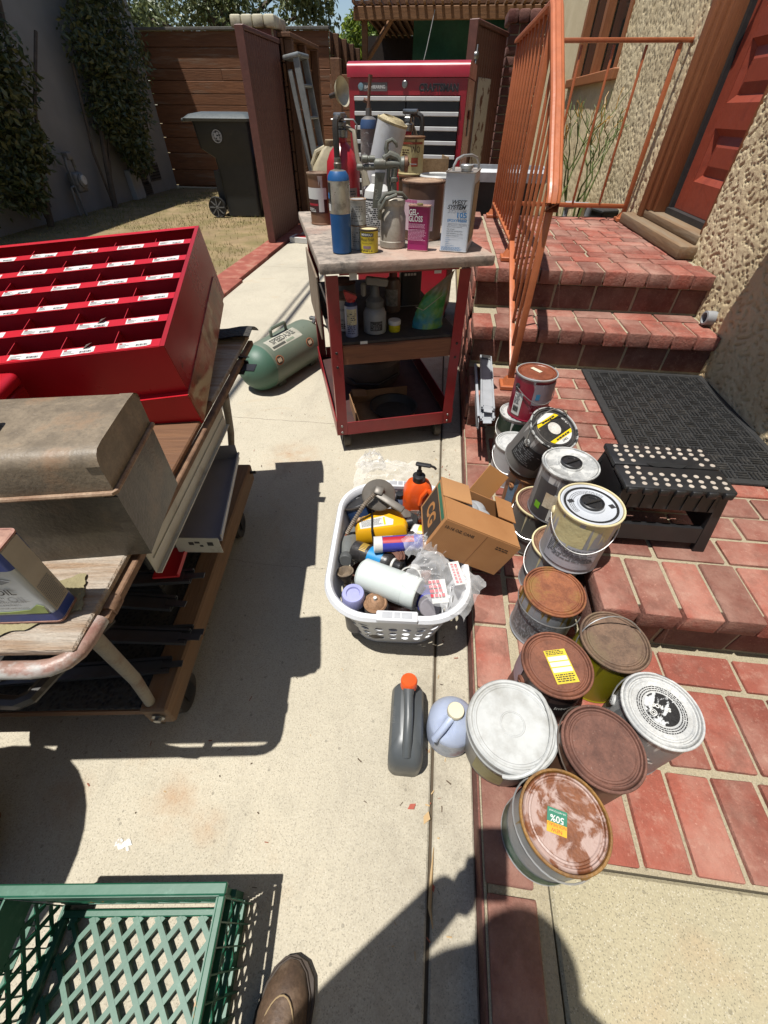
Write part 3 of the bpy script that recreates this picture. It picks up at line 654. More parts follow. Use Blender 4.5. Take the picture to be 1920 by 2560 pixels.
M_lf5 = m_leaf('leaf_bright', srgb(112, 136, 44), srgb(150, 166, 66)); M_lf6 = m_leaf('leaf_bright_dark', srgb(72, 96, 32), srgb(100, 122, 48))
rb = random.Random(2)
tree((-6.6, 17.5, 0), [(rb.uniform(-3.6, 3.0), rb.uniform(-0.9, 0.9), rb.uniform(2.0, 4.6), rb.uniform(0.5, 0.95)) for _ in range(32)], 17000, 0.15, 4, 'grey green tree filling the gap above the plank fence', [M_lf3, M_lf4], 3.2)
tree((-1.9, 16.2, 0), [(rb.uniform(-0.75, 1.2), rb.uniform(-0.6, 0.6), rb.uniform(2.0, 4.6), rb.uniform(0.4, 0.7)) for _ in range(16)], 9000, 0.15, 8, 'bright green tree rising left of the patio cover', [M_lf5, M_lf6], 2.8)
q = G()
for dz in (0.0, 0.35, 0.6): q.tube([(-9 + 18 * i / 12, 15.0 + 4 * i / 12, 4.9 + dz - 1.2 * math.sin(PI * i / 12) - 1.2 * i / 12) for i in range(13)], 0.012, 5)
q.ob('overhead_cable', plain('cable_black', (0.02, 0.02, 0.02), 0.6), label='thin dark overhead cables crossing the blue sky', cat='cable')

# ---- black wheeled bin
bn = thing('wheeled_bin', 'black wheeled rubbish bin with city seal standing on the dry lawn', 'bin', (-3.02, 7.42, 0.0), R(4))
M_bin = plain('bin_black', srgb(44, 46, 46), 0.5, var=0.12, vs=6, dirt=srgb(78, 74, 68), dirt_amt=(0.6, 0.9))
def bring(x0, x1, y0, y1, z, r=0.05): return [(p[0] + (x0 + x1) / 2, p[1] + (y0 + y1) / 2, z) for p in rrect(x1 - x0, y1 - y0, r, 4)]
q = G(); q.loft([bring(-0.24, 0.27, 0.02, 0.5, 0.02), bring(-0.26, 0.29, 0.01, 0.52, 0.55), bring(-0.27, 0.30, 0.0, 0.54, 0.70), bring(-0.44, 0.31, -0.02, 0.56, 0.80), bring(-0.47, 0.32, -0.04, 0.58, 1.08)]); q.ob('body', M_bin, bn)
q = G(); q.loft([bring(-0.56, 0.36, -0.09, 0.62, 1.08, .06), bring(-0.57, 0.37, -0.10, 0.63, 1.11, .06), bring(-0.50, 0.31, -0.05, 0.58, 1.15, .06), bring(-0.35, 0.16, 0.05, 0.5, 1.175, .05)]); q.tube([(-0.56, -0.0, 1.1), (-0.6, 0.0, 1.09), (-0.6, 0.5, 1.09), (-0.56, 0.5, 1.1)], 0.018, 8); ld = q.ob('lid', plain('bin_lid', srgb(86, 92, 92), 0.45, var=0.1), bn)
for sy in (-0.04, 0.52):
    q = G(); q.lathe([(0.035, -0.022), (0.10, -0.022), (0.125, -0.03), (0.132, 0.0), (0.125, 0.03), (0.10, 0.022), (0.035, 0.022)], 28, 0, TR((-0.36, sy, 0.135), 0, PI / 2)); w = q.ob('wheel', M_black_rubber, bn)
    q = G()
    for k in range(8):
        q.box((0.07, 0, 0), (0.075, 0.014, 0.012), 0, TR((-0.36, sy - 0.026, 0.135), 0, PI / 2) @ Matrix.Rotation(k * PI / 4, 4, 'Z'))
    q.lathe([(0.001, 0), (0.026, 0), (0.026, 0.01), (0.001, 0.012)], 14, 0, TR((-0.36, sy - 0.02, 0.135), 0, PI / 2)); q.ob('spokes', plain('hub_grey', srgb(120, 120, 118), 0.5), w)
q = G(); q.tube([(-0.36, -0.04, 0.135), (-0.36, 0.52, 0.135)], 0.015, 8); q.b2((-0.36, 0.1, 0.13), (-0.2, 0.45, 0.55)); q.ob('axle', M_bin, bn)
# seal: ring, meridians and a cross of small marks
q = G(); TS = wall_T((-0.15, -0.047, 0.93), 0)
def ringgeo(q, T, r0, r1, n=28):
    q.add([(r * math.cos(2 * PI * i / n), r * math.sin(2 * PI * i / n), 0) for r in (r0, r1) for i in range(n)], [(i, (i + 1) % n, n + (i + 1) % n, n + i) for i in range(n)], 0, T)
ringgeo(q, TS, 0.062, 0.07)
for sx_ in (0.028, 0.052):
    q.add([(sx_ * s_ * math.cos(a), 0.062 * math.sin(a), 0) for s_ in (0.9, 1.08) for a in [2 * PI * i / 24 for i in range(24)]], [(i, (i + 1) % 24, 24 + (i + 1) % 24, 24 + i) for i in range(24)], 0, TS)
for yy_ in (-0.03, 0.0, 0.03): q.b2((-0.06, yy_ - 0.002, 0), (0.06, yy_ + 0.002, 0.0005), 0, TS)
for (a, b, w_, h_) in ((-0.02, 0.01, 0.03, 0.05), (0.015, -0.02, 0.035, 0.04), (0.01, 0.03, 0.02, 0.03)): q.box((a, b, 0.001), (w_, h_, 0.0012), 0, TS)
q.ob('seal', plain('seal_white', srgb(206, 208, 206), 0.5), bn, smooth=False)
# blue bin sliver behind it
t = thing('blue_bin', 'blue recycling bin mostly hidden behind the black bin and gate', 'bin', (-2.40, 7.62, 0))
q = G(); q.loft([bring(-0.22, 0.2, -0.2, 0.2, 0.02), bring(-0.25, 0.23, -0.24, 0.24, 0.62), bring(-0.27, 0.25, -0.26, 0.26, 0.64)]); q.ob('body', plain('bin_blue', srgb(38, 66, 130), 0.5), t)
q = G(); q.loft([bring(-0.28, 0.26, -0.27, 0.27, 0.645), bring(-0.24, 0.22, -0.23, 0.23, 0.68)]); q.ob('lid', plain('bin_blue', srgb(38, 66, 130), 0.5), t)

# ---- aluminium ladder leaning on the fence
ld = thing('step_ladder', 'grey folded aluminium step ladder leaning on the inner fence', 'ladder', (-1.545, 7.0, 0.02), R(8), rot=(R(-9), 0, R(84)))
M_alu = plain('aluminium', srgb(176, 180, 178), 0.42, 0.55, var=0.12, dirt=srgb(100, 104, 100), dirt_amt=(0.5, 0.8))
for x in (-0.16, 0.14):
    q = G(); q.box((x, 0, 0.83), (0.028, 0.075, 1.62), 0, None, 0.004); q.box((x, 0.10, 0.80), (0.025, 0.05, 1.5), 0, None, 0.004); q.ob('side_rail', M_alu, ld)
for z in (0.28, 0.56, 0.84, 1.12, 1.40):
    q = G(); q.box((-0.01, -0.005, z), (0.27, 0.07, 0.022), 0, None, 0.004); q.ob('rung', M_alu, ld)
q = G(); q.box((-0.01, 0.05, 1.65), (0.36, 0.2, 0.04), 0, None, 0.012, 2); q.ob('top_cap', M_alu, ld)
q = G(); q.box((-0.03, -0.045, 1.12), (0.2, 0.012, 0.09), 0, TR((0, 0, 0), 0, 0.3, 0.3)); q.ob('spreader', M_steel, ld)

# ---- clamp lamp
cl = thing('clamp_lamp', 'white bowl clamp lamp hanging on a post left of the tool chest', 'lamp', (-1.09, 5.5, 1.31), rot=(R(78), R(8), R(62))); cl.scale = (0.8, 0.8, 0.8)
q = G(); q.lathe([(0.03, 0.0), (0.05, 0.01), (0.1, 0.05), (0.13, 0.095), (0.133, 0.1), (0.127, 0.096), (0.097, 0.052), (0.045, 0.014), (0.001, 0.012)], 28); q.ob('shade', plain('lamp_cream', srgb(206, 198, 170), 0.4, 0.3), cl)
q = G(); q.lathe([(0.001, -0.1), (0.022, -0.1), (0.024, -0.02), (0.03, 0.0), (0.001, 0.0)], 16); q.ob('socket', M_darkmetal, cl)
q = G(); q.box((0.03, 0, -0.06), (0.05, 0.02, 0.07), 0, None, 0.006); q.tube([(0.05, 0, -0.08), (0.1, 0, -0.06), (0.12, 0, 0.0)], 0.006, 6); q.ob('clamp', M_steel, cl)
q = G(); q.b2((-1.16, 5.62, 0), (-1.07, 5.71, 1.55), 0, None, 0.004); q.ob('timber_post', M_fence_y, label='narrow dark timber post carrying the clamp lamp', cat='post')
# ---- red and white book lying on the drive
bk = thing('paper_box', 'white and red flat paper box lying on the driveway by the gate', 'box', (-1.72, 5.98, 0.0), R(-8))
q = G(); q.box((0, 0, 0.032), (0.26, 0.2, 0.062), 0, None, 0.004); q.ob('body', M_white_paint, bk)
q = G(); q.box((0.01, 0.0, 0.0640), (0.2, 0.15, 0.001)); q.ob('red_print', plain('red_print', srgb(170, 40, 40), 0.5), bk, smooth=False)

# ---- railing
rl = thing('metal_railing', 'terracotta painted metal railing round the landing and down the steps', 'railing')
def bar(name, a, b, w, d=None, bev=0.003):
    a = Vector(a); b = Vector(b); t = (b - a); L = t.length; d = d or w
    q = G(); q.box((0, 0, 0), (w, d, L), 0, None, bev, 2)
    mid = (a + b) / 2
    z = t.normalized(); up = Vector((1, 0, 0)) if abs(z.x) < 0.9 else Vector((0, 0, 1)); y = z.cross(up).normalized(); x = y.cross(z)
    o = q.ob(name, M_terra, rl); o.matrix_local = Matrix.Translation(mid) @ Matrix((x, y, z)).transposed().to_4x4(); return o
P1, P2, P3 = Vector((0.375, 3.80, ZD)), Vector((1.30, 3.80, ZD)), Vector((0.372, 2.56, ZD)); P4 = Vector((0.388, 1.89, ZB))
HT = 1.505
for p, h in ((P1, HT), (P2, HT), (P3, HT)): bar('post', (p.x, p.y, ZD + 0.005), (p.x, p.y, h - 0.012), 0.026)
bar('post', (P4.x, P4.y, ZB + 0.005), (P4.x, P4.y, 0.985), 0.026)
for p, z in ((P1, ZD), (P2, ZD), (P3, ZD), (P4, ZB)):
    q = G(); q.box((p.x, p.y, z + 0.012), (0.085, 0.085, 0.02), 0, None, 0.003); q.box((p.x, p.y, z + 0.036), (0.06, 0.06, 0.028), 0, None, 0.0, 1, (0.55, 0.55)); q.ob('base_plate', M_terra, rl)
def cap(name, pts):   # moulded handrail section swept along pts
    prof = [(-0.025, -0.008), (-0.025, 0.004), (-0.02, 0.010), (-0.012, 0.012), (-0.008, 0.017), (0.008, 0.017), (0.012, 0.012), (0.02, 0.010), (0.025, 0.004), (0.025, -0.008)]
    P = [Vector(p) for p in pts]; rings = []
    for i, p in enumerate(P):
        t = (P[min(i + 1, len(P) - 1)] - P[max(i - 1, 0)]).normalized(); side = t.cross(Vector((0, 0, 1)))
        side = side.normalized() if side.length > 0.05 else Vector((1, 0, 0)); up = side.cross(t)
        rings.append([tuple(p + side * a + up * b) for a, b in prof])
    q = G(); q.loft(rings); return q.ob(name, M_terra, rl)
cap('top_rail', [P1 + Vector((0, 0.03, HT - ZD)), (P1.x, 3.0, HT), (P3.x, P3.y + 0.02, HT)])
cap('handrail', [(P3.x, P3.y + 0.02, HT + 0.002), (P3.x, P3.y - 0.03, HT - 0.02), (0.385, 2.2, 1.245), (0.388, 1.92, 1.03), (0.388, 1.875, 0.995), (0.388, 1.862, 0.97), (0.388, 1.868, 0.945)])
bar('top_rail', (0.362, 3.80, HT), (1.385, 3.80, HT), 0.02, 0.035)
bar('bottom_rail', (0.388, 3.80, 0.722), (1.288, 3.80, 0.722), 0.026, 0.012); bar('bottom_rail', (P1.x, 3.787, 0.722), (P3.x, 2.573, 0.722), 0.026, 0.012)
sl = lambda y: 0.985 + (HT - 0.985) * (y - P4.y) / (P3.y - P4.y); sl0 = lambda y: 0.345 + (0.722 - 0.345) * (y - P4.y) / (P3.y - P4.y)
bar('bottom_rail', (P4.x, P4.y + 0.013, sl0(P4.y)), (P3.x, P3.y - 0.013, sl0(P3.y)), 0.026, 0.012)
for i in range(1, 10): y = P3.y + (P1.y - P3.y) * i / 10; bar('baluster', (0.373, y, 0.729), (0.373, y, HT - 0.008), 0.013)
for i in range(1, 5): x = P1.x + (P2.x - P1.x) * i / 5; bar('baluster', (x, 3.80, 0.729), (x, 3.80, HT - 0.018), 0.014)
for i in range(1, 6): y = P4.y + (P3.y - P4.y) * i / 6; bar('baluster', (0.386, y, sl0(y) + 0.01), (0.386, y, sl(y) - 0.004), 0.013)

# ---- plant, pots and pipes behind the landing
rnd = random.Random(12); pl = thing('euphorbia_plant', 'spindly green pencil plant growing behind the railing', 'plant', (1.08, 4.5, 0.0))
q = G()
def twig(p, d, L, r, lvl):
    e = p + d * L; q.tube([p, p + d * L * 0.5 + Vector((rnd.uniform(-.02, .02), rnd.uniform(-.02, .02), 0.01)), e], r, 5, 0 if lvl < 4 or rnd.random() < 0.6 else 1, rads=[r, r * 0.85, r * 0.7])
    if lvl >= 4: return
    for _ in range(2 if lvl < 2 else 2 + (rnd.random() < 0.3)):
        nd = (d + Vector((rnd.uniform(-.6, .6), rnd.uniform(-.6, .6), rnd.uniform(0.0, .5)))).normalized(); twig(e, nd, L * rnd.uniform(0.62, 0.85), r * 0.72, lvl + 1)
for k in range(4): twig(Vector((0.04 * k - 0.05, 0.03 * math.sin(k), 0.35)), Vector((0.12 * (k - 1.5), rnd.uniform(-.15, .15), 1)).normalized(), 0.3, 0.012, 0)
q.ob('stems', [plain('plant_green', srgb(112, 126, 70), 0.5), plain('plant_tip', srgb(196, 148, 62), 0.5)], pl)
q = G(); q.lathe([(0.12, 0), (0.17, 0.3), (0.18, 0.36), (0.165, 0.36), (0.15, 0.3), (0.001, 0.3)], 24); q.ob('pot', plain('pot_dark', srgb(40, 40, 42), 0.5), pl)
t = thing('black_planter', 'small black square pot against the tan wall behind the landing', 'pot', (1.28, 4.15, 0.36), R(20)); q = G(); q.box((0, 0, 0.15), (0.13, 0.13, 0.28), 0, None, 0.008, 1, (1.25, 1.25)); q.ob('body', M_black_rubber, t); q = G(); q.box((0, 0, 0.292), (0.175, 0.175, 0.02), 0, None, 0.005); q.ob('rim', M_black_rubber, t)
q = G(); pm = plain('pipe_grey', srgb(128, 134, 142), 0.45); q.tube([(0.98, 4.15, 0.3), (0.98, 4.15, 0.66), (1.0, 4.15, 0.68), (1.13, 4.15, 0.68), (1.15, 4.15, 0.66), (1.15, 4.15, 0.3)], 0.018, 12); q.tube([(0.96, 4.15, 0.675), (1.03, 4.15, 0.68)], 0.026, 12); q.tube([(1.15, 4.15, 0.67), (1.15, 4.15, 0.61)], 0.026, 12); q.ob('irrigation_pipe', pm, label='grey plastic irrigation pipe loop behind the landing', cat='pipe')
q = G(); q.b2((0.3, 3.95, -0.02), (XW, 5.2, 0.36)); q.ob('planting_bed', M_dirt, smooth=False, kind='structure')
# ---- plastic tote with pale rim
t = thing('storage_tote', 'dark grey plastic tote with pale rim behind the steps', 'tote', (0.50, 4.42, 0.36), R(-3))
def tring(w, d, z, r=0.05): return [(p[0], p[1], z) for p in rrect(w, d, r, 4)]
q = G(); q.loft([tring(0.50, 0.3, 0.02), tring(0.55, 0.36, 0.44), tring(0.53, 0.34, 0.44), tring(0.48, 0.28, 0.05)], cap=False); q.add(tring(0.48, 0.28, 0.05), [tuple(range(20))]); q.ob('tub', plain('tote_dark', srgb(60, 62, 66), 0.5), t)
q = G(); q.loft([tring(0.62, 0.42, 0.44), tring(0.63, 0.43, 0.50), tring(0.60, 0.40, 0.52), tring(0.56, 0.37, 0.52), tring(0.55, 0.36, 0.44)], cap=False); q.ob('rim', plain('tote_rim', srgb(186, 190, 196), 0.45), t)
# ================================================================== PAINT CANS (shared builder)
def m_rust(name, a, b, c=None, patch=None, pamt=(0.55, 0.6), ps=9, rough=0.75):
    s = N(name); n = s.noise(22, 7, 0.7); col = s.mix(s.ramp(n, 0.36, 0.64), tuple(x * 0.82 for x in a), tuple(x * 1.1 for x in b))
    col = s.mix(s.math('MULTIPLY', s.ramp(s.noise(150, 5, 0.75), 0.48, 0.72), 0.6), col, tuple(x * 0.5 for x in a))
    col = s.mix(s.math('MULTIPLY', s.ramp(s.noise(230, 2, 0.5), 0.68, 0.74), 0.22), col, (0.36, 0.3, 0.25))
    if c: col = s.mix(s.math('MULTIPLY', s.ramp(s.noise(11, 5, 0.65), 0.52, 0.7), 0.8), col, c)
    if patch: col = s.mix(s.ramp(s.noise(ps, 6, 0.6, None, 0.6), *pamt), col, patch)
    s.bump(s.noise(160, 4), 0.25, 0.003); return s.fin(col, rough)
def m_body(name, base, drip=None, amt=0.5, metal=0.0, rough=0.45, smear=None):
    """printed / bare tin with runs of paint down the side"""
    s = N(name); n = s.noise(9, 5); col = s.mix(s.ramp(n, 0.3, 0.7), tuple(x * 0.85 for x in base), tuple(min(1, x * 1.08) for x in base))
    col = s.mix(s.math('MULTIPLY', s.ramp(s.noise(60, 5, 0.7), 0.58, 0.75), 0.4), col, srgb(120, 96, 74))
    rr = rough
    if drip:
        v = s.map((55, 55, 2.2)); z = s.xyz()[2]
        st = s.noise(1.0, 3, 0.5, v); up = s.ramp(z, 0.0, 0.19)
        msk = s.ramp(s.math('ADD', st, s.math('MULTIPLY', up, 0.28)), 0.93 - amt * 0.28, 0.96 - amt * 0.28)
        col = s.mix(msk, col, drip)
    if smear: col = s.mix(s.ramp(s.noise(7, 5, 0.65, None, 1.0), 0.55, 0.6), col, smear)
    s.bump(s.noise(30, 4), 0.1, 0.004)
    return s.fin(col, rr, metal)
M_wire = plain('bail_wire', srgb(196, 196, 194), 0.35, 0.8)
M_wire_rust = plain('bail_wire_dark', srgb(120, 108, 98), 0.5, 0.6)
M_tin = plain('tin', srgb(186, 188, 188), 0.4, 0.55, var=0.12, dirt=srgb(130, 104, 80), dirt_amt=(0.6, 0.8), ds=20)
M_ink = plain('black_ink', (0.02, 0.02, 0.022), 0.5); M_inkw = plain('white_ink', srgb(225, 225, 220), 0.5); M_inkb = plain('blue_ink', srgb(40, 120, 180), 0.5)
M_paper = plain('paper_white', srgb(216, 216, 212), 0.6, var=0.06, dirt=srgb(160, 150, 136), dirt_amt=(0.6, 0.85))
M_greyprint = plain('grey_print', srgb(120, 122, 124), 0.6)
def text_rows(par, r, a0, a1, z0, z1, n, mat, name='small_print', seed=1, fill=0.55):
    """rows of unreadably small print: short raised dashes wrapped on a cylinder"""
    rnd = random.Random(seed); q = G(); h = (z1 - z0) / n
    for i in range(n):
        a = a0
        while a < a1:
            w = rnd.uniform(0.004, 0.016) / r
            if a + w > a1: break
            if rnd.random() < 0.9: wrap_patch(q, r, a, a + w, z0 + h * i, z0 + h * (i + fill), 0, 1)
            a += w + 0.0025 / r
    o = q.ob(name, mat, par, smooth=False); o['kind'] = 'stuff'; return o
def flat_rows(par, T, w, h, n, mat, name='small_print', seed=1, fill=0.5, chars=(0.004, 0.014)):
    rnd = random.Random(seed); q = G(); rh = h / n
    for i in range(n):
        x = -w / 2; lim = w / 2 * rnd.uniform(0.55, 1.0)
        while x < lim:
            ww = rnd.uniform(*chars)
            if x + ww > w / 2: break
            q.add([(x, h / 2 - rh * i, 0), (x + ww, h / 2 - rh * i, 0), (x + ww, h / 2 - rh * (i + fill), 0), (x, h / 2 - rh * (i + fill), 0)], [(0, 1, 2, 3)], 0, T); x += ww + chars[0] * 0.6
    o = q.ob(name, mat, par, smooth=False); o['kind'] = 'stuff'; return o
def paint_can(label, loc, lidm, bodym, rimm=None, r=0.0825, h=0.188, rz=0.0, rot=None, bail=None, wire=None, group='paint cans on the porch', bands=None, plastic=None, name='paint_can', ears=True, bdir=PI / 2):
    t = thing(name, label, 'paint can', loc, rz, group, rot)
    rimm = rimm or lidm
    R_ = r
    q = G(); prof = [(R_ - .003, 0.0), (R_ - .0005, .001), (R_, .004), (R_ - .002, .008)]
    nb = 10
    for i in range(nb + 1): prof.append((R_ - .002, .008 + (h - .02) * i / nb))
    prof += [(R_ - .0005, h - .009)]
    q.lathe(prof, 48); q.ob('body', bodym, t)
    q = G(); q.lathe([(R_ - .0015, h - .0095), (R_ + .0012, h - .007), (R_ + .0018, h - .002), (R_ + .0005, h), (R_ - .003, h), (R_ - .0045, h - .004), (R_ - .0045, h - .009)], 48); q.ob('rim', rimm, t)
    q = G()
    if plastic:   # black plastic twist cap in the lid
        q.lathe([(R_ - .0046, h - .008), (R_ - .006, h - .002), (R_ - .010, h - .001), (R_ - .014, h - .004), (R_ - .017, h - .006), (0.036, h - .006), (0.034, h - .001), (0.0005, h - .001)], 48)
        l = q.ob('lid', lidm, t)
        q = G(); q.lathe([(0.031, h - .0008), (0.031, h + .006), (0.028, h + .0075), (0.026, h + .003), (0.0005, h + .003)], 36)
        q.box((0, 0, h + .006), (0.05, 0.009, 0.008), 0, None, 0.002)
        for a in (0.9, 4.0):
            q.tube([(0.019 * math.cos(a + d), 0.019 * math.sin(a + d), h + .0035) for d in (-.45, -.2, 0, .2, .45)], 0.0025, 6)
        q.ob('twist_cap', plastic, l)
    else:
        q.lathe([(R_ - .0046, h - .008), (R_ - .0055, h - .002), (R_ - .008, h + .0008), (R_ - .0105, h + .0005), (R_ - .012, h - .004), (R_ - .0145, h - .0045), (R_ - .016, h - .0015), (R_ - .019, h - .001), (R_ - .021, h - .0028), (R_ * .5, h - .0032), (0.0005, h - .003)], 48)
        l = q.ob('lid', lidm, t)
    zc = h * 0.74
    if ears:
        for sgn in (-1, 1):
            q = G(); q.lathe([(0.013, -0.001), (0.013, 0.003), (0.009, 0.006), (0.004, 0.006), (0.003, 0.003), (0.0005, 0.003)], 16, 0, Matrix.Rotation(bdir - PI / 2, 4, 'Z') @ TR((sgn * (R_ - .002), 0, zc), 0, 0, sgn * PI / 2)); q.ob('ear', rimm if ears is True else ears, t)
    if bail == 'front':      # wire hanging down against the side that faces the camera
        A = R_ + 0.0035; pts = [(A * math.cos(PI * i / 24), A * math.sin(PI * i / 24) * 1.02, zc - 0.055 * math.sin(PI * i / 24) ** 1.3) for i in range(25)]
        q = G(); q.tube(pts, 0.0017, 6, 0, Matrix.Rotation(bdir - PI / 2, 4, 'Z')); q.ob('bail', wire or M_wire, t)
    elif bail is not None:
        pts = []; A = R_ + 0.004
        for i in range(19):
            a = PI * i / 18; x = A * math.cos(a) * (1 + 0.05 * math.sin(a)); y = (A * 1.12) * math.sin(a); pts.append((x, y * math.cos(bail), zc + y * math.sin(bail)))
        pts = [(pts[0][0], pts[0][1], pts[0][2])] + pts + [pts[-1]]
        q = G(); q.tube([(A - .006, 0, zc)] + pts[1:-1] + [(-A + .006, 0, zc)], 0.0017, 6, 0, Matrix.Rotation(bdir - PI / 2, 4, 'Z')); q.ob('bail', wire or M_wire, t)
    return t
def wrap_label(t, r, a0, a1, z0, z1, mat, name='label'):
    q = G(); wrap_patch(q, r - 0.0012, a0, a1, z0, z1); return q.ob(name, mat, t)

# ================================================================== RED SERVICE CART
CART = thing('service_cart', 'red steel service cart with weathered wooden top beside the steps', 'cart', (-0.395, 1.612, 0), R(18.97))
M_cred = plain('cart_red', srgb(150, 34, 38), 0.36, var=0.12, vs=10, dirt=srgb(92, 30, 30), dirt_amt=(0.6, 0.85), ds=14)
W_, D_ = 0.556, 0.86
M_plank_dark = m_wood('shelf_wood', srgb(120, 74, 50), srgb(150, 96, 64), 2.0, None, 'X')
def m_topboard():
    s = N('grey_worn_top'); n = s.noise(5, 7, 0.65); c = s.mix(s.ramp(n, 0.35, 0.65), srgb(140, 130, 120), srgb(190, 174, 158))
    c = s.mix(s.math('MULTIPLY', s.ramp(s.noise(26, 6, 0.7), 0.46, 0.66), 0.8), c, srgb(96, 90, 84)); c = s.mix(s.math('MULTIPLY', s.ramp(s.noise(3.2, 4), 0.52, 0.64), 0.6), c, srgb(196, 158, 138))
    s.bump(s.noise(46, 6, 0.7), 0.55, 0.006); return s.fin(c, 0.85)
M_top = m_topboard()
for sx_, x in ((1, 0.0), (-1, W_)):
    for sy_, y in ((1, 0.0), (-1, D_)):
        q = G(); q.b2((x, y, 0.098), (x + sx_ * 0.045, y + sy_ * 0.0035, 0.773)); q.b2((x, y + sy_ * .0036, 0.0985), (x + sx_ * 0.0035, y + sy_ * 0.045, 0.7725)); lg = q.ob('leg', M_cred, CART, smooth=False)
        if sy_ == 1:
            for z in (0.112, 0.145, 0.43, 0.49):
                q = G(); q.lathe([(0.0001, 0), (0.006, 0), (0.005, 0.0025), (0.0001, 0.0032)], 10, 0, TR((x + sx_ * 0.02, y, z), 0, PI / 2)); q.ob('bolt', M_steel if z < 0.2 else M_darkmetal, lg)
q = G(); q.b2((0.046, -0.004, 0.098), (W_ - 0.046, 0.0, 0.165), 0, None, 0.0015); q.ob('front_lip', M_cred, CART)
q = G(); q.b2((0.046, D_, 0.098), (W_ - 0.046, D_ + 0.004, 0.165)); q.ob('back_lip', M_cred, CART, smooth=False)
for x, sg in ((-0.0045, 0), (W_ + 0.0005, 1)):
    q = G(); q.b2((x, 0.0, 0.098), (x + 0.004, D_, 0.175)); q.ob('side_lip', M_cred, CART, smooth=False)
q = G(); q.b2((0.005, 0.005, 0.1), (W_ - 0.005, D_ - 0.005, 0.106)); q.ob('tray_floor', plain('tray_dark', srgb(70, 40, 36), 0.7, dirt=srgb(40, 34, 30)), CART, smooth=False)
q = G(); q.b2((0.05, -0.0035, 0.7735), (W_ - 0.05, 0.0, 0.785)); q.b2((0.05, D_, 0.755), (W_ - 0.05, D_ + .003, 0.785)); q.ob('top_rail', M_cred, CART, smooth=False)
q = G(); q.b2((-0.022, -0.035, 0.7855), (W_ + 0.075, 1.0, 0.822), 0, None, 0.006, 2); q.ob('wooden_top', M_top, CART)
q = G(); q.b2((0.046, 0.004, 0.435), (W_ - 0.004, 0.042, 0.515), 0, None, 0.004); q.ob('shelf_plank', M_plank_dark, CART)
q = G(); q.b2((0.01, D_ - 0.04, 0.435), (W_ - 0.01, D_ - 0.004, 0.515), 0, None, 0.004); q.ob('shelf_plank', M_plank_dark, CART)
q = G(); q.b2((0.008, 0.01, 0.516), (W_ - 0.008, D_ - 0.006, 0.528), 0, None, 0.002); q.ob('shelf_board', plain('shelf_black', srgb(58, 52, 48), 0.8, var=0.25, bump=0.3, dirt=srgb(120, 84, 52), dirt_amt=(0.62, 0.8)), CART)
q = G(); q.b2((-0.014, 0.28, 0.44), (-0.006, 0.82, 0.70), 0, None, 0.002); q.ob('side_board', plain('side_board', srgb(140, 124, 106), 0.8, var=0.15, bump=0.3, dirt=srgb(120, 90, 66)), CART)
for x, y in ((0.045, 0.06), (W_ - 0.05, 0.06), (0.045, D_ - 0.06), (W_ - 0.05, D_ - 0.06)):
    q = G(); q.b2((x - 0.03, y - 0.025, 0.092), (x + 0.03, y + 0.025, 0.097)); q.b2((x - 0.021, y - 0.015, 0.03), (x - 0.0175, y + 0.018, 0.092)); q.b2((x + 0.0175, y - 0.015, 0.03), (x + 0.021, y + 0.018, 0.092)); c = q.ob('caster', M_darkmetal, CART, smooth=False)
    q = G(); q.lathe([(0.0001, -0.016), (0.034, -0.016), (0.038, -0.011), (0.038, 0.011), (0.034, 0.016), (0.0001, 0.016)], 24, 0, TR((x, y, 0.0385), 0, 0, PI / 2)); q.ob('wheel', plain('caster_wheel', srgb(92, 84, 74), 0.7), c)
for x in (0.1, 0.43):   # small white paper tags taped under the top
    q = G(); q.box((x, -0.0045 if x < 0.2 else 0.02, 0.768), (0.028, 0.001, 0.022), 0, TR((0, 0, 0))); q.ob('tag', M_paper, CART, smooth=False)
q = G(); q.box((0.135, 0.0085, 0.522), (0.03, 0.002, 0.011)); q.ob('price_sticker', M_paper, CART, smooth=False)

CA, CS = math.cos(R(18.97)), math.sin(R(18.97))
def cw(x, y, z): return (-0.395 + x * CA - y * CS, 1.612 + x * CS + y * CA, z)
ZT, ZS = 0.8225, 0.5285
GT = 'containers on the red cart top'; GS = 'containers on the cart shelf'
FACE = R(18.97) - PI / 2      # direction (angle) of the side that looks at the camera
FC = -PI / 2 - 0.12           # angle toward camera in world terms
# --- blue gas torch cylinder
t = thing('gas_cylinder', 'blue and silver propane cylinder at front left of the cart top', 'gas cylinder', (-0.353, 1.735, ZT), 0, GT)
M_blue = plain('cyl_blue', srgb(34, 92, 150), 0.42, var=0.1, dirt=srgb(40, 56, 74), dirt_amt=(0.62, 0.8), ds=16)
q = G(); q.lathe([(0.031, 0.0), (0.035, 0.004), (0.036, 0.12)], 40); q.ob('blue_sleeve', M_blue, t)
q = G(); q.lathe([(0.0362, 0.12), (0.0368, 0.123), (0.0362, 0.21)], 40); q.ob('silver_band', plain('cyl_silver', srgb(206, 202, 188), 0.32, 0.45, var=0.2, vs=20, dirt=srgb(104, 86, 64), dirt_amt=(0.5, 0.75), ds=24), t)
q = G(); q.lathe([(0.0365, 0.21), (0.0345, 0.222), (0.026, 0.234), (0.012, 0.238), (0.0115, 0.243), (0.0125, 0.245), (0.0125, 0.253), (0.0105, 0.255), (0.0105, 0.266), (0.007, 0.266), (0.007, 0.256), (0.0001, 0.256)], 32, mfun=lambda j: 0 if j < 2 else 1); q.ob('neck', [M_blue, plain('cyl_neck', srgb(128, 122, 112), 0.5, 0.5, dirt=srgb(90, 76, 60))], t)
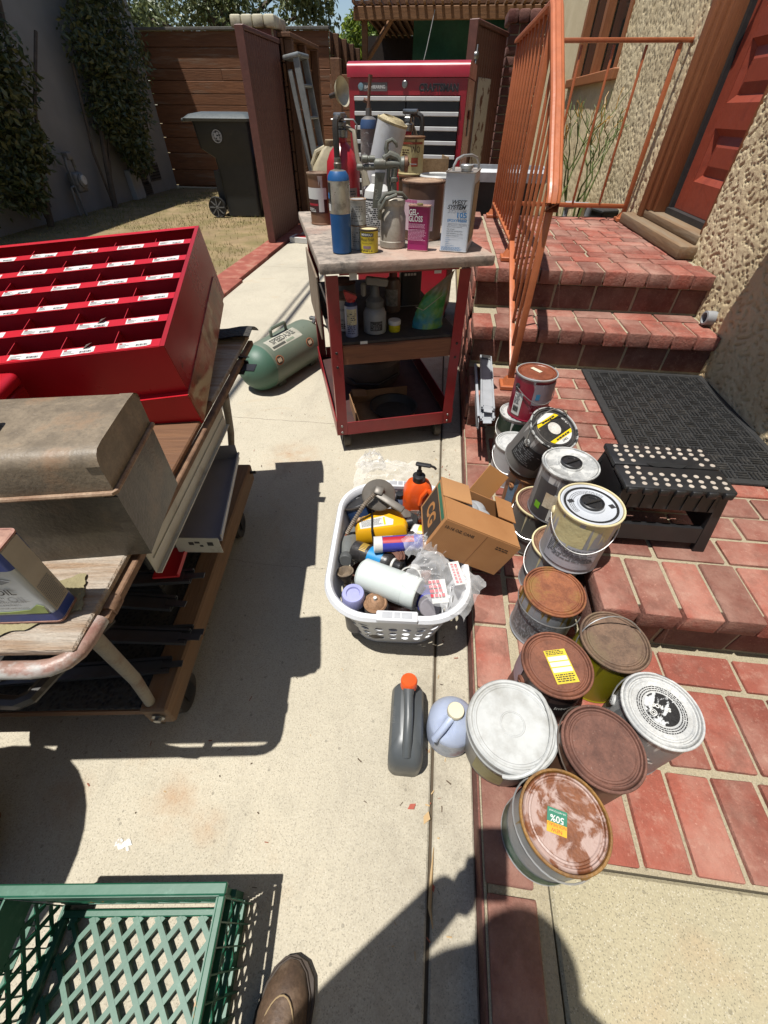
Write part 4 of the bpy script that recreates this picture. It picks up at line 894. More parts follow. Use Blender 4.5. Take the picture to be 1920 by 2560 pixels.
q = G(); wrap_patch(q, 0.0367, FC - 1.25, FC - 0.55, 0.125, 0.205); q.ob('black_label', M_ink, t); q = G(); wrap_patch(q, 0.037, FC - 1.15, FC - 0.75, 0.162, 0.178); q.ob('blue_mark', M_inkb, t); q = G(); wrap_patch(q, 0.037, FC - 1.2, FC - 0.6, 0.128, 0.148); q.ob('white_mark', M_paper, t)
# --- two stacked little tins
for k in range(2):
    tm = plain('grey_tin', srgb(184, 186, 186), 0.45, 0.15, var=0.2, vs=40, dirt=srgb(110, 96, 84))
    t = thing('small_tin', ['small grey tin under another tin beside the yellow tin', 'small grey tin stacked on its twin beside the yellow tin'][k], 'tin', (-0.302, 1.805, ZT + k * 0.077), 0.3, GT)
    q = G(); q.lathe([(0.029, 0), (0.0305, 0.002), (0.0295, 0.005), (0.0295, 0.068), (0.0305, 0.071), (0.0305, 0.074)], 32); q.ob('body', tm, t)
    q = G(); q.lathe([(0.0307, 0.0735), (0.0307, 0.0762), (0.028, 0.0764), (0.027, 0.073), (0.024, 0.0725), (0.0001, 0.0728)], 32); q.ob('lid', m_rust('tin_lid_rust', srgb(150, 104, 74), srgb(196, 170, 140)), t)
    text_rows(t, 0.0299, FC - 0.9, FC + 0.6, 0.012, 0.06, 7, M_greyprint, seed=5 + k)
# --- yellow wood finish tin
t = thing('wood_stain_tin', 'small yellow wood finish tin at the front edge of the cart top', 'tin', (-0.256, 1.762, ZT), 0, GT)
q = G(); q.lathe([(0.032, 0), (0.0338, 0.002), (0.033, 0.005), (0.033, 0.066), (0.0338, 0.069)], 36); q.ob('body', m_body('yellow_print', srgb(214, 190, 52), srgb(50, 40, 24), 0.18), t)
q = G(); q.lathe([(0.0345, 0.068), (0.035, 0.073), (0.0335, 0.0745), (0.0305, 0.0735), (0.0295, 0.070), (0.026, 0.0695), (0.0001, 0.0698)], 36, mfun=lambda j: 0 if j < 4 else 1); q.ob('lid', [m_rust('lid_dark', srgb(60, 48, 40), srgb(110, 92, 70)), plain('lid_cream', srgb(222, 206, 160), 0.6)], t)
q = G(); wrap_patch(q, 0.0333, FC - 0.75, FC + 0.75, 0.052, 0.063); q.ob('brand_band', M_ink, t)
wrap_text(t, 'MINWAX', 0.0105, 0.0336, FC, 0.0575, M_inkw, bold=0.0003); wrap_text(t, 'Wood Finish', 0.0135, 0.0336, FC, 0.043, M_ink, shear=0.2, sx=0.8); wrap_text(t, 'Penetrating Stain', 0.0058, 0.0336, FC, 0.032, M_ink)
q = G(); wrap_patch(q, 0.0334, FC - 0.45, FC + 0.45, 0.015, 0.024); q.ob('colour_panel', plain('mauve_panel', srgb(150, 124, 130), 0.6), t); text_rows(t, 0.0335, FC - 0.8, FC + 0.8, 0.006, 0.013, 2, M_ink, seed=3)
# --- spray gun on its cup
sg = thing('spray_gun', 'old grey paint spray gun standing on its metal cup', 'spray gun', (-0.178, 1.855, ZT), R(8), GT)
M_gun = plain('gun_metal', srgb(122, 124, 114), 0.5, 0.25, var=0.25, vs=30, dirt=srgb(90, 80, 66), dirt_amt=(0.45, 0.75), ds=30, bump=0.15, bs=120)
M_cup = plain('cup_metal', srgb(184, 176, 162), 0.5, 0.12, var=0.15, vs=24, dirt=srgb(120, 108, 94), dirt_amt=(0.5, 0.8), ds=22)
q = G(); q.lathe([(0.046, 0), (0.049, 0.004), (0.049, 0.022), (0.0475, 0.024), (0.0475, 0.095), (0.042, 0.112), (0.0395, 0.118), (0.0395, 0.14)], 44); q.ob('cup', M_cup, sg)
q = G(); q.lathe([(0.042, 0.132), (0.0435, 0.135), (0.0435, 0.148), (0.036, 0.155), (0.012, 0.158), (0.0001, 0.158)], 40); q.ob('cup_lid', M_cup, sg)
q = G(); q.tube([(-0.05, -0.03, 0.105), (-0.052, -0.03, 0.14), (-0.03, -0.035, 0.165), (0.0, -0.03, 0.17), (0.03, -0.02, 0.166), (0.048, -0.005, 0.15)], 0.006, 8); q.tube([(-0.052, -0.025, 0.112), (-0.045, -0.045, 0.125), (-0.03, -0.05, 0.152), (0.01, -0.045, 0.165)], 0.006, 8); q.box((-0.05, -0.028, 0.115), (0.016, 0.02, 0.05), 0, None, 0.005, 2); q.ob('yoke_clamp', M_gun, sg)
q = G(); q.tube([(0.0, 0, 0.157), (0.0, 0, 0.2), (0.003, 0, 0.235)], 0.011, 14, rads=[0.013, 0.010, 0.012]); q.lathe([(0.012, 0), (0.016, 0.002), (0.016, 0.012), (0.012, 0.014)], 6, 0, TR((0, 0, 0.196))); q.ob('stem', M_gun, sg)
q = G(); XR = TR((0, 0, 0.245), 0, 0, PI / 2)
q.lathe([(0.012, -0.07), (0.0155, -0.066), (0.0155, -0.03), (0.013, -0.028), (0.013, 0.02), (0.020, 0.024), (0.021, 0.034), (0.018, 0.036)], 22, 0, XR)
q.tube([(-0.03, 0, 0.235), (-0.03, 0, 0.262), (-0.015, 0, 0.27), (0.01, 0, 0.262), (0.02, 0, 0.25)], 0.012, 10); q.ob('gun_body', M_gun, sg)
q = G(); q.lathe([(0.0165, 0.034), (0.0225, 0.036), (0.0225, 0.046), (0.017, 0.049), (0.008, 0.050), (0.004, 0.053), (0.0001, 0.053)], 26, 0, XR); q.ob('air_cap', plain('gun_brass', srgb(132, 98, 76), 0.5, 0.5), sg)
q = G(); q.tube([(0.05, 0, 0.245), (0.078, 0, 0.2445)], 0.0015, 6); q.ob('needle', M_steel, sg)
for (z, x0, x1, r) in ((0.258, -0.112, -0.066, 0.011), (0.236, -0.13, -0.066, 0.0095)):
    q = G(); q.lathe([(r * .6, x0), (r, x0 + .003), (r, x0 + .02), (r * .75, x0 + .022), (r * .75, x0 + .026), (r * .95, x0 + .028), (r * .9, x1)], 12, 0, TR((0, 0, z), 0, 0, PI / 2)); q.ob('adjusting_knob', M_gun, sg)
q = G(); q.prism([(-0.066, 0.222), (-0.03, 0.222), (-0.038, 0.19), (-0.048, 0.135), (-0.052, 0.122), (-0.077, 0.122), (-0.074, 0.15), (-0.068, 0.19)], -0.010, 0.010, 0, Matrix.Rotation(PI / 2, 4, 'X')); q.ob('handle', M_gun, sg)
lettering(sg, 'PRO', 0.017, Matrix.Translation((-0.0605, -0.0104, 0.162)) @ Matrix.Rotation(PI / 2, 4, 'X') @ Matrix.Rotation(R(98), 4, 'Z'), plain('gun_letter', srgb(160, 160, 148), 0.6))
q = G(); q.tube([(-0.02, 0, 0.262), (-0.028, 0, 0.285), (-0.024, 0, 0.302), (-0.008, 0, 0.308), (0.006, 0, 0.298), (0.009, 0, 0.288)], 0.006, 8, rads=[.009, .008, .007, .006, .0055, .004]); q.ob('hanging_hook', M_gun, sg)
q = G(); q.tube([(-0.012, 0, 0.262), (-0.018, 0, 0.235), (-0.02, 0, 0.2), (-0.014, 0, 0.165), (-0.006, 0, 0.148)], 0.006, 8, rads=[.008, .007, .006, .006, .004]); q.ob('trigger', M_gun, sg)
# --- pink gel can
def flat_can(label, c, w, d, h, rz, m, topm, name, cat, group, r=0.008):
    t = thing(name, label, cat, c, rz, group); ring = lambda s, z: [(p[0], p[1], z) for p in rrect(w * s, d * s if d * s > 0 else d, r, 4)]
    e = 0.002
    rg = lambda ex, z: [(p[0], p[1], z) for p in rrect(w + ex, d + ex, r, 4)]
    q = G(); q.loft([rg(0, 0.003), rg(-e, 0.006), rg(-e, h - 0.006), rg(0, h - 0.003)]); q.ob('body', m, t)
    q = G(); q.loft([rg(e, 0.0), rg(e, 0.003), rg(0, 0.0034)]); q.ob('base_seam', topm, t)
    q = G(); q.loft([rg(0, h - 0.003), rg(e, h - 0.0025), rg(e, h + 0.0005), rg(-e, h + 0.0005), rg(-2.4 * e, h - 0.002)]); q.ob('top_seam', topm, t); return t
t = flat_can('magenta gel polish tin with white lettering on the cart top', (-0.078, 1.812, ZT), 0.078, 0.034, 0.138, R(-8), m_body('magenta_print', srgb(158, 30, 96), srgb(96, 24, 52), 0.1), m_rust('gel_top', srgb(140, 96, 84), srgb(190, 150, 130)), 'polish_tin', 'tin', GT)
q = G(); q.lathe([(0.011, 0.138), (0.011, 0.142), (0.009, 0.143), (0.008, 0.14), (0.0001, 0.14)], 18); q.ob('spout', plain('spout_olive', srgb(140, 130, 80), 0.5, 0.3), t)
FT = lambda x, z, d: wall_T((x, -d / 2 - 0.0012, z), 0)
lettering(t, 'GEL-', 0.024, FT(-0.036, 0.118, 0.034), M_inkw, align='LEFT', sx=0.72, bold=0.0006); lettering(t, 'GLOSS', 0.024, FT(-0.036, 0.099, 0.034), M_inkw, align='LEFT', sx=0.72, bold=0.0006)
flat_rows(t, FT(-0.004, 0.078, 0.034), 0.066, 0.014, 4, plain('pink_print', srgb(226, 176, 200), 0.5), seed=2, chars=(0.002, 0.006)); flat_rows(t, FT(-0.002, 0.05, 0.034), 0.068, 0.036, 9, plain('pink_print', srgb(226, 176, 200), 0.5), seed=3, chars=(0.002, 0.006))
lettering(t, 'GEL-GLOSS', 0.013, Matrix.Translation((0.0392, 0.0, 0.034)) @ Matrix.Rotation(PI / 2, 4, 'Z') @ Matrix.Rotation(PI / 2, 4, 'X') @ Matrix.Rotation(PI / 2, 4, 'Z'), plain('pink_print', srgb(226, 176, 200), 0.5), sx=0.8)
# --- epoxy resin can
t = flat_can('tall white epoxy resin can with wire carry handle at right of the cart top', (0.066, 1.878, ZT), 0.102, 0.165, 0.232, R(-9), plain('resin_white', srgb(196, 202, 210), 0.38, var=0.06, dirt=srgb(150, 132, 110), dirt_amt=(0.66, 0.85)), m_rust('resin_seam', srgb(120, 104, 90), srgb(168, 160, 150), rough=0.5), 'resin_can', 'can', GT)
RD = 0.165
q = G(); q.b2((0.0512, -0.07, 0.03), (0.0518, 0.07, 0.2)); q.ob('stained_side', m_rust('resin_stain', srgb(196, 180, 150), srgb(168, 140, 100), srgb(120, 96, 70)), t, smooth=False)
q = G(); q.lathe([(0.018, 0.2315), (0.018, 0.238), (0.0215, 0.2385), (0.0215, 0.247), (0.0195, 0.249), (0.0001, 0.249)], 24, 0, TR((0.012, -0.035, 0))); q.ob('screw_cap', M_tin, t)
q = G(); q.tube([(-0.03, -0.055, 0.232), (-0.03, -0.053, 0.246), (-0.022, -0.045, 0.262), (-0.005, -0.02, 0.27), (0.018, 0.02, 0.27), (0.034, 0.048, 0.262), (0.042, 0.058, 0.246), (0.042, 0.06, 0.232)], 0.004, 8); q.ob('carry_handle', M_tin, t)
lettering(t, 'WEST', 0.017, FT(0.003, 0.150, RD), M_ink, sx=1.15, shear=0.3, bold=0.0004); lettering(t, 'SYSTEM', 0.017, FT(-0.003, 0.136, RD), M_ink, sx=1.1, shear=0.3, bold=0.0004)
lettering(t, '105', 0.021, FT(0.018, 0.113, RD), M_inkb, sx=1.25, bold=0.0005); lettering(t, 'EPOXY RESIN', 0.0115, FT(0.004, 0.097, RD), M_inkb, bold=0.0002)
for i, s_ in enumerate(('Superior water resistance', 'High strength', 'Easy to mix, working clarity', 'Easily modified for gap filling', 'Excellent adhesion to')): lettering(t, s_, 0.0052, FT(-0.03, 0.079 - i * 0.0068, RD), M_ink, align='LEFT')
for i, s_ in enumerate(('Wood', 'Fiberglass', 'Metals', 'Fabrics', 'Masonry surfaces')): lettering(t, s_, 0.0048, FT(-0.032, 0.045 - i * 0.0058, RD), M_inkb, align='LEFT')
flat_rows(t, FT(-0.004, 0.011, RD), 0.08, 0.012, 4, M_inkb, seed=9, chars=(0.003, 0.009))
# --- big brown can with pink label, behind the tins
t = paint_can('large brown gallon can with torn pink label behind the magenta tin', (-0.079, 2.03, ZT), m_rust('lid_tan', srgb(150, 118, 92), srgb(190, 160, 130), srgb(92, 64, 48)), m_body('brown_tin', srgb(112, 82, 66), srgb(70, 48, 38), 0.3, 0.1), m_rust('rim_brown', srgb(86, 58, 44), srgb(130, 94, 70)), group=GT, ears=False)
wrap_label(t, 0.0825, FC - 0.85, FC + 0.75, 0.035, 0.135, plain('pink_label', srgb(226, 196, 206), 0.55, var=0.08, dirt=srgb(170, 150, 140))); wrap_label(t, 0.0828, FC - 0.82, FC - 0.1, 0.125, 0.134, plain('pink_band', srgb(196, 110, 150), 0.5), 'label_band')
wrap_label(t, 0.0829, FC + 0.25, FC + 0.72, 0.05, 0.115, plain('grey_label', srgb(176, 172, 168), 0.5), 'label_picture')
# --- reddish brown quart can, left
t = paint_can('brown rimmed can with white and maroon label at left edge of the cart top', (-0.545, 2.26, ZT), m_rust('lid_choc', srgb(112, 84, 66), srgb(150, 124, 100)), m_body('rusty_tin', srgb(140, 104, 80), srgb(206, 200, 196), 0.35, 0.1), r=0.052, h=0.185, group=GT, ears=False)
wrap_label(t, 0.0527, FC - 1.1, FC + 0.9, 0.095, 0.135, M_paper); wrap_label(t, 0.0527, FC - 1.1, FC + 0.9, 0.045, 0.0949, plain('maroon_label', srgb(70, 40, 40), 0.5)); wrap_label(t, 0.053, FC - 0.9, FC + 0.1, 0.072, 0.08, plain('red_stripe', srgb(176, 40, 56), 0.5), 'label_stripe'); wrap_label(t, 0.0531, FC + 0.15, FC + 0.6, 0.05, 0.12, M_paper, 'torn_label'); text_rows(t, 0.0533, FC - 0.9, FC - 0.1, 0.05, 0.066, 3, M_inkw, seed=8)
# --- cream plastic jug
t = thing('plastic_jug', 'dirty cream plastic jug behind the brown can on the cart', 'jug', (-0.545, 2.42, ZT), R(10), GT); M_cream = plain('jug_cream', srgb(190, 178, 146), 0.5, var=0.12, dirt=srgb(120, 104, 82), dirt_amt=(0.5, 0.8))
rg = lambda w, d, z, x=0: [(p[0] + x, p[1], z) for p in rrect(w, d, min(w, d) * 0.3, 4)]
q = G(); q.loft([rg(.12, .09, 0), rg(.13, .1, .01), rg(.13, .1, .15), rg(.12, .09, .19), rg(.07, .05, .25, .02), rg(.045, .045, .262, .025)]); q.ob('body', M_cream, t)
q = G(); q.lathe([(0.022, 0), (0.024, 0.003), (0.024, 0.02), (0.021, 0.022), (0.0001, 0.022)], 20, 0, TR((0.025, 0, 0.262))); q.ob('cap', plain('cap_tan', srgb(150, 130, 100), 0.6), t)
q = G(); q.tube([(-0.05, 0, 0.16), (-0.06, 0, 0.2), (-0.04, 0, 0.24), (0.0, 0, 0.256)], 0.011, 8); q.ob('handle', M_cream, t)
# --- red fire extinguisher
def extinguisher(label, loc, rz, s=1.0, grp=GT, rot=None):
    t = thing('fire_extinguisher', label, 'extinguisher', loc, rz, grp, rot); M_er = plain('ext_red', srgb(176, 36, 48), 0.35, var=0.12, dirt=srgb(150, 100, 96), dirt_amt=(0.58, 0.85), ds=10)
    q = G(); q.lathe([(0.055, 0), (0.061, 0.006), (0.0615, 0.2), (0.058, 0.235), (0.045, 0.265), (0.026, 0.288), (0.018, 0.296), (0.018, 0.31)], 40); q.ob('tank', M_er, t)
    q = G(); q.lathe([(0.02, 0.31), (0.023, 0.313), (0.023, 0.335), (0.014, 0.34), (0.014, 0.352)], 18); q.box((0.0, 0, 0.352), (0.03, 0.03, 0.02), 0, None, 0.004); q.ob('valve', M_steel, t)
    q = G(); q.tube([(0, -0.012, 0.372), (0, -0.04, 0.372), (0, -0.062, 0.362), (0, -0.068, 0.34), (0, -0.066, 0.28), (0, -0.064, 0.2)], 0.011, 8); q.ob('lever', plain('ext_black', srgb(64, 60, 56), 0.5, 0.3, dirt=srgb(110, 100, 88)), t)
    q = G(); q.box((0, -0.01, 0.378), (0.03, 0.07, 0.018), 0, None, 0.006, 2); q.ob('carry_handle', M_steel, t)
    q = G(); q.tube([(-0.03, -0.015, 0.366), (0.05, -0.012, 0.366), (0.062, -0.012, 0.35), (0.058, -0.012, 0.325)], 0.003, 6); q.ob('pin', M_steel, t)
    q = G(); q.tube([(0.02, 0, 0.345), (0.05, -0.01, 0.33), (0.06, -0.03, 0.29), (0.066, -0.03, 0.24), (0.09, -0.035, 0.2), (0.1, -0.04, 0.16)], 0.009, 8, rads=[.008, .008, .008, .008, .012, .016]); q.ob('hose', plain('hose_grey', srgb(150, 140, 120), 0.6), t)
    q = G(); wrap_patch(q, 0.062, -PI / 2 + 0.1, -PI / 2 + 1.2, 0.05, 0.15); q.ob('label', plain('ext_label', srgb(140, 120, 116), 0.6), t); text_rows(t, 0.0625, -PI / 2 + 0.15, -PI / 2 + 1.1, 0.055, 0.145, 10, M_ink, seed=4)
    return t
extinguisher('red fire extinguisher with black lever standing behind the blue cylinder', (-0.425, 2.2, ZT), R(-6)).scale = (1.12, 1.12, 0.96)
t = extinguisher('dark red extinguisher leaning behind the tilted white cylinder', (-0.19, 2.62, ZT - 0.003), R(80))
# --- rusty torch cylinder with burner
t = thing('gas_torch', 'rusty grey torch cylinder with upright burner tube behind the extinguisher', 'gas torch', (-0.345, 2.42, ZT), 0, GT)
q = G(); q.lathe([(0.033, 0), (0.037, 0.004), (0.037, 0.32), (0.0372, 0.321)], 32); q.ob('sleeve', m_rust('torch_peel', srgb(120, 112, 108), srgb(152, 140, 134), srgb(110, 74, 60), srgb(190, 186, 182), (0.55, 0.58), 30), t)
q = G(); q.lathe([(0.0375, 0.321), (0.037, 0.335), (0.033, 0.35), (0.02, 0.358), (0.013, 0.36), (0.013, 0.385), (0.0001, 0.385)], 30, mfun=lambda j: 0 if j < 2 else 1); q.ob('shoulder', [plain('torch_blue', srgb(58, 84, 124), 0.5), plain('torch_top', srgb(120, 116, 112), 0.5, 0.4)], t)
q = G(); q.tube([(0, 0, 0.385), (0, 0, 0.405), (0.002, 0, 0.42), (0.006, 0, 0.455), (0.01, 0, 0.482)], 0.007, 10, rads=[.009, .007, .006, .007, .009]); q.tube([(-0.005, 0, 0.405), (-0.02, 0, 0.41)], 0.007, 8); q.ob('burner', m_rust('burner_rust', srgb(92, 60, 46), srgb(130, 94, 72)), t)
# --- tilted white cylinder
t = thing('white_cylinder', 'tall dusty white metal cylinder tilted to the left on the cart', 'canister', (-0.318, 2.26, ZT + 0.0165), 0, GT, rot=(R(3), R(16), 0)); M_wc = plain('white_tin', srgb(204, 206, 208), 0.5, var=0.07, dirt=srgb(170, 160, 142), dirt_amt=(0.5, 0.72), ds=6)
q = G(); q.lathe([(0.058, 0), (0.06, 0.004), (0.06, 0.335), (0.0605, 0.34)], 40); q.ob('body', M_wc, t)
q = G(); q.lathe([(0.0605, 0.338), (0.062, 0.342), (0.062, 0.346), (0.0595, 0.347), (0.057, 0.343), (0.055, 0.346), (0.04, 0.356), (0.038, 0.35), (0.0001, 0.349)], 40); q.ob('top', m_rust('wc_top', srgb(150, 134, 100), srgb(196, 180, 140)), t)
# --- cream WO.. can on a gold-lettered can
t = paint_can('gold lettered can under the cream can on the cart', (-0.155, 2.40, ZT), m_rust('lid_rust2', srgb(110, 76, 50), srgb(150, 108, 72)), m_body('dark_gold_tin', srgb(86, 62, 44), srgb(176, 140, 70), 0.3), r=0.054, h=0.172, group=GT, ears=False); wrap_text(t, 'OO', 0.03, 0.0535, FC - 0.55, 0.09, plain('gold_ink', srgb(196, 160, 90), 0.4, 0.3), sx=0.8)
t = paint_can('cream wood finish can with WO lettering stacked behind the white cylinder', (-0.155, 2.40, ZT + 0.172), m_rust('lid_rust2', srgb(110, 76, 50), srgb(150, 108, 72)), m_body('cream_tin', srgb(206, 190, 138), srgb(92, 62, 36), 0.42), r=0.056, h=0.128, group=GT, ears=False)
wrap_text(t, 'WO', 0.03, 0.0558, FC + 0.52, 0.085, plain('brown_ink', srgb(74, 46, 30), 0.5), sx=0.8); q = G(); wrap_patch(q, 0.0556, FC + 0.2, FC + 0.75, 0.03, 0.06); q.ob('red_panel', plain('red_panel', srgb(160, 70, 50), 0.5), t); wrap_label(t, 0.0567, FC - 1.2, FC + 1.2, 0.103, 0.11, plain('red_panel', srgb(160, 70, 50), 0.5), 'label_band'); text_rows(t, 0.0558, FC - 0.6, FC + 0.1, 0.02, 0.09, 9, plain('brown_ink', srgb(74, 46, 30), 0.5), seed=12)
# --- old cardboard box
t = thing('cardboard_box', 'torn water stained cardboard box at the back of the cart', 'box', (-0.07, 2.58, ZT), R(12), GT); M_oldcard = m_rust('card_old', srgb(170, 138, 98), srgb(190, 160, 120), srgb(70, 48, 34), rough=0.9)
for (a, b) in (((-0.07, -0.07, 0), (-0.064, 0.07, 0.20)), ((0.064, -0.07, 0), (0.07, 0.07, 0.225)), ((-0.0635, -0.07, 0), (0.0635, -0.066, 0.22)), ((-0.0635, 0.066, 0), (0.0635, 0.07, 0.2))):
    q = G(); q.b2(a, b); q.ob('panel', M_oldcard, t, smooth=False)
q = G(); q.b2((-0.0635, -0.0655, 0), (0.0635, 0.0655, 0.004)); q.ob('bottom', M_oldcard, t, smooth=False)
# --- white tub with rim and white bottle with print
t = thing('white_tub', 'white plastic tub with rolled rim behind the resin can', 'tub', (-0.02, 2.36, ZT), 0, GT)
q = G(); q.lathe([(0.07, 0), (0.082, 0.16), (0.088, 0.162), (0.09, 0.172), (0.086, 0.178), (0.08, 0.174), (0.07, 0.02), (0.0001, 0.02)], 36); q.ob('tub', plain('tub_white', srgb(212, 212, 208), 0.45), t)
t = thing('white_bottle', 'white bottle with dense black print behind the spray gun', 'bottle', (-0.262, 2.06, ZT), 0, GT)
q = G(); q.lathe([(0.05, 0), (0.054, 0.005), (0.054, 0.13), (0.05, 0.15), (0.03, 0.168), (0.02, 0.172)], 36); q.ob('body', plain('tub_white', srgb(212, 212, 208), 0.45), t); q = G(); q.lathe([(0.024, 0.172), (0.024, 0.195), (0.021, 0.198), (0.0001, 0.198)], 24); q.ob('cap', M_white_paint, t)
text_rows(t, 0.0545, FC - 0.8, FC + 0.6, 0.02, 0.118, 15, M_ink, seed=14); q = G(); wrap_patch(q, 0.0546, FC - 0.8, FC + 0.8, 0.122, 0.127); q.ob('black_line', M_ink, t)

# --- on the shelf
t = thing('aerosol_can', 'blue and white aerosol can with red trigger cap on the cart shelf', 'aerosol', cw(0.098, 0.075, ZS), R(19), GS)
q = G(); q.lathe([(0.0245, 0), (0.026, 0.002), (0.026, 0.118), (0.0265, 0.12), (0.022, 0.13), (0.018, 0.133)], 28, mfun=lambda j: 0 if j < 3 else 1); q.ob('body', [m_body('aero_print', srgb(150, 160, 196), srgb(60, 70, 120), 0.3), plain('navy', srgb(34, 44, 84), 0.5)], t)
q = G(); q.lathe([(0.018, 0.133), (0.0175, 0.143), (0.0001, 0.143)], 20); q.prism([(-0.02, 0.142), (0.02, 0.142), (0.024, 0.152), (0.012, 0.158), (-0.022, 0.172), (-0.026, 0.165)], -0.014, 0.014, 0, Matrix.Rotation(PI / 2, 4, 'X')); q.ob('trigger_cap', plain('cap_red', srgb(176, 36, 40), 0.4), t)
q = G(); wrap_patch(q, 0.0264, -PI / 2 - 0.9, -PI / 2 + 0.8, 0.05, 0.11); q.ob('label', plain('label_cream', srgb(214, 206, 170), 0.5), t); text_rows(t, 0.0267, -PI / 2 - 0.85, -PI / 2 + 0.75, 0.015, 0.105, 12, plain('navy', srgb(34, 44, 84), 0.5), seed=6)
t = paint_can('white petroleum tin with brown lid behind the aerosol on the shelf', cw(0.085, 0.17, ZS), m_rust('lid_choc', srgb(112, 84, 66), srgb(150, 124, 100)), plain('white_tin2', srgb(206, 204, 198), 0.5), r=0.05, h=0.13, group=GS, ears=False); wrap_text(t, 'PETROLEUM', 0.012, 0.0497, FC - 0.3, 0.085, M_ink); wrap_text(t, 'CLEANER', 0.012, 0.0497, FC - 0.3, 0.045, M_ink); text_rows(t, 0.0497, FC - 0.9, FC + 0.5, 0.012, 0.035, 3, M_ink, seed=7)
t = paint_can('dark brown tin stacked at the left of the cart shelf', cw(0.1, 0.3, ZS), m_rust('lid_dkrust', srgb(74, 44, 36), srgb(100, 62, 48)), plain('dark_tin', srgb(96, 100, 104), 0.5), r=0.055, h=0.15, group=GS, ears=False)
t = thing('spray_jar', 'grey sprayer jar with nozzle head on the cart shelf', 'sprayer', cw(0.2, 0.1, ZS), R(19), GS); M_jar = plain('jar_grey', srgb(140, 142, 142), 0.5)
q = G(); q.lathe([(0.042, 0), (0.047, 0.004), (0.047, 0.075), (0.04, 0.092), (0.032, 0.098), (0.032, 0.102)], 36); q.ob('jar', M_jar, t)
q = G(); q.lathe([(0.0345, 0.1), (0.036, 0.103), (0.036, 0.125), (0.03, 0.13), (0.02, 0.14), (0.016, 0.175), (0.012, 0.18), (0.0001, 0.18)], 24); q.ob('cap', plain('jar_dark', srgb(92, 94, 94), 0.5), t)
q = G(); q.box((-0.02, 0, 0.19), (0.09, 0.026, 0.03), 0, TR((0, 0, 0), 0, 0, 0.15), 0.008, 2); q.box((-0.045, 0, 0.165), (0.02, 0.02, 0.05), 0, None, 0.006); q.ob('spray_head', plain('jar_dark2', srgb(120, 116, 110), 0.5), t)
q = G(); wrap_patch(q, 0.0474, -PI / 2 - 0.6, -PI / 2 + 0.5, 0.018, 0.055); q.ob('black_label', M_ink, t); text_rows(t, 0.0477, -PI / 2 - 0.55, -PI / 2 + 0.45, 0.022, 0.05, 5, M_greyprint, seed=3)
t = thing('small_jar', 'little yellow jar with white screw lid on the cart shelf', 'jar', cw(0.282, 0.09, ZS), 0, GS)
q = G(); q.lathe([(0.0225, 0), (0.0245, 0.003), (0.0245, 0.028), (0.022, 0.031)], 24); q.ob('glass', plain('jar_yellow', srgb(206, 190, 40), 0.25), t); q = G(); q.lathe([(0.0255, 0.029), (0.026, 0.031), (0.026, 0.044), (0.0245, 0.0455), (0.0001, 0.0455)], 26); q.ob('lid', M_white_paint, t)
# snack-like pouch (green grit bag)
t = thing('foil_pouch', 'crumpled green and blue plastic pouch leaning on the cart shelf', 'pouch', cw(0.43, 0.10, ZS), R(12), GS)
def pouch(u, v, s):
    w = 0.066 * (1 - 0.15 * v); x = (u - 0.5) * 2 * w + 0.045 * v * v; z = v * (0.13 + 0.085 * u)
    th = 0.028 * math.sin(PI * min(1, u * 1.0)) ** 0.6 * (1 - v) ** 0.7; cr = 0.006 * noise.noise(Vector((u * 7, v * 9, s * 3)))
    return (x + 0.003 * noise.noise(Vector((v * 12, u * 4, 5))), s * th + cr + 0.02 * v, z + 0.001)
q = G(); q.grid(lambda u, v: pouch(u, v, -1), 18, 22); q.grid(lambda u, v: pouch(1 - u, v, 1), 18, 22)
s = N('pouch_print'); zz = s.xyz(); c = s.mix(s.ramp(zz[2], 0.02, 0.08), srgb(40, 130, 150), srgb(70, 150, 70)); c = s.mix(s.ramp(s.noise(18, 4), 0.45, 0.6), c, srgb(120, 170, 80)); c = s.mix(s.ramp(zz[2], 0.12, 0.15), c, srgb(170, 150, 116)); s.bump(s.noise(40, 3), 0.4, 0.01); q.ob('bag', s.fin(c, 0.3), t)
q = G(); q.tube([(-0.06, -0.03, 0.095), (-0.03, -0.045, 0.085), (0.01, -0.035, 0.11), (0.05, -0.03, 0.14)], 0.0015, 5); q.ob('drawstring', plain('string', srgb(190, 180, 150), 0.8), t)
t = thing('dark_bottle', 'dark plastic bottle with pointed cap in the shade of the shelf', 'bottle', cw(0.33, 0.33, ZS), 0, GS); q = G(); q.lathe([(0.033, 0), (0.036, 0.004), (0.036, 0.11), (0.03, 0.135), (0.015, 0.145)], 24); q.ob('body', plain('bottle_brown', srgb(110, 90, 78), 0.4), t); q = G(); q.lathe([(0.018, 0.145), (0.018, 0.165), (0.006, 0.172), (0.004, 0.195), (0.0001, 0.195)], 18); q.ob('cap', plain('cap_red2', srgb(110, 40, 36), 0.4), t); wrap_label(t, 0.0373, FC - 0.9, FC + 0.9, 0.03, 0.1, plain('mottled', srgb(150, 146, 140), 0.5, var=0.5, vs=60))
t = flat_can('black tin with white lettering at the back right of the shelf', cw(0.43, 0.4, ZS), 0.1, 0.05, 0.2, R(19), plain('tin_black', srgb(40, 38, 38), 0.5), M_tin, 'varnish_tin', 'tin', GS); flat_rows(t, FT(0, 0.15, 0.05), 0.07, 0.05, 3, M_inkw, seed=95, fill=0.6, chars=(0.006, 0.016))
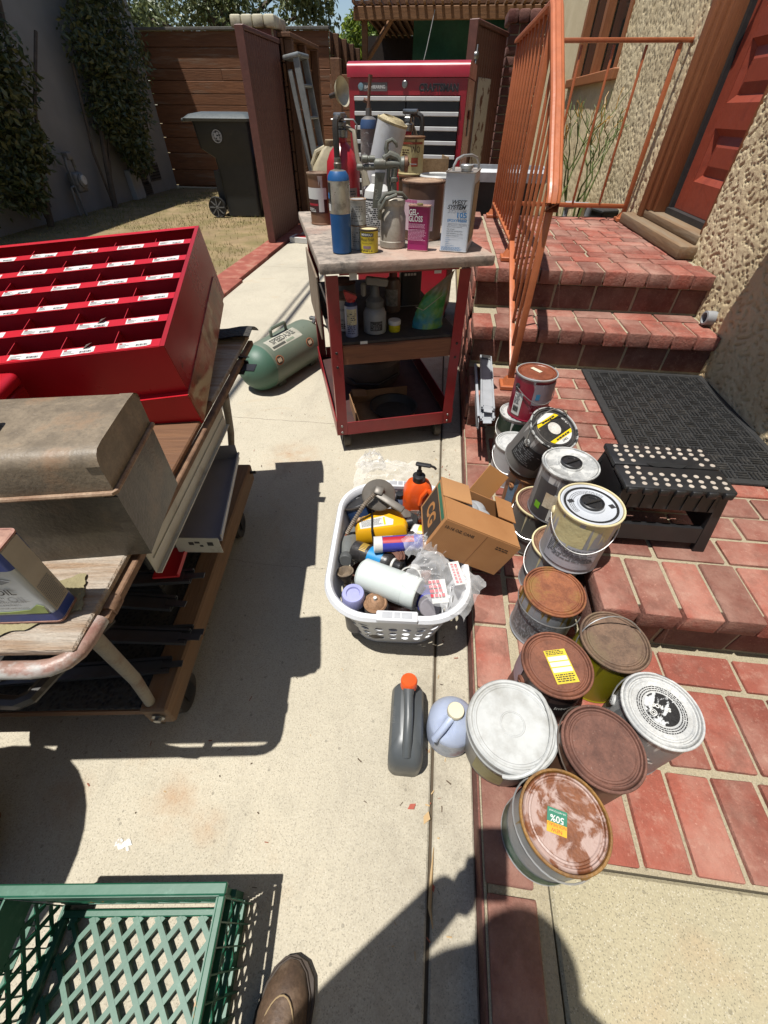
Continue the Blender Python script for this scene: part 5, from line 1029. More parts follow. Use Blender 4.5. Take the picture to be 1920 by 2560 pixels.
# --- in the bottom tray: carton sides, saw blade disc, black tub
t = thing('flat_carton', 'cut down cardboard tray lying in the bottom of the cart', 'carton', cw(0.24, 0.16, 0.1065), R(19)); M_card2 = plain('carton_brown', srgb(150, 112, 76), 0.85, bump=0.2)
q = G(); q.b2((-0.14, 0.10, 0), (0.16, 0.104, 0.07)); q.ob('back_side', M_card2, t, smooth=False); q = G(); q.b2((-0.145, -0.1, 0), (-0.141, 0.099, 0.06)); q.ob('left_side', M_card2, t, smooth=False); q = G(); q.b2((-0.14, -0.1, 0), (0.16, 0.099, 0.003)); q.ob('base', M_card2, t, smooth=False); q = G(); q.b2((-0.14, 0.03, 0.066), (-0.07, 0.099, 0.07), 0, TR((0, 0, 0), 0, 0, 0.1)); q.ob('flap', M_card2, t, smooth=False)
t = thing('black_pan', 'round black rubber pan in the bottom of the cart', 'pan', cw(0.3, 0.14, 0.1105)); q = G(); q.lathe([(0.09, 0), (0.115, 0.03), (0.12, 0.032), (0.12, 0.036), (0.112, 0.034), (0.088, 0.005), (0.0001, 0.005)], 36); q.ob('pan', M_black_rubber, t)
t = thing('oil_drum_lid', 'big dusty grey machine part stored behind the carton in the cart', 'machine part', cw(0.26, 0.56, 0.1065)); q = G(); q.lathe([(0.16, 0), (0.17, 0.02), (0.17, 0.11), (0.15, 0.13), (0.06, 0.14), (0.06, 0.2), (0.05, 0.21), (0.0001, 0.21)], 36); q.ob('housing', plain('machine_grey', srgb(96, 86, 80), 0.7, var=0.2), t); q = G(); q.tube([(-0.16, -0.06, 0.05), (-0.05, -0.19, 0.04), (0.08, -0.2, 0.05), (0.17, -0.08, 0.06)], 0.007, 6); q.ob('cable', M_black_rubber, t)

# ================================================================== RED TOOL CHEST
TC = thing('tool_chest', 'red metal tool chest with black and silver drawers behind the cart', 'tool chest', (-0.585, 3.32, 0), R(-7))
M_chest = plain('chest_red', srgb(164, 32, 46), 0.34, var=0.1, vs=5, dirt=srgb(120, 44, 44), dirt_amt=(0.6, 0.9), ds=6)
M_chest_side = plain('chest_red_bounce', srgb(150, 40, 36), 0.3, var=0.15, vs=5, dirt=srgb(140, 72, 40), dirt_amt=(0.5, 0.8), ds=5)  # orange patches are sun bounce put into the side colour
CW, CD = 0.67, 0.44; DB, DT = 0.62, 1.262
q = G(); q.b2((0, 0.001, 0.60), (0.03, CD, 1.330), 0); q.b2((CW - 0.03, 0.001, 0.60), (CW, CD, 1.330)); q.b2((0.0301, CD - 0.01, 0.6), (CW - 0.0301, CD, 1.33)); q.b2((0.0301, 0.0015, 0.6), (CW - 0.0301, CD - 0.0101, 0.62)); q.b2((0.0301, 0.0012, DT), (CW - 0.0301, CD - 0.0101, 1.330)); q.ob('case', M_chest, TC, smooth=False)
q = G(); q.b2((CW, 0.012, 0.61), (CW + 0.002, CD - 0.012, 1.325)); q.ob('side_panel', M_chest_side, TC, smooth=False)
q = G(); pr_ = [(-0.008, 1.332), (-0.008, 1.372), (0.004, 1.388), (0.03, 1.396), (CD - 0.02, 1.396), (CD + 0.004, 1.38), (CD + 0.004, 1.332)]
q.loft([[(x, y, z) for y, z in pr_] for x in (-0.006, CW + 0.006)]); q.ob('lid', M_chest, TC, ang=50)
rows = [1.258 - 0.0612 * i for i in range(11)]
M_dblk = plain('drawer_black', (0.014, 0.014, 0.015), 0.4, var=0.2, dirt=srgb(60, 54, 50), dirt_amt=(0.6, 0.9)); M_dsil = plain('drawer_silver', srgb(226, 226, 224), 0.4, 0.1, var=0.06, dirt=srgb(150, 140, 124), dirt_amt=(0.6, 0.85))
for i, z in enumerate(rows):
    if z - 0.05 < DB: break
    for (x0, x1) in (((0.033, 0.333), (0.337, CW - 0.033)) if i < 2 else ((0.033, CW - 0.033),)):
        q = G(); q.b2((x0, -0.004, z - 0.058), (x1, 0.03, z), 0, None, 0.002); d = q.ob('drawer', M_dblk, TC)
        q = G(); q.prism([(-0.0045, z - 0.019), (-0.013, z - 0.016), (-0.013, z - 0.002), (-0.0045, z)], x0, x1, 0, Matrix(((0, 0, 1, 0), (1, 0, 0, 0), (0, 1, 0, 0), (0, 0, 0, 1)))); q.ob('pull', M_dsil, d, smooth=False)
q = G(); q.b2((0.01, 0.02, 0.08), (CW - 0.01, CD, 0.599), 0, None, 0.006); q.ob('base_cabinet', M_chest, TC)
for x in (0.08, CW - 0.08):
    for y in (0.08, CD - 0.08):
        q = G(); q.lathe([(0.0001, -0.015), (0.035, -0.015), (0.04, 0), (0.035, 0.015), (0.0001, 0.015)], 18, 0, TR((x, y, 0.04), 0, 0, PI / 2)); q.ob('caster', M_black_rubber, TC)
q = G(); q.lathe([(0.0001, 0), (0.016, 0), (0.016, 0.005), (0.012, 0.008), (0.0001, 0.008)], 20, 0, TR((0.325, 0, 1.305), 0, PI / 2)); q.ob('lock', M_steel, TC)
q = G(); q.b2((0.07, -0.002, 1.278), (0.225, 0.001, 1.312)); bp = q.ob('name_plate', plain('plate_grey', srgb(120, 112, 110), 0.5, 0.3), TC, smooth=False)
q = G(); q.lathe([(0.0001, 0), (0.017, 0), (0.014, 0.005), (0.0001, 0.006)], 20, 0, TR((0.072, -0.0015, 1.296), 0, PI / 2)); q.ob('ball_emblem', plain('emblem_teal', srgb(140, 170, 180), 0.3, 0.5), TC)
lettering(TC, 'BALL\u2022BEARING', 0.019, wall_T((0.153, -0.0028, 1.2945), 0), M_inkw, bold=0.0003, sx=0.95)
lettering(TC, 'CRAFTSMAN', 0.04, wall_T((0.515, -0.003, 1.29), 0), plain('badge_black', srgb(34, 26, 28), 0.4), bold=0.0016, sx=0.95)
lettering(TC, 'CRAFTSMAN', 0.04, wall_T((0.516, -0.0015, 1.291), 0), plain('badge_grey', srgb(150, 130, 130), 0.4), bold=0.0022, sx=0.95)
q = G(); q.b2((CW + 0.002, 0.20, 1.09), (CW + 0.006, 0.27, 1.20)); q.ob('handle_recess', M_ink, TC, smooth=False); q = G(); q.b2((CW + 0.006, 0.195, 1.165), (CW + 0.012, 0.275, 1.205), 0, None, 0.002); q.ob('side_handle', m_rust('side_handle', srgb(150, 96, 60), srgb(120, 84, 60)), TC)
q = G(); q.add([(0, 0, 0), (0.03, 0.05, 0), (0, 0.1, 0), (-0.03, 0.05, 0)], [(0, 1, 2, 3)], 0, Matrix.Translation((CW + 0.0025, 0.1, 0.95)) @ Matrix.Rotation(PI / 2, 4, 'Z') @ Matrix.Rotation(PI / 2, 4, 'X')); q.ob('sticker', plain('sticker_yellow', srgb(196, 130, 40), 0.5), TC, smooth=False)
# green wedge of a garden tool leaning beside the chest
# ================================================================== CANS ON THE BRICKS
M_lid_rust = m_rust('lid_rust', srgb(112, 68, 50), srgb(142, 88, 64), srgb(96, 60, 48))
M_lid_rust_dk = m_rust('lid_rust_plain', srgb(104, 68, 56), srgb(122, 82, 68))
M_lid_oxide = m_rust('lid_oxide', srgb(134, 76, 48), srgb(160, 98, 62), srgb(118, 104, 40), rough=0.7)
M_lid_olive = m_rust('lid_olive', srgb(104, 82, 66), srgb(132, 104, 84), srgb(96, 88, 60))
M_lid_glossy = m_rust('lid_brown_gloss', srgb(124, 74, 48), srgb(146, 92, 60), srgb(100, 60, 42), srgb(182, 156, 146), (0.49, 0.56), 17, 0.42)
M_rim_gold = m_rust('rim_gold', srgb(128, 88, 44), srgb(164, 122, 58), srgb(96, 58, 38), rough=0.45)
M_lid_white = plain('lid_white', srgb(198, 200, 198), 0.5, var=0.07, vs=30, dirt=srgb(150, 148, 140), dirt_amt=(0.46, 0.76), ds=12)
M_lid_paint = m_rust('lid_white_paint', srgb(196, 198, 198), srgb(216, 216, 212), srgb(150, 150, 148), rough=0.45)
M_lid_greyp = m_rust('lid_grey_paint', srgb(170, 172, 172), srgb(200, 200, 196), srgb(60, 60, 60), srgb(206, 206, 202), (0.5, 0.56), 26, 0.5)
M_lid_black = m_rust('lid_black_paint', srgb(50, 48, 48), srgb(64, 62, 60), srgb(90, 84, 78), srgb(200, 200, 196), (0.64, 0.67), 40, 0.5)
M_plastic_blk = plain('plastic_black', (0.016, 0.016, 0.017), 0.36, var=0.15, dirt=srgb(110, 104, 94), dirt_amt=(0.66, 0.8), ds=30)
UP = Matrix.Identity(4)
def lid_T(h, x=0, y=0, rz=0, dz=0.0): return Matrix.Translation((x, y, h - 0.0022 + dz)) @ Matrix.Rotation(rz, 4, 'Z')
def disc(r, n=36): return [(r * math.cos(2 * PI * i / n), r * math.sin(2 * PI * i / n), 0) for i in range(n)]
def lid_disc(t, h, r, mat, name='lid_label', dz=0.0004, rz=0):
    q = G(); q.add(disc(r), [tuple(range(36))], 0, lid_T(h, 0, 0, rz, dz)); return q.ob(name, mat, t, smooth=False)
def lid_band(t, h, r, y0, y1, mat, rz, name='lid_stripe', dz=0.0008):
    xs = lambda y: math.sqrt(max(0, r * r - y * y)); q = G(); n = 6
    v = []; f = []
    for i in range(n + 1):
        y = y0 + (y1 - y0) * i / n; v += [(-xs(y), y, 0), (xs(y), y, 0)]
    for i in range(n): f.append((2 * i, 2 * i + 1, 2 * i + 3, 2 * i + 2))
    q.add(v, f, 0, lid_T(h, 0, 0, rz, dz)); return q.ob(name, mat, t, smooth=False)
def ring_print(t, h, radii, mat, seed, z=0.0006, a0=0.0, a1=2 * PI, fill=0.0022):
    rnd = random.Random(seed); q = G()
    for r in radii:
        a = a0
        while a < a1 - 0.06:
            w = rnd.uniform(0.03, 0.14)
            q.add([(r_ * math.cos(b), r_ * math.sin(b), h - 0.0024 + z) for r_, b in ((r, a), (r + fill, a), (r + fill, min(a + w, a1)), (r, min(a + w, a1)))], [(0, 1, 2, 3)]); a += w + 0.03
    o = q.ob('ring_print', mat, t, smooth=False); o['kind'] = 'stuff'; return o
TOCAM = lambda x, y: math.atan2(-y, -x)     # direction from a can towards the camera
# c1 front glossy brown lid
a = TOCAM(.327, .19); h = 0.186
t = paint_can('glossy brown lidded can with green and yellow sticker, nearest the concrete pad', (.327, .189, ZA), M_lid_glossy, m_body('tin_grey_green', srgb(176, 178, 178), srgb(150, 120, 50), 0.38, 0.1), M_rim_gold, h=h, rz=R(118), bail=R(18), wire=plain('bail_white', srgb(190, 190, 188), 0.4, 0.5))
q = G(); q.b2((-0.018, -0.013, 0), (0.018, 0.010, 0.0006), 0, lid_T(h, 0.008, 0.012, R(-118) + R(168), 0.0005)); q.ob('green_sticker', plain('sticker_green', srgb(52, 130, 104), 0.45), t, smooth=False)
q = G(); q.b2((-0.018, 0.0101, 0), (0.018, 0.027, 0.0006), 0, lid_T(h, 0.008, 0.012, R(-118) + R(168), 0.0005)); q.ob('yellow_sticker', plain('sticker_yel', srgb(226, 176, 40), 0.45), t, smooth=False)
TS1 = lid_T(h, 0.008, 0.012, R(-118) + R(168), 0.0014)
lettering(t, '50%', 0.015, TS1 @ Matrix.Translation((0, 0.003, 0)), M_inkw, bold=0.0003); lettering(t, 'OR NETTOYANT', 0.004, TS1 @ Matrix.Translation((0, -0.0085, 0)), M_inkw); lettering(t, 'NOUVEAU', 0.0072, TS1 @ Matrix.Translation((0, 0.0135, 0)), plain('ink_red', srgb(196, 60, 30), 0.5)); lettering(t, 'NEW', 0.0085, TS1 @ Matrix.Translation((0, 0.0215, 0)), plain('ink_red', srgb(196, 60, 30), 0.5))
wrap_label(t, .0833, R(-118) + a - 1.1, R(-118) + a + 1.4, 0.012, 0.062, plain('label_green', srgb(34, 92, 68), 0.5, dirt=srgb(150, 160, 150), dirt_amt=(0.5, 0.7)))
# c2 plain rust
paint_can('plain chocolate rust lidded can between the white tub and the white lidded can', (.429, .324, ZA), M_lid_rust_dk, m_body('tin_rusty', srgb(116, 84, 66), srgb(86, 52, 40), 0.5), h=0.192, rz=R(60), bail=R(25), wire=M_wire_rust)
# c3 white plastic tub
t = thing('plastic_tub', 'white lidded plastic paint tub with white handle at the brick edge', 'tub', (.253, .357, ZA), R(-105))
q = G(); q.lathe([(0.082, 0), (0.085, 0.004), (0.092, 0.128), (0.092, 0.13)], 48); q.ob('tub', m_body('tub_clear', srgb(176, 172, 162), srgb(140, 130, 100), 0.2), t)
q = G(); q.lathe([(0.0925, 0.128), (0.099, 0.13), (0.1, 0.136), (0.0985, 0.139), (0.099, 0.15), (0.1, 0.152), (0.0995, 0.163), (0.096, 0.167), (0.091, 0.1665), (0.089, 0.163), (0.086, 0.1625), (0.084, 0.1645), (0.081, 0.1645), (0.079, 0.1625), (0.028, 0.162), (0.0265, 0.1635), (0.0245, 0.1635), (0.0235, 0.162), (0.0001, 0.1618)], 56); q.ob('lid', M_lid_white, t)
pts = [(0.104 * math.cos(x), 0.080 * math.sin(x), 0.145 + 0.028 * min(1, 1.6 * math.sin(x))) for x in [PI * i / 20 for i in range(21)]]; q = G(); q.tube(pts, 0.0045, 8); q.ob('handle', M_lid_white, t)
wrap_label(t, .0915, TOCAM(.253, .357) + R(105) - 0.3, TOCAM(.253, .357) + R(105) + 0.5, 0.03, 0.1, plain('label_olive', srgb(150, 140, 96), 0.5))
# c4 yellow sticker lid
h = 0.19; t = paint_can('brown lidded can with a yellow paper label stuck on its lid', (.367, .498, ZA), M_lid_rust, m_body('tin_int', srgb(84, 66, 62), srgb(60, 44, 38), 0.4), h=h, rz=R(20))
TS4 = lid_T(h, 0.006, -0.004, R(14 - 20), 0.0006); q = G(); q.b2((-0.027, -0.045, 0), (0.027, 0.038, 0.0005), 0, TS4); q.ob('yellow_label', plain('label_yellow', srgb(222, 198, 56), 0.55, dirt=srgb(180, 160, 90)), t, smooth=False)
for y in (-0.018, -0.004, 0.010): 
    q = G(); q.b2((-0.024, y, 0.0006), (0.024, y + 0.011, 0.0009), 0, TS4); q.ob('form_line', M_paper, t, smooth=False)
flat_rows(t, TS4 @ Matrix.Translation((0, 0.030, 0.001)), 0.046, 0.012, 3, M_ink, seed=21, chars=(0.003, 0.008)); flat_rows(t, TS4 @ Matrix.Translation((0, -0.033, 0.001)), 0.046, 0.02, 4, M_ink, seed=22, chars=(0.003, 0.008))
wrap_label(t, .0833, R(-20) + TOCAM(.367, .498) - 0.5, R(-20) + TOCAM(.367, .498) + 1.3, 0.08, 0.15, plain('label_dark', srgb(44, 38, 40), 0.45)); wrap_text(t, 'Interior', 0.02, .0826, R(-20) + TOCAM(.367, .498) + 0.95, 0.128, M_inkw, bold=0.0004)
q = G(); wrap_patch(q, .0829, R(-20) + 2.5, R(-20) + 3.4, 0.1, 0.18); q.ob('mauve_label', plain('label_mauve', srgb(170, 150, 160), 0.5), t)
# c5 olive can, wire handle across the lid
paint_can('mustard yellow can with dark lid and wire handle lying across it', (.523, .577, ZA), M_lid_olive, m_body('tin_mustard', srgb(150, 140, 24), srgb(104, 96, 20), 0.5, 0, 0.35), h=0.19, rz=R(6), bail=R(62))
# c6 white lid, black roundel
h = 0.2; t = paint_can('white painted can with black printed roundel on its lid and raised wire handle', (.573, .413, ZA), M_lid_paint, m_body('tin_silver_print', srgb(150, 152, 152), srgb(210, 210, 206), 0.5, 0.2), h=h, rz=R(-22), bail=R(32))
lid_disc(t, h, 0.036, m_rust('roundel_black', srgb(26, 26, 28), srgb(36, 36, 38), None, srgb(206, 208, 208), (0.5, 0.53), 22, 0.5), 'roundel'); ring_print(t, h, (0.040, 0.0445, 0.049), M_ink, 5)
TS6 = lid_T(h, 0, 0, R(22) + R(165), 0.0012); lettering(t, 'SP ROSE', 0.012, TS6 @ Matrix.Translation((0.004, -0.004, 0)), M_inkw, bold=0.0006)
q = G(); ringgeo(q, TS6 @ Matrix.Translation((0.018, 0.014, 0)), 0.006, 0.0078); ringgeo(q, TS6 @ Matrix.Translation((0.018, 0.014, 0)), 0.0025, 0.0042); q.ob('ring_mark', M_inkw, t, smooth=False)
text_rows(t, .0822, R(22) + TOCAM(.573, .413) - 0.9, R(22) + TOCAM(.573, .413) + 0.9, 0.03, 0.13, 6, M_inkw, seed=9, fill=0.5)
# c7 orange rust lid, grey label with drips
t = paint_can('orange rust lidded can with grey printed label and olive drips', (.399, .713, ZA), M_lid_oxide, m_body('tin_grey_drip', srgb(158, 162, 168), srgb(140, 112, 30), 0.62), h=0.19, rz=R(-20), bail=R(-8) + PI)
text_rows(t, .0822, R(20) + TOCAM(.399, .713) - 1.0, R(20) + TOCAM(.399, .713) + 0.7, 0.03, 0.14, 14, M_greyprint, seed=31)
# stacked pairs along the platform
q_low = M_lid_rust
t = paint_can('grey can with cream drips under the cream splashed can', (.446, .889, ZA), m_rust('lid_cream_rust', srgb(120, 84, 64), srgb(150, 112, 84)), m_body('tin_grey2', srgb(150, 152, 154), srgb(206, 196, 150), 0.45), plain('rim_cream', srgb(222, 208, 164), 0.4), h=0.19, rz=R(150), bail='front', bdir=TOCAM(.446, .889) - R(150) - 0.5)
t = paint_can('tin with cream rim and black eyelet at the bottom of the stack behind the carton', (.419, 1.076, ZA), M_lid_rust_dk, m_body('tin_dkprint', srgb(96, 96, 92), srgb(206, 196, 160), 0.45), plain('rim_cream', srgb(222, 208, 164), 0.4), h=0.19, rz=R(160), ears=M_plastic_blk, bail='front', bdir=TOCAM(.419, 1.076) - R(160) - 0.2)
t = paint_can('copper brown can with blue smear under the tilted black lidded can', (.415, 1.255, ZA), m_rust('lid_copper', srgb(150, 100, 62), srgb(186, 130, 84)), m_body('tin_copper', srgb(134, 92, 58), srgb(96, 120, 140), 0.5), h=0.19, rz=R(30)); wrap_label(t, .0833, TOCAM(.415, 1.255) - R(30) - 0.9, TOCAM(.415, 1.255) - R(30) - 0.45, 0.02, 0.15, plain('smear_blue', srgb(96, 122, 144), 0.6))
t = paint_can('small white spattered can below and left of the tilted can', (.374, 1.432, ZA), M_lid_paint, m_body('tin_white_spat', srgb(190, 190, 192), srgb(60, 60, 62), 0.3), h=0.185, r=0.078, rz=R(100), bail='front', bdir=TOCAM(.374, 1.432) - R(100))
t = paint_can('dark green banded can with white runs under the red labelled can', (.415, 1.665, ZA), M_lid_greyp, m_body('tin_green', srgb(176, 178, 174), srgb(220, 220, 216), 0.4), h=0.19, rz=R(95), bail='front', bdir=TOCAM(.415, 1.665) - R(95) - 0.6); wrap_label(t, .0833, 0, 2 * PI, 0.11, 0.172, m_body('label_dkgreen', srgb(22, 52, 40), srgb(206, 210, 206), 0.4))
# upper layer
zu = ZA + 0.1915
h = 0.2; az = TOCAM(.462, .858)
t = paint_can('cream splashed can with black twist cap in its lid, in front of the step stool', (.462, .858, zu), plain('lid_label_grey', srgb(196, 200, 206), 0.45, var=0.04), m_body('tin_cream_drip', srgb(168, 168, 172), srgb(206, 196, 150), 0.85), plain('rim_cream', srgb(222, 208, 164), 0.4), h=h, r=0.0845, rz=R(25), bail='front', bdir=az - R(25) + 0.25, plastic=M_plastic_blk)
q = G(); q.lathe([(0.064, h - 0.0052), (0.076, h - 0.0052), (0.0762, h - 0.004), (0.064, h - 0.004), (0.064, h - 0.0052)], 48, caps=False); q.ob('lid_ring', M_plastic_blk, t); ring_print(t, h, (0.044, 0.049, 0.054), M_greyprint, 8, -0.003, 0.3, 3.4)
q = G(); q.b2((0.042, -0.03, h - 0.0054), (0.056, -0.016, h - 0.0048)); q.ob('icon', M_ink, t, smooth=False); q = G(); q.b2((-0.05, 0.024, h - 0.0054), (-0.034, 0.036, h - 0.0048)); q.ob('icon', M_ink, t, smooth=False)
wrap_label(t, .0857, R(-25) + az - 0.75, R(-25) + az + 0.95, 0.02, 0.105, m_body('label_silver', srgb(190, 190, 198), srgb(206, 196, 150), 0.7)); text_rows(t, .0855, R(-25) + az - 0.7, R(-25) + az + 0.9, 0.05, 0.1, 8, M_greyprint, seed=41)
q = G(); wrap_patch(q, .0835, R(-25) + az - 0.7, R(-25) + az + 0.35, 0.1, 0.178); q.ob('paint_splash', plain('paint_cream', srgb(206, 194, 146), 0.5, bump=0.4, bs=60), t)
h = 0.19; az = TOCAM(.45, 1.046)
t = paint_can('grey lidded can with black twist cap and torn picture label, second in the stacked row', (.45, 1.046, zu), M_lid_greyp, m_body('tin_spatter', srgb(120, 120, 124), srgb(206, 206, 204), 0.6), M_lid_greyp, h=h, rz=R(30), plastic=M_plastic_blk, bail=R(-50), bdir=az - R(30) - 1.0)
wrap_label(t, .0833, R(-30) + az - 0.9, R(-30) + az - 0.1, 0.01, 0.15, plain('label_dkgrey', srgb(70, 68, 70), 0.5)); wrap_label(t, .0836, R(-30) + az - 0.1, R(-30) + az + 0.9, 0.01, 0.12, M_paper); text_rows(t, .0833, R(-30) + az + 0.0, R(-30) + az + 0.85, 0.02, 0.09, 9, M_greyprint, seed=44); q = G(); wrap_patch(q, .0829, R(-30) + az - 0.75, R(-30) + az - 0.5, 0.04, 0.065); q.ob('green_mark', plain('lime', srgb(130, 196, 40), 0.5), t)
q = G(); wrap_patch(q, .083, R(-30) + az - 0.42, R(-30) + az + 0.1, 0.06, 0.115); q.ob('picture', m_rust('pic_beige', srgb(206, 190, 160), srgb(226, 214, 190), srgb(176, 140, 92)), t); wrap_text(t, 'M2', 0.035, .0829, R(-30) + az + 0.25, 0.14, plain('navy_ink', srgb(40, 52, 90), 0.5), bold=0.001)
# tilted can
nrm = Vector((0.235, -0.372, 1)).normalized(); qt = nrm.to_track_quat('Z', 'Y'); h = 0.19; base = Vector((.422, 1.197, .470)) - nrm * h
t = paint_can('black lidded can with two yellow stripes, tilted towards the camera', base, M_lid_black, m_body('tin_blackgrey', srgb(120, 118, 116), srgb(196, 194, 190), 0.35), plain('rim_whiteblk', srgb(180, 180, 176), 0.45, dirt=(0.02, 0.02, 0.02), dirt_amt=(0.5, 0.55), ds=40), h=h, rot=qt.to_euler(), bail=R(60))
lid_disc(t, h, 0.06, m_rust('lid_label_blk', srgb(44, 42, 42), srgb(54, 52, 50), None, srgb(190, 188, 184), (0.66, 0.69), 46, 0.4)); rzl = R(14)
lid_band(t, h, 0.06, 0.042, 0.0598, M_paper, rzl, 'white_field'); lid_band(t, h, 0.06, -0.0598, -0.042, M_paper, rzl, 'white_field'); lid_band(t, h, 0.06, 0.029, 0.0418, plain('stripe_yellow', srgb(238, 206, 24), 0.4), rzl); lid_band(t, h, 0.06, -0.0418, -0.029, plain('stripe_yellow', srgb(238, 206, 24), 0.4), rzl)
lid_disc(t, h, 0.023, m_rust('lid_pic', srgb(206, 200, 190), srgb(226, 222, 214), srgb(196, 168, 120)), 'lid_picture', 0.001); TL = lid_T(h, 0, 0, rzl + PI, 0.0018); flat_rows(t, TL @ Matrix.Translation((0, -0.0355, 0)), 0.07, 0.007, 1, M_ink, seed=96, fill=0.8); flat_rows(t, TL @ Matrix.Translation((0, 0.0355, 0)), 0.07, 0.007, 1, M_ink, seed=97, fill=0.8); lettering(t, 'TINT', 0.012, TL @ Matrix.Translation((0.0, 0.048, 0)), M_ink)
wrap_label(t, .0834, -PI / 2 - 1.9, -PI / 2 - 0.5, 0.05, 0.14, m_rust('label_blk', srgb(34, 34, 36), srgb(44, 44, 46), None, srgb(150, 150, 148), (0.66, 0.7), 30)); text_rows(t, .0829, -PI / 2 - 1.8, -PI / 2 - 0.9, 0.06, 0.13, 8, M_greyprint, seed=51)
# red labelled can
h = 0.19; az = TOCAM(.442, 1.657)
t = paint_can('red labelled showroom can with brown painted lid at the top of the stack', (.442, 1.657, zu), m_rust('lid_redbrown', srgb(126, 66, 44), srgb(146, 82, 56), None, srgb(214, 208, 200), (0.66, 0.68), 12, 0.4), m_body('tin_red', srgb(140, 24, 50), srgb(196, 196, 198), 0.35, 0, 0.35), plain('rim_tin', srgb(196, 198, 198), 0.35, 0.4), h=h, rz=R(-60), ears=M_plastic_blk, bail='front', bdir=az + R(60) + 0.75)
q = G(); q.b2((-0.03, -0.012, 0), (0.02, 0.006, 0.0006), 0, lid_T(h, -0.01, 0.01, R(60) + R(-50), 0.0006)); q.ob('tape', plain('tape_cream', srgb(226, 214, 190), 0.6), t, smooth=False)
wrap_label(t, .0833, R(60) + az - 0.85, R(60) + az - 0.35, 0.02, 0.12, M_paper); text_rows(t, .083, R(60) + az - 0.8, R(60) + az - 0.4, 0.07, 0.115, 6, M_greyprint, seed=61)
q = G(); [wrap_patch(q, .0831, R(60) + az - 0.78 + i * 0.03, R(60) + az - 0.765 + i * 0.03 + (0.008 if i % 3 else 0), 0.035, 0.06, 0, 1) for i in range(11)]; q.ob('barcode', M_ink, t, smooth=False)['kind'] = 'stuff'
wrap_text(t, 'SHOW', 0.024, .083, R(60) + az + 0.42, 0.07, plain('ink_mauve', srgb(170, 96, 116), 0.5), sx=0.9); wrap_text(t, 'STAIN', 0.011, .083, R(60) + az + 0.35, 0.046, plain('ink_pink', srgb(206, 160, 170), 0.5)); q = G(); wrap_patch(q, .0828, R(60) + az + 0.1, R(60) + az + 1.5, 0.08, 0.17); q.ob('grey_patch', m_body('patch_grey', srgb(150, 140, 150), srgb(196, 196, 200), 0.6), t); q = G(); wrap_patch(q, .0832, R(60) + az + 0.25, R(60) + az + 0.45, 0.105, 0.13); q.ob('blue_mark', plain('cyan', srgb(60, 150, 196), 0.5), t)

# ================================================================== DRAWER SLIDES, MAT, STOOL
M_zinc = plain('zinc', srgb(186, 190, 194), 0.4, 0.2, var=0.12, dirt=srgb(120, 120, 120), dirt_amt=(0.6, 0.85))
def slide(label, loc, rot, L=0.52, mat=M_zinc, grp='grey drawer slides lying over the step edge', w=0.058):
    t = thing('drawer_slide', label, 'drawer slide', loc, 0, grp, rot)
    q = G(); q.b2((-w / 2, 0, 0), (w / 2, L, 0.0015)); q.b2((-w / 2, 0, 0.0016), (-w / 2 + 0.0015, L, 0.011)); q.b2((w / 2 - 0.0015, 0, 0.0016), (w / 2, L, 0.011)); q.b2((-w / 2 + .0016, 0, 0.0095), (-w / 2 + 0.007, L, 0.011)); q.b2((w / 2 - .007, 0, 0.0095), (w / 2 - .0016, L, 0.011)); q.ob('outer_channel', mat, t, smooth=False)
    q = G(); q.b2((-w / 2 + 0.009, 0.02, 0.004), (w / 2 - 0.009, L - 0.01, 0.0075)); q.b2((-w / 2 + 0.012, -0.03, 0.004), (w / 2 - 0.012, 0.0199, 0.0068)); q.ob('inner_rail', mat, t, smooth=False)
    q = G(); q.b2((-w / 2 + 0.006, L - 0.04, 0.0115), (w / 2 - 0.006, L - 0.004, 0.0155), 0, None, 0.002); q.ob('stop', M_steel, t); return t
slide('flat grey drawer slide on top of the bundle by the railing foot', (0.262, 1.58, 0.302), (0, R(4), R(-2.5)))
slide('drawer slide turned on edge at the left of the bundle by the railing foot', (0.222, 1.545, 0.262), (0, R(86), R(-1)), 0.5)
slide('drawer slide lying under the flat one by the railing foot', (0.27, 1.57, 0.262), (0, 0, R(-3)), 0.5); slide('lowest drawer slide poking out farthest over the brick edge', (0.262, 1.535, 0.277), (0, R(-6), R(-3)), 0.5)
# mat
mt = thing('rubber_mat', 'black rubber door mat with basket weave ridges on the brick platform', 'mat', (0, 0, ZB + 0.003))
q = G(); q.b2((0.775, 1.25, 0), (1.355, 2.112, 0.006), 0, None, 0.002); q.ob('base', M_black_rubber, mt)
q = G(); c_ = 0.0475
for i in range(11):
    for j in range(17):
        x = 0.804 + i * c_; y = 1.275 + j * c_
        for k in range(3):
            o = (k - 1.0) * 0.0145
            if (i + j) % 2: q.box((x + 0.0235, y + 0.0235 + o, 0.0075), (0.042, 0.0085, 0.006), 0, None, 0, 1, (0.94, 0.6))
            else: q.box((x + 0.0235 + o, y + 0.0235, 0.0075), (0.0085, 0.042, 0.006), 0, None, 0, 1, (0.6, 0.94))
o = q.ob('tread_ridges', plain('rubber_glint', srgb(46, 46, 46), 0.38, var=0.4, vs=30, dirt=srgb(92, 88, 82), dirt_amt=(0.55, 0.8), ds=24), mt, smooth=False); o['kind'] = 'stuff'  # paler dusty ridges, glints of light put into their tone
q = G()
for (a, b) in (((0.7755, 1.2505), (1.3545, 1.271)), ((0.7755, 2.0925), (1.3545, 2.1115)), ((0.7755, 1.2715), (0.797, 2.092)), ((1.334, 1.2715), (1.3545, 2.092))): q.b2((a[0], a[1], 0.0061), (b[0], b[1], 0.0085), 0, None, 0.001)
q.ob('border', M_black_rubber, mt)
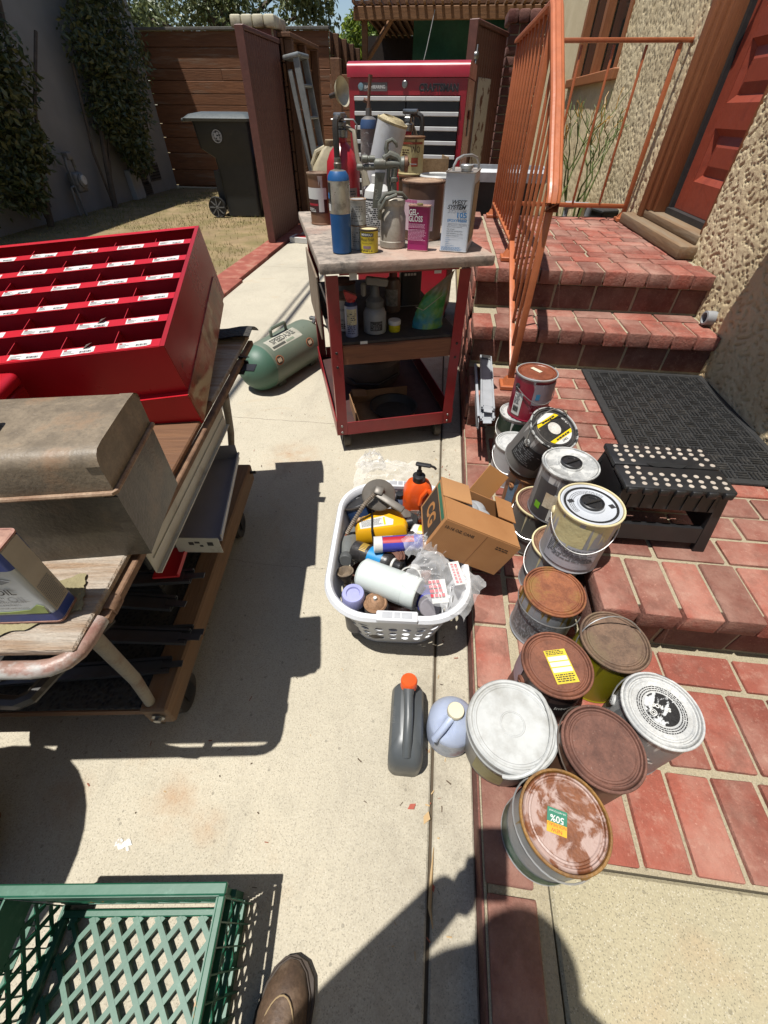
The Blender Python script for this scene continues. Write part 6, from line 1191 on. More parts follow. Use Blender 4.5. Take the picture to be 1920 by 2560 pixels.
# folding stool
st = thing('step_stool', 'black plastic folding step stool with white dots on its top', 'step stool', (0.7, 1.015, ZB), R(1))
M_stool = plain('stool_black', (0.012, 0.012, 0.013), 0.42, var=0.2, dirt=srgb(66, 62, 58), dirt_amt=(0.6, 0.9), ds=12)
SH = 0.225
def top_half(y0, y1):
    q = G(); q.b2((-0.145, y0, SH - 0.018), (0.145, y1, SH), 0, None, 0.005, 2); return q.ob('top_panel', M_stool, st)
top_half(-0.1, -0.002); top_half(0.002, 0.105)
q = G(); q.loft([[(x * 0.055, y * 0.011 + 0.006 + (0.003 * math.sin(5 * math.acos(max(-1, min(1, x))))), z) for x, y in [(math.cos(2 * PI * i / 24), math.sin(2 * PI * i / 24)) for i in range(24)]] for z in (SH + 0.0003, SH + 0.0012)]); q.ob('handle_slot', plain('slot_dark', (0.002, 0.002, 0.002), 0.9), st)
q = G(); ry = [-0.083, -0.061, -0.039, 0.045, 0.067, 0.089]
for j, y in enumerate(ry):
    for i in range(9):
        x = -0.122 + i * 0.0305
        q.lathe([(0.0068, 0), (0.0068, 0.001), (0.006, 0.0018), (0.0001, 0.0018)], 14, 0, TR((x + (0.004 if j % 2 else 0), y, SH)))
for (x, y) in ((-0.12, 0.02), (-0.088, 0.02), (0.1, 0.018), (0.13, 0.018), (-0.118, -0.014), (-0.086, -0.014)): q.lathe([(0.0068, 0), (0.0068, 0.001), (0.006, 0.0018), (0.0001, 0.0018)], 14, 0, TR((x, y, SH)))
o = q.ob('grip_dots', plain('dots_white', srgb(186, 174, 160), 0.6, dirt=srgb(130, 116, 104)), st); o['kind'] = 'stuff'
for x0 in range(7):   # knuckles of the hinge along the front edge
    q = G(); q.box((-0.125 + x0 * 0.0415, -0.101, SH - 0.012), (0.026, 0.012, 0.02), 0, None, 0.004, 2); q.ob('hinge_knuckle', M_stool, st)
def leg_panel(y, sg):
    # trapezoid panel with window: built from four bars, tilted outward at the foot
    T = TR((0, y, 0)) @ Matrix.Rotation(sg * R(-6), 4, 'X'); q = G(); hh = SH - 0.02
    q.prism([(-0.168, 0), (-0.135, 0), (-0.118, hh), (-0.14, hh)], -0.009, 0.009, 0, T @ Matrix.Rotation(PI / 2, 4, 'X')); q.prism([(0.135, 0), (0.168, 0), (0.14, hh), (0.118, hh)], -0.009, 0.009, 0, T @ Matrix.Rotation(PI / 2, 4, 'X'))
    q.b2((-0.123, -0.0085, hh - 0.06), (0.123, 0.0085, hh), 0, T); q.prism([(-0.1305, 0.03), (0.1305, 0.03), (0.1265, 0.085), (-0.1265, 0.085)], -0.0085, 0.0085, 0, T @ Matrix.Rotation(PI / 2, 4, 'X'))
    for i in range(7): q.b2((-0.115 + i * 0.037, -0.012, hh - 0.058), (-0.113 + i * 0.037, 0.0086, hh - 0.004), 0, T)
    return q.ob('leg_panel', M_stool, st, smooth=False)
leg_panel(-0.1, 1); leg_panel(0.105, -1)
for sx_ in (-1, 1):
    q = G(); q.prism([(-0.085, 0.06), (0.09, 0.06), (0.08, SH - 0.02), (-0.075, SH - 0.02)], -0.006, 0.006, 0, TR((sx_ * 0.137, 0, 0)) @ Matrix.Rotation(PI / 2, 4, 'Z') @ Matrix.Rotation(PI / 2, 4, 'X')); q.ob('side_panel', M_stool, st, smooth=False)

# ================================================================== JUGS
t = thing('oil_jug', 'dark grey plastic jug with orange screw cap on the driveway', 'jug', (0.022, 0.378, 0.0), R(2))
M_jugg = plain('jug_grey', srgb(84, 88, 90), 0.4, var=0.08, dirt=srgb(120, 112, 100), dirt_amt=(0.62, 0.85))
rg = lambda w, y0, y1, z, r: [(p[0], p[1] + (y0 + y1) / 2, z) for p in rrect(w, y1 - y0, r, 5)]
q = G(); q.loft([rg(.078, -.093, .093, 0.0, .02), rg(.084, -.097, .097, .006, .022), rg(.085, -.098, .098, .06, .022), rg(.084, -.094, .098, .085, .022), rg(.072, -.074, .094, .108, .022), rg(.036, -.045, .085, .122, .015)]); q.ob('body', M_jugg, t)
q = G(); q.tube([(0.002, -0.075, 0.098), (0.002, -0.05, 0.127), (0.002, 0.0, 0.142), (0.0, 0.045, 0.146), (0, 0.07, 0.142)], 0.0115, 12, rads=[.012, .0115, .011, .012, .016]); q.ob('handle', M_jugg, t)
q = G(); q.lathe([(0.017, 0), (0.018, 0.012)], 20, 0, TR((0, 0.074, 0.128), 0, R(-12))); q.ob('neck', M_jugg, t)
q = G(); q.lathe([(0.0205, 0.008), (0.0215, 0.010), (0.0205, 0.0135), (0.021, 0.014), (0.0215, 0.03), (0.019, 0.034), (0.0001, 0.034)], 28, 0, TR((0, 0.074, 0.128), 0, R(-12))); q.ob('cap', plain('cap_orange', srgb(232, 92, 34), 0.4), t)
lettering(t, '(amsoil', 0.014, Matrix.Translation((-0.0345, 0.01, 0.111)) @ Matrix.Rotation(R(-24), 4, 'Y') @ Matrix.Rotation(PI / 2, 4, 'Z'), plain('emboss', srgb(104, 106, 106), 0.4))
t = thing('washer_jug', 'pale blue round plastic jug with white cap and handle', 'jug', (0.137, 0.397, 0.0), R(0))
s = N('jug_blue'); s.fin(s.mix(s.ramp(s.noise(5, 3), .3, .7), srgb(178, 190, 216), srgb(196, 206, 226)), 0.35); s.b.inputs['Subsurface Weight'].default_value = 0.15; s.b.inputs['Subsurface Radius'].default_value = (0.01, 0.01, 0.015); M_jugb = s.m
q = G(); q.lathe([(0.054, 0), (0.06, 0.004), (0.061, 0.012), (0.061, 0.092), (0.058, 0.1), (0.05, 0.118), (0.036, 0.136), (0.024, 0.145), (0.02, 0.15)], 40)
q.v = [(x, y, z - (0.02 * max(0, 1 - abs(math.atan2(y, x) + 2.2) / 0.55) * max(0, (z - 0.098)) / 0.03 if z > 0.098 else 0)) for x, y, z in q.v]; q.ob('body', M_jugb, t)
q = G(); q.tube([(0.005, 0.0, 0.148), (-0.014, -0.02, 0.143), (-0.028, -0.036, 0.13), (-0.04, -0.046, 0.108), (-0.043, -0.048, 0.095)], 0.009, 12, rads=[.010, .009, .009, .009, .010]); q.ob('handle', M_jugb, t)
q = G(); q.lathe([(0.0195, 0.146), (0.0205, 0.148), (0.0205, 0.16), (0.019, 0.163), (0.0001, 0.163)], 28); q.ob('cap', plain('cap_white', srgb(224, 214, 216), 0.45), t)
q = G(); wrap_patch(q, 0.0615, -2.3, -0.9, 0.02, 0.085); q.ob('label', m_rust('label_jug', srgb(200, 206, 214), srgb(220, 222, 226), srgb(160, 60, 70)), t)
# ================================================================== AIR TANK
at_ = thing('air_tank', 'green portable compressed air tank lying on the driveway', 'air tank', (-1.0, 2.12, 0.128), rot=(R(90), 0, R(0)))
ax = Vector((0.37, 0.93, 0)).normalized(); at_.rotation_euler = (Matrix((Vector((-ax.y, ax.x, 0)), Vector((0, 0, 1)), ax)).transposed().to_3x3()).to_euler()
# local: z along axis, y up, x towards the right
s = N('tank_green'); n = s.xyz(); c = s.mix(s.ramp(s.noise(6, 5), .3, .7), srgb(104, 116, 100), srgb(118, 126, 110)); c = s.mix(s.math('MULTIPLY', s.ramp(s.noise(4, 5, .6), .5, .7), .7), c, srgb(128, 130, 118)); c = s.mix(s.ramp(n[2], .09, .085), c, srgb(72, 106, 88)); c = s.mix(s.math('MULTIPLY', s.ramp(s.noise(40, 5, .7), .64, .74), .6), c, srgb(60, 56, 48)); s.bump(s.noise(60, 4), .08, .003); M_tank = s.fin(c, .52)
q = G(); rt = 0.128; q.lathe([(0.0001, -0.03), (0.045, -0.024), (0.085, -0.005), (0.112, 0.025), (0.125, 0.06), (0.128, 0.09), (0.1285, 0.1), (0.1285, 0.52), (0.125, 0.55), (0.11, 0.585), (0.08, 0.61), (0.04, 0.625), (0.0001, 0.63)], 48); q.ob('shell', M_tank, at_)
q = G(); q.lathe([(0.1287, 0.094), (0.13, 0.097), (0.13, 0.1), (0.1287, 0.103)], 48); q.ob('weld_seam', M_tank, at_)
q = G(); hx = 0.0; q.tube([(hx, 0.12, 0.22), (hx, 0.165, 0.222), (hx, 0.172, 0.23), (hx, 0.172, 0.345), (hx, 0.165, 0.353), (hx, 0.125, 0.355)], 0.009, 6); q.ob('handle', M_tank, at_)
def on_tank(x_arc, z, dz=0.0012):   # text plane on shell at arc angle from top (towards camera side -x?)
    r = rt + dz; return -r * math.sin(x_arc), r * math.cos(x_arc), z
def tank_patch(a0, a1, z0, z1, mat, name, dz=0.001):
    q = G(); n = 8; q.grid(lambda u, v: (*on_tank(a0 + (a1 - a0) * u, 0, dz)[:2], z0 + (z1 - z0) * v), n, 1); return q.ob(name, mat, at_)
tank_patch(0.10, 0.72, 0.13, 0.40, plain('plate_beige', srgb(190, 186, 170), 0.5, dirt=srgb(150, 146, 130)), 'name_plate')
def tank_text(txt, size, arc, z, mat, **k):
    vs, fs = text_geo(txt, size, **k); q = G(); q.add([(*on_tank(arc - y / rt, 0, 0.0022)[:2], z + x) for x, y, _ in vs], fs); return q.ob('lettering', mat, at_, smooth=False)
tank_text('SPEEDAIRE', 0.05, 0.34, 0.265, plain('ink_grey', srgb(84, 84, 76), 0.5), bold=0.0012, sx=0.86); tank_patch(0.55, 0.66, 0.14, 0.25, plain('ink_grey', srgb(84, 84, 76), 0.5), 'plate_strip', 0.0018); tank_patch(0.55, 0.66, 0.26, 0.33, plain('plate_green', srgb(140, 150, 130), 0.5), 'plate_strip', 0.0018)
for z in (0.13, 0.42):
    q = G(); vs = [(0.032 * math.cos(2 * PI * i / 28), 0.026 * math.sin(2 * PI * i / 28)) for i in range(28)]
    q.add([(*on_tank(1.15 - y / rt, 0, 0.0012)[:2], z + x) for x, y in vs], [tuple(range(28))]); q.ob('badge', plain('badge_orange', srgb(196, 120, 80), 0.5), at_, smooth=False)
    q = G(); q.add([(*on_tank(1.15 - y * .82 / rt, 0, 0.0018)[:2], z + x * .82) for x, y in vs], [tuple(range(28))]); q.ob('badge_field', plain('badge_dark', srgb(70, 62, 52), 0.5), at_, smooth=False); q = G(); [q.add([(*on_tank(1.15 - y * .5 / rt, 0, 0.0023)[:2], z + k * 0.011 + x * .16) for x, y in vs], [tuple(range(28))]) for k in (-1, 0, 1)]; q.ob('badge_mark', plain('badge_ink', srgb(214, 190, 160), 0.5), at_, smooth=False)['kind'] = 'stuff'
q = G(); q.tube([(-0.05, 0.11, 0.56), (-0.06, 0.15, 0.6), (-0.07, 0.14, 0.66)], 0.012, 8); q.lathe([(0.0001, 0), (0.02, 0), (0.02, 0.012), (0.0001, 0.014)], 18, 0, TR((-0.08, 0.12, 0.58), 0, R(-50), R(-40))); q.box((-0.04, 0.13, 0.58), (0.05, 0.02, 0.025), 0, None, 0.004); q.ob('valve', M_steel, at_)
q = G(); q.tube([(-0.08, 0.1, 0.6), (-0.12, 0.06, 0.64), (-0.13, -0.02, 0.66), (-0.1, -0.1, 0.66)], 0.007, 8); q.ob('hose', M_black_rubber, at_)
for z in (0.14, 0.46):
    for x in (-0.075, 0.06):
        q = G(); q.b2((x, -0.1275, z), (x + 0.015, -0.09, z + 0.06)); q.ob('foot', M_tank, at_, smooth=False)
# red leaf litter
def leafbit(x, y, mat, rz, sc=1.0, z=0.0):
    q = G(); q.add([(0, 0, 0.002), (0.012, 0.006, 0.006), (0.026, 0.0, 0.003), (0.014, -0.009, 0.007)], [(0, 1, 2, 3)], 0, TR((x, y, z), rz) @ Matrix.Scale(sc, 4)); q.add([(0, 0, 0.0015), (0.012, 0.006, 0.0055), (0.026, 0.0, 0.0025), (0.014, -0.009, 0.0065)], [(3, 2, 1, 0)], 0, TR((x, y, z), rz) @ Matrix.Scale(sc, 4)); return q
M_leafr = plain('leaf_red', srgb(170, 76, 52), 0.7); M_leafy = plain('leaf_tan', srgb(186, 156, 112), 0.8)
leafbit(0.04, 0.215, M_leafr, 0.6, 0.9).ob('fallen_leaf', M_leafr, label='small red leaf on the driveway near the grey jug', cat='leaf', group='fallen leaves')
leafbit(0.107, 0.075, M_leafr, 2.0, 0.6).ob('fallen_leaf', M_leafr, label='tiny red and white petal lying in the driveway joint', cat='leaf', group='fallen leaves')
leafbit(0.08, 0.19, M_leafy, 1.2, 1.1).ob('fallen_leaf', M_leafy, label='crumpled tan leaf beside the driveway joint', cat='leaf', group='fallen leaves')
q = G(); q.tube([(0.106, 0.02, 0.005), (0.098, 0.05, 0.006), (0.1, 0.1, 0.006), (0.104, 0.15, 0.005)], 0.003, 5, rads=[.001, .004, .0035, .0008]); q.ob('seed_pod', M_leafy, label='long thin tan seed pod lying in the driveway joint', cat='leaf')
# ================================================================== LAUNDRY BASKET
bk_ = thing('laundry_basket', 'white plastic laundry basket with pierced sides full of bottles and cans', 'basket', (-0.045, 0.852, 0), R(4))
M_bask = plain('basket_white', srgb(232, 234, 238), 0.42, var=0.03, dirt=srgb(190, 188, 186), dirt_amt=(0.62, 0.85))
BW_, BD_, BH = 0.385, 0.525, 0.245
def brng(w, d, z, r=None): return [(p[0], p[1], z) for p in rrect(w, d, r or min(w, d) * 0.32, 10)]
q = G(); q.loft([brng(BW_ - 0.012, BD_ - 0.012, BH - 0.02), brng(BW_ + 0.03, BD_ + 0.03, BH - 0.022), brng(BW_ + 0.036, BD_ + 0.036, BH - 0.012), brng(BW_ + 0.026, BD_ + 0.026, BH), brng(BW_ + 0.004, BD_ + 0.004, BH + 0.002), brng(BW_ - 0.008, BD_ - 0.008, BH - 0.006), brng(BW_ - 0.012, BD_ - 0.012, BH - 0.02)], cap=False); q.ob('rim', M_bask, bk_)
# walls with elliptic holes: each wall cell is a ring between a rectangle and a hole
def wall_pt(a, v, off=0.0):
    """a in 0..1 round the basket, v 0 bottom 1 top"""
    w = 0.285 + (BW_ - 0.285) * v; d = 0.425 + (BD_ - 0.425) * v; P = rrect(w - off, d - off, min(w, d) * 0.32, 10); n = len(P); f = (a % 1.0) * n; i = int(f) % n; t_ = f - int(f); A = P[i]; B = P[(i + 1) % n]
    return (A[0] + (B[0] - A[0]) * t_, A[1] + (B[1] - A[1]) * t_, 0.004 + (BH - 0.03) * v)
# arc-length table so that cells are even
N_ = 400; tab = [0.0]; prev = wall_pt(0, 0.5)
for i in range(1, N_ + 1):
    p_ = wall_pt(i / N_, 0.5); tab.append(tab[-1] + math.dist(p_, prev)); prev = p_
def arc(s):
    s = (s % 1.0) * tab[-1]; lo, hi = 0, N_
    while hi - lo > 1:
        m_ = (lo + hi) // 2
        if tab[m_] <= s: lo = m_
        else: hi = m_
    return (lo + (s - tab[lo]) / max(1e-9, tab[hi] - tab[lo])) / N_
NC, NR = 36, 5; vrow = [0.0, 0.14, 0.32, 0.5, 0.68, 1.0]
q = G()
for side in (0.0, 0.005):
    for r_ in range(NR):
        v0, v1 = vrow[r_], vrow[r_ + 1]; holes = 1 <= r_ <= 3
        for c in range(NC):
            a0, a1 = c / NC, (c + 1) / NC
            if not holes:
                q.add([wall_pt(arc(a0), v0, side), wall_pt(arc(a1), v0, side), wall_pt(arc(a1), v1, side), wall_pt(arc(a0), v1, side)], [(0, 1, 2, 3)])
            else:
                ou = []; inn = []; n = 12
                for k in range(n):
                    b = 2 * PI * (k + 0.5) / n; cx, cy = math.cos(b), math.sin(b); m_ = max(abs(cx), abs(cy)); ou.append(((a0 + a1) / 2 + (a1 - a0) / 2 * cx / m_, (v0 + v1) / 2 + (v1 - v0) / 2 * cy / m_)); inn.append(((a0 + a1) / 2 + (a1 - a0) * 0.33 * cx, (v0 + v1) / 2 + (v1 - v0) * 0.33 * cy))
                P = [wall_pt(arc(a), v, side) for a, v in ou + inn]; q.add(P, [(k, (k + 1) % n, n + (k + 1) % n, n + k) for k in range(n)])
                if side == 0.0: q.add([wall_pt(arc(a), v, 0.0) for a, v in inn] + [wall_pt(arc(a), v, 0.005) for a, v in inn], [(k, (k + 1) % n, n + (k + 1) % n, n + k) for k in range(n)])
q.ob('pierced_wall', M_bask, bk_, ang=30)
q = G(); q.loft([brng(0.28, 0.42, 0.001), brng(0.285, 0.425, 0.005), brng(0.278, 0.418, 0.0055)]); q.ob('bottom', M_bask, bk_)
for sg in (-1, 1):
    y = sg * (BD_ / 2 + 0.006); q = G(); q.b2((-0.055, y - 0.014, BH - 0.012), (0.055, y + 0.016, BH + 0.006), 0, None, 0.003); h_ = q.ob('handle', M_bask, bk_)
    for (x0, x1) in ((-0.04, -0.012), (-0.008, 0.008), (0.012, 0.04)):
        q = G(); q.b2((x0, y - 0.008, BH + 0.0062), (x1, y + 0.010, BH + 0.0072)); q.ob('recess', plain('recess_grey', srgb(176, 178, 182), 0.5), h_, smooth=False)
GB = 'things in the laundry basket'
def lie(p, q_):  # euler for local z pointing from p to q
    return (Vector(q_) - Vector(p)).to_track_quat('Z', 'Y').to_euler()
def bottle(name, label, cat, a, b, parts, grp=GB, spin=0.0):
    """parts: (part name, profile in metres along a->b, material)"""
    t = thing(name, label, cat, a, 0, grp, lie(a, b))
    for nm, prof, m in parts:
        g_ = G(); g_.lathe(prof, 32); g_.ob(nm, m, t)
    return t
# filler so the basket is not hollow: dark clutter of bottles below
# mint bottle across the front
M_mint = plain('mint_plastic', srgb(212, 220, 216), 0.42, var=0.05, dirt=srgb(150, 156, 150), dirt_amt=(0.62, 0.85))
bottle('plastic_canister', 'pale mint plastic cylinder lying across the front of the basket', 'canister', (-0.15, 0.742, 0.212), (0.03, 0.676, 0.222), [('body', [(0.0001, 0), (0.038, 0.001), (0.047, 0.01), (0.0475, 0.145), (0.0455, 0.149), (0.0475, 0.153), (0.0475, 0.183), (0.045, 0.187)], M_mint), ('base', [(0.0449, 0.187), (0.0445, 0.189), (0.034, 0.186), (0.032, 0.188), (0.02, 0.186), (0.018, 0.188), (0.008, 0.187), (0.0001, 0.187)], plain('mint_base', srgb(176, 176, 166), 0.5))])
# yellow jug lying
t = thing('yellow_jug', 'bright yellow plastic jug lying on its back in the basket', 'jug', (-0.185, 0.875, 0.205), 0, GB, rot=(R(-8), R(-6), R(14))); M_yel = plain('jug_yellow', srgb(240, 178, 24), 0.35, var=0.05)
poly = [(0, 0), (0.10, -0.012), (0.165, -0.01), (0.175, 0.02), (0.165, 0.07), (0.135, 0.1), (0.09, 0.105), (0.03, 0.075), (0.0, 0.05)]
q = G(); ctr = (0.085, 0.045); ring = lambda s, z: [(ctr[0] + (x - ctr[0]) * s, ctr[1] + (y - ctr[1]) * s, z) for x, y in poly]
q.loft([ring(0.8, -0.035), ring(0.98, -0.022), ring(1.0, 0.0), ring(0.97, 0.022), ring(0.86, 0.034)]); q.ob('body', M_yel, t, ang=50)
q = G(); q.prism([(0.02, 0.008), (0.125, 0.004), (0.13, 0.03), (0.1, 0.058), (0.05, 0.052), (0.018, 0.04)], 0.0345, 0.0352, 0); q.ob('label', M_paper, t, smooth=False); flat_rows(t, TR((0.06, 0.03, 0.0358)), 0.07, 0.035, 8, M_greyprint, seed=71, chars=(0.002, 0.006)); q = G(); q.box((0.1, 0.03, 0.0357), (0.006, 0.04, 0.0006), 0, TR((0, 0, 0))); q.ob('label_stripe', plain('stripe_yellow', srgb(238, 206, 24), 0.4), t, smooth=False)
q = G(); q.tube([(0.055, -0.02, -0.02), (0.056, -0.012, 0.034), (0.062, 0.045, 0.037), (0.064, 0.098, 0.0355), (0.064, 0.11, -0.01)], 0.004, 6); q.ob('strap', M_plastic_blk, t)
q = G(); q.lathe([(0.018, 0), (0.018, 0.02), (0.0001, 0.021)], 18, 0, TR((0.172, 0.045, 0.0), 0, 0, PI / 2)); q.ob('cap', M_plastic_blk, t)
# black aerosol with blue label
t = bottle('aerosol_can', 'black aerosol can with blue band lying under the sealant tube', 'aerosol', (-0.186, 0.838, 0.2), (-0.04, 0.777, 0.212), [('body', [(0.027, 0), (0.032, 0.003), (0.0325, 0.006), (0.0325, 0.125), (0.028, 0.135), (0.018, 0.141)], m_rust('aero_black', srgb(44, 42, 42), srgb(56, 54, 54), None, srgb(96, 92, 86), (0.62, 0.7), 20, 0.35)), ('collar', [(0.0195, 0.138), (0.0215, 0.14), (0.0215, 0.146), (0.019, 0.147)], M_white_paint), ('cap', [(0.017, 0.146), (0.0185, 0.15), (0.0185, 0.168), (0.015, 0.171), (0.013, 0.168), (0.0001, 0.168)], M_plastic_blk)])
q = G(); wrap_patch(q, 0.0331, 0.7, 2.9, 0.062, 0.11); q.ob('blue_band', plain('band_blue', srgb(30, 140, 200), 0.4), t); q = G(); [wrap_patch(q, 0.0332, 1.0 + 0.16 * i, 1.1 + 0.16 * i, 0.03, 0.052, 0, 1) for i in range(7)]; q.ob('gold_print', plain('gold_print', srgb(196, 160, 70), 0.5), t, smooth=False)
# blue and white sealant tube
t = bottle('sealant_tube', 'blue and white sealant tube with barcode lying on top of the basket', 'tube', (-0.118, 0.812, 0.262), (0.07, 0.85, 0.262), [('end', [(0.0001, 0.006), (0.02, 0.005), (0.0215, 0.0), (0.0245, 0.0), (0.0248, 0.025)], M_white_paint), ('body', [(0.0243, 0.0251), (0.0243, 0.19), (0.0001, 0.19)], plain('tube_blue', srgb(62, 66, 170), 0.35, var=0.08))])
q = G(); wrap_patch(q, 0.0246, -0.35, 1.05, 0.027, 0.058); q.ob('barcode_panel', M_paper, t); q = G(); [wrap_patch(q, 0.0249, -0.15 + 0.09 * i, -0.15 + 0.09 * i + (0.05 if i % 3 else 0.03), 0.033, 0.05, 0, 1) for i in range(11)]; q.ob('barcode', plain('navy_ink', srgb(40, 52, 90), 0.5), t, smooth=False)['kind'] = 'stuff'
q = G(); wrap_patch(q, 0.0247, 1.3, 2.2, 0.026, 0.12); q.ob('red_panel', plain('panel_red', srgb(180, 36, 50), 0.4), t)
# silver-grey bottle standing against left wall, cap towards camera
bottle('grey_bottle', 'translucent grey bottle lying along the left wall of the basket', 'bottle', (-0.215, 0.95, 0.145), (-0.203, 0.762, 0.212), [('body', [(0.0001, 0), (0.032, 0.001), (0.036, 0.006), (0.036, 0.09), (0.033, 0.11), (0.018, 0.14), (0.0165, 0.15)], plain('bottle_smoke', srgb(120, 122, 120), 0.3)), ('cap', [(0.02, 0.148), (0.02, 0.172), (0.018, 0.175), (0.0001, 0.175)], plain('cap_grey', srgb(88, 90, 90), 0.5))])
# brown cone
bottle('rubber_cone', 'brown rubber spout cone in the left front of the basket', 'spout', (-0.19, 0.735, 0.14), (-0.198, 0.748, 0.205), [('cone', [(0.01, 0), (0.012, 0.03), (0.024, 0.055), (0.026, 0.065), (0.022, 0.066), (0.01, 0.05), (0.0001, 0.05)], m_rust('cone_brown', srgb(112, 96, 78), srgb(140, 122, 100)))])
# lilac lidded aerosol
bottle('aerosol_can', 'aerosol with lilac plastic cap in the front left corner of the basket', 'aerosol', (-0.155, 0.662, 0.05), (-0.157, 0.657, 0.225), [('body', [(0.03, 0), (0.032, 0.003), (0.032, 0.13), (0.03, 0.135)], plain('aero_navy', srgb(44, 46, 74), 0.4)), ('cap', [(0.0325, 0.135), (0.0325, 0.172), (0.03, 0.178), (0.02, 0.178), (0.018, 0.172), (0.0001, 0.171)], plain('cap_lilac', srgb(166, 168, 216), 0.35))])
bottle('aerosol_can', 'rusty brown topped aerosol at the front wall of the basket', 'aerosol', (-0.09, 0.652, 0.05), (-0.093, 0.648, 0.215), [('body', [(0.03, 0), (0.032, 0.003), (0.032, 0.145), (0.03, 0.15)], plain('aero_grey', srgb(90, 84, 80), 0.4)), ('dome', [(0.033, 0.149), (0.034, 0.153), (0.031, 0.157), (0.027, 0.155), (0.022, 0.164), (0.014, 0.17), (0.012, 0.168), (0.006, 0.17), (0.0001, 0.17)], m_rust('dome_rust', srgb(140, 104, 76), srgb(170, 132, 100))), ('nozzle', [(0.005, 0.169), (0.005, 0.18), (0.0001, 0.181)], M_paper)])
bottle('aerosol_can', 'cobalt blue aerosol with grey cap at the right front of the basket', 'aerosol', (0.05, 0.70, 0.17), (0.062, 0.64, 0.215), [('body', [(0.03, -0.04), (0.0325, -0.036), (0.0325, 0.04), (0.028, 0.046)], plain('aero_cobalt', srgb(58, 58, 160), 0.35)), ('cap', [(0.0295, 0.044), (0.0295, 0.07), (0.027, 0.073), (0.0001, 0.073)], plain('cap_grey2', srgb(150, 146, 152), 0.5))])
# navy open can with tar
t = paint_can('open navy can with tar blackened mouth at the back left of the basket', (-0.158, 0.998, 0.12), M_ink, m_body('tin_navy', srgb(34, 62, 104), srgb(30, 26, 24), 0.45), m_rust('rim_tar', srgb(40, 34, 30), srgb(60, 52, 46)), r=0.052, h=0.125, rot=lie((-0.158, 0.998, 0.12), (-0.215, 1.035, 0.25)), group=GB, ears=False)
wrap_label(t, 0.0527, 0, 2 * PI, 0.02, 0.05, m_rust('label_cream2', srgb(206, 180, 140), srgb(220, 200, 170), srgb(186, 110, 80)))
# angle grinder-like disc holder with flex hose
t = thing('polishing_head', 'grey round tool head with metal arm and flexible steel hose', 'tool', (-0.128, 1.01, 0.285), 0, GB, rot=(R(24), R(10), R(-10))); M_dkg = plain('tool_grey', srgb(112, 106, 98), 0.5, 0.3, var=0.2, dirt=srgb(70, 62, 54))
q = G(); q.lathe([(0.0001, -0.004), (0.05, -0.004), (0.056, 0.0), (0.056, 0.006), (0.05, 0.012), (0.03, 0.016), (0.016, 0.03), (0.0001, 0.032)], 40); q.ob('disc', M_dkg, t)
q = G(); q.box((0.05, -0.01, 0.03), (0.1, 0.024, 0.012), 0, TR((0, 0, 0), R(-14)), 0.004, 2); q.box((0.0, 0.0, 0.034), (0.03, 0.03, 0.02), 0, None, 0.006, 2); q.ob('arm', M_dkg, t)
q = G(); P = [(-0.01, -0.02, 0.045), (-0.03, -0.06, 0.03), (-0.045, -0.11, 0.0), (-0.055, -0.15, -0.03)]; q.tube(P, 0.006, 10)
for i in range(24):
    f = i / 23 * 2.999; k = int(f); u = f - k; p_ = Vector(P[k]).lerp(Vector(P[k + 1]), u); q.lathe([(0.006, -0.002), (0.0078, 0.0), (0.006, 0.002)], 10, 0, Matrix.Translation(p_) @ (Vector(P[k + 1]) - Vector(P[k])).to_track_quat('Z', 'Y').to_matrix().to_4x4())
q.ob('flex_hose', m_rust('hose_steel', srgb(120, 108, 96), srgb(150, 136, 120), rough=0.4), t)
q = G(); q.tube([P[-1], (-0.062, -0.18, -0.05), (-0.07, -0.205, -0.066)], 0.0035, 8, rads=[.0045, .003, .0012]); q.ob('copper_tip', plain('copper', srgb(176, 112, 84), 0.4, 0.6), t)
# dark grey rubber pad
t = thing('rubber_pad', 'round black rubber pad behind the yellow jug', 'pad', (-0.045, 1.0, 0.19), 0, GB, rot=(R(16), R(14), 0)); q = G(); q.lathe([(0.0001, -0.03), (0.04, -0.03), (0.052, -0.01), (0.054, 0.01), (0.048, 0.022), (0.03, 0.026), (0.028, 0.03), (0.0001, 0.03)], 32); q.ob('pad', M_black_rubber, t); q = G(); q.lathe([(0.02, 0.03), (0.02, 0.04), (0.0001, 0.042)], 20); q.ob('hub', M_dkg, t)
# brass fitting
bottle('brass_fitting', 'small brass pipe fitting between navy can and yellow jug', 'fitting', (-0.178, 0.965, 0.2), (-0.165, 0.945, 0.225), [('nut', [(0.014, -0.02), (0.018, -0.018), (0.018, 0.0), (0.012, 0.002), (0.012, 0.02), (0.016, 0.022), (0.016, 0.03), (0.0001, 0.03)], m_rust('brass', srgb(150, 116, 70), srgb(176, 140, 92), rough=0.4))])
# orange hand cleaner with pump
t = thing('pump_bottle', 'orange hand cleaner bottle with black pump at the back of the basket', 'pump bottle', (0.0, 1.055, 0.14), R(6), GB); M_or = plain('bottle_orange', srgb(236, 92, 30), 0.35, var=0.06, dirt=srgb(120, 90, 70), dirt_amt=(0.6, 0.72), ds=16)
rg2 = lambda w, d, z, x=0: [(p[0] + x, p[1], z) for p in rrect(w, d, min(w, d) * 0.34, 6)]
q = G(); q.loft([rg2(.085, .065, 0), rg2(.098, .074, .01), rg2(.102, .078, .08), rg2(.1, .076, .115), rg2(.094, .07, .15), rg2(.07, .056, .175), rg2(.045, .045, .185)]); q.ob('body', M_or, t)
q = G(); q.tube([(0.03, -0.034, 0.17), (0.05, -0.045, 0.15), (0.052, -0.047, 0.12), (0.04, -0.042, 0.1)], 0.0085, 10); q.tube([(0.028, -0.034, 0.172), (0.01, -0.042, 0.15), (0.005, -0.044, 0.115)], 0.007, 8); q.ob('grip', M_or, t)
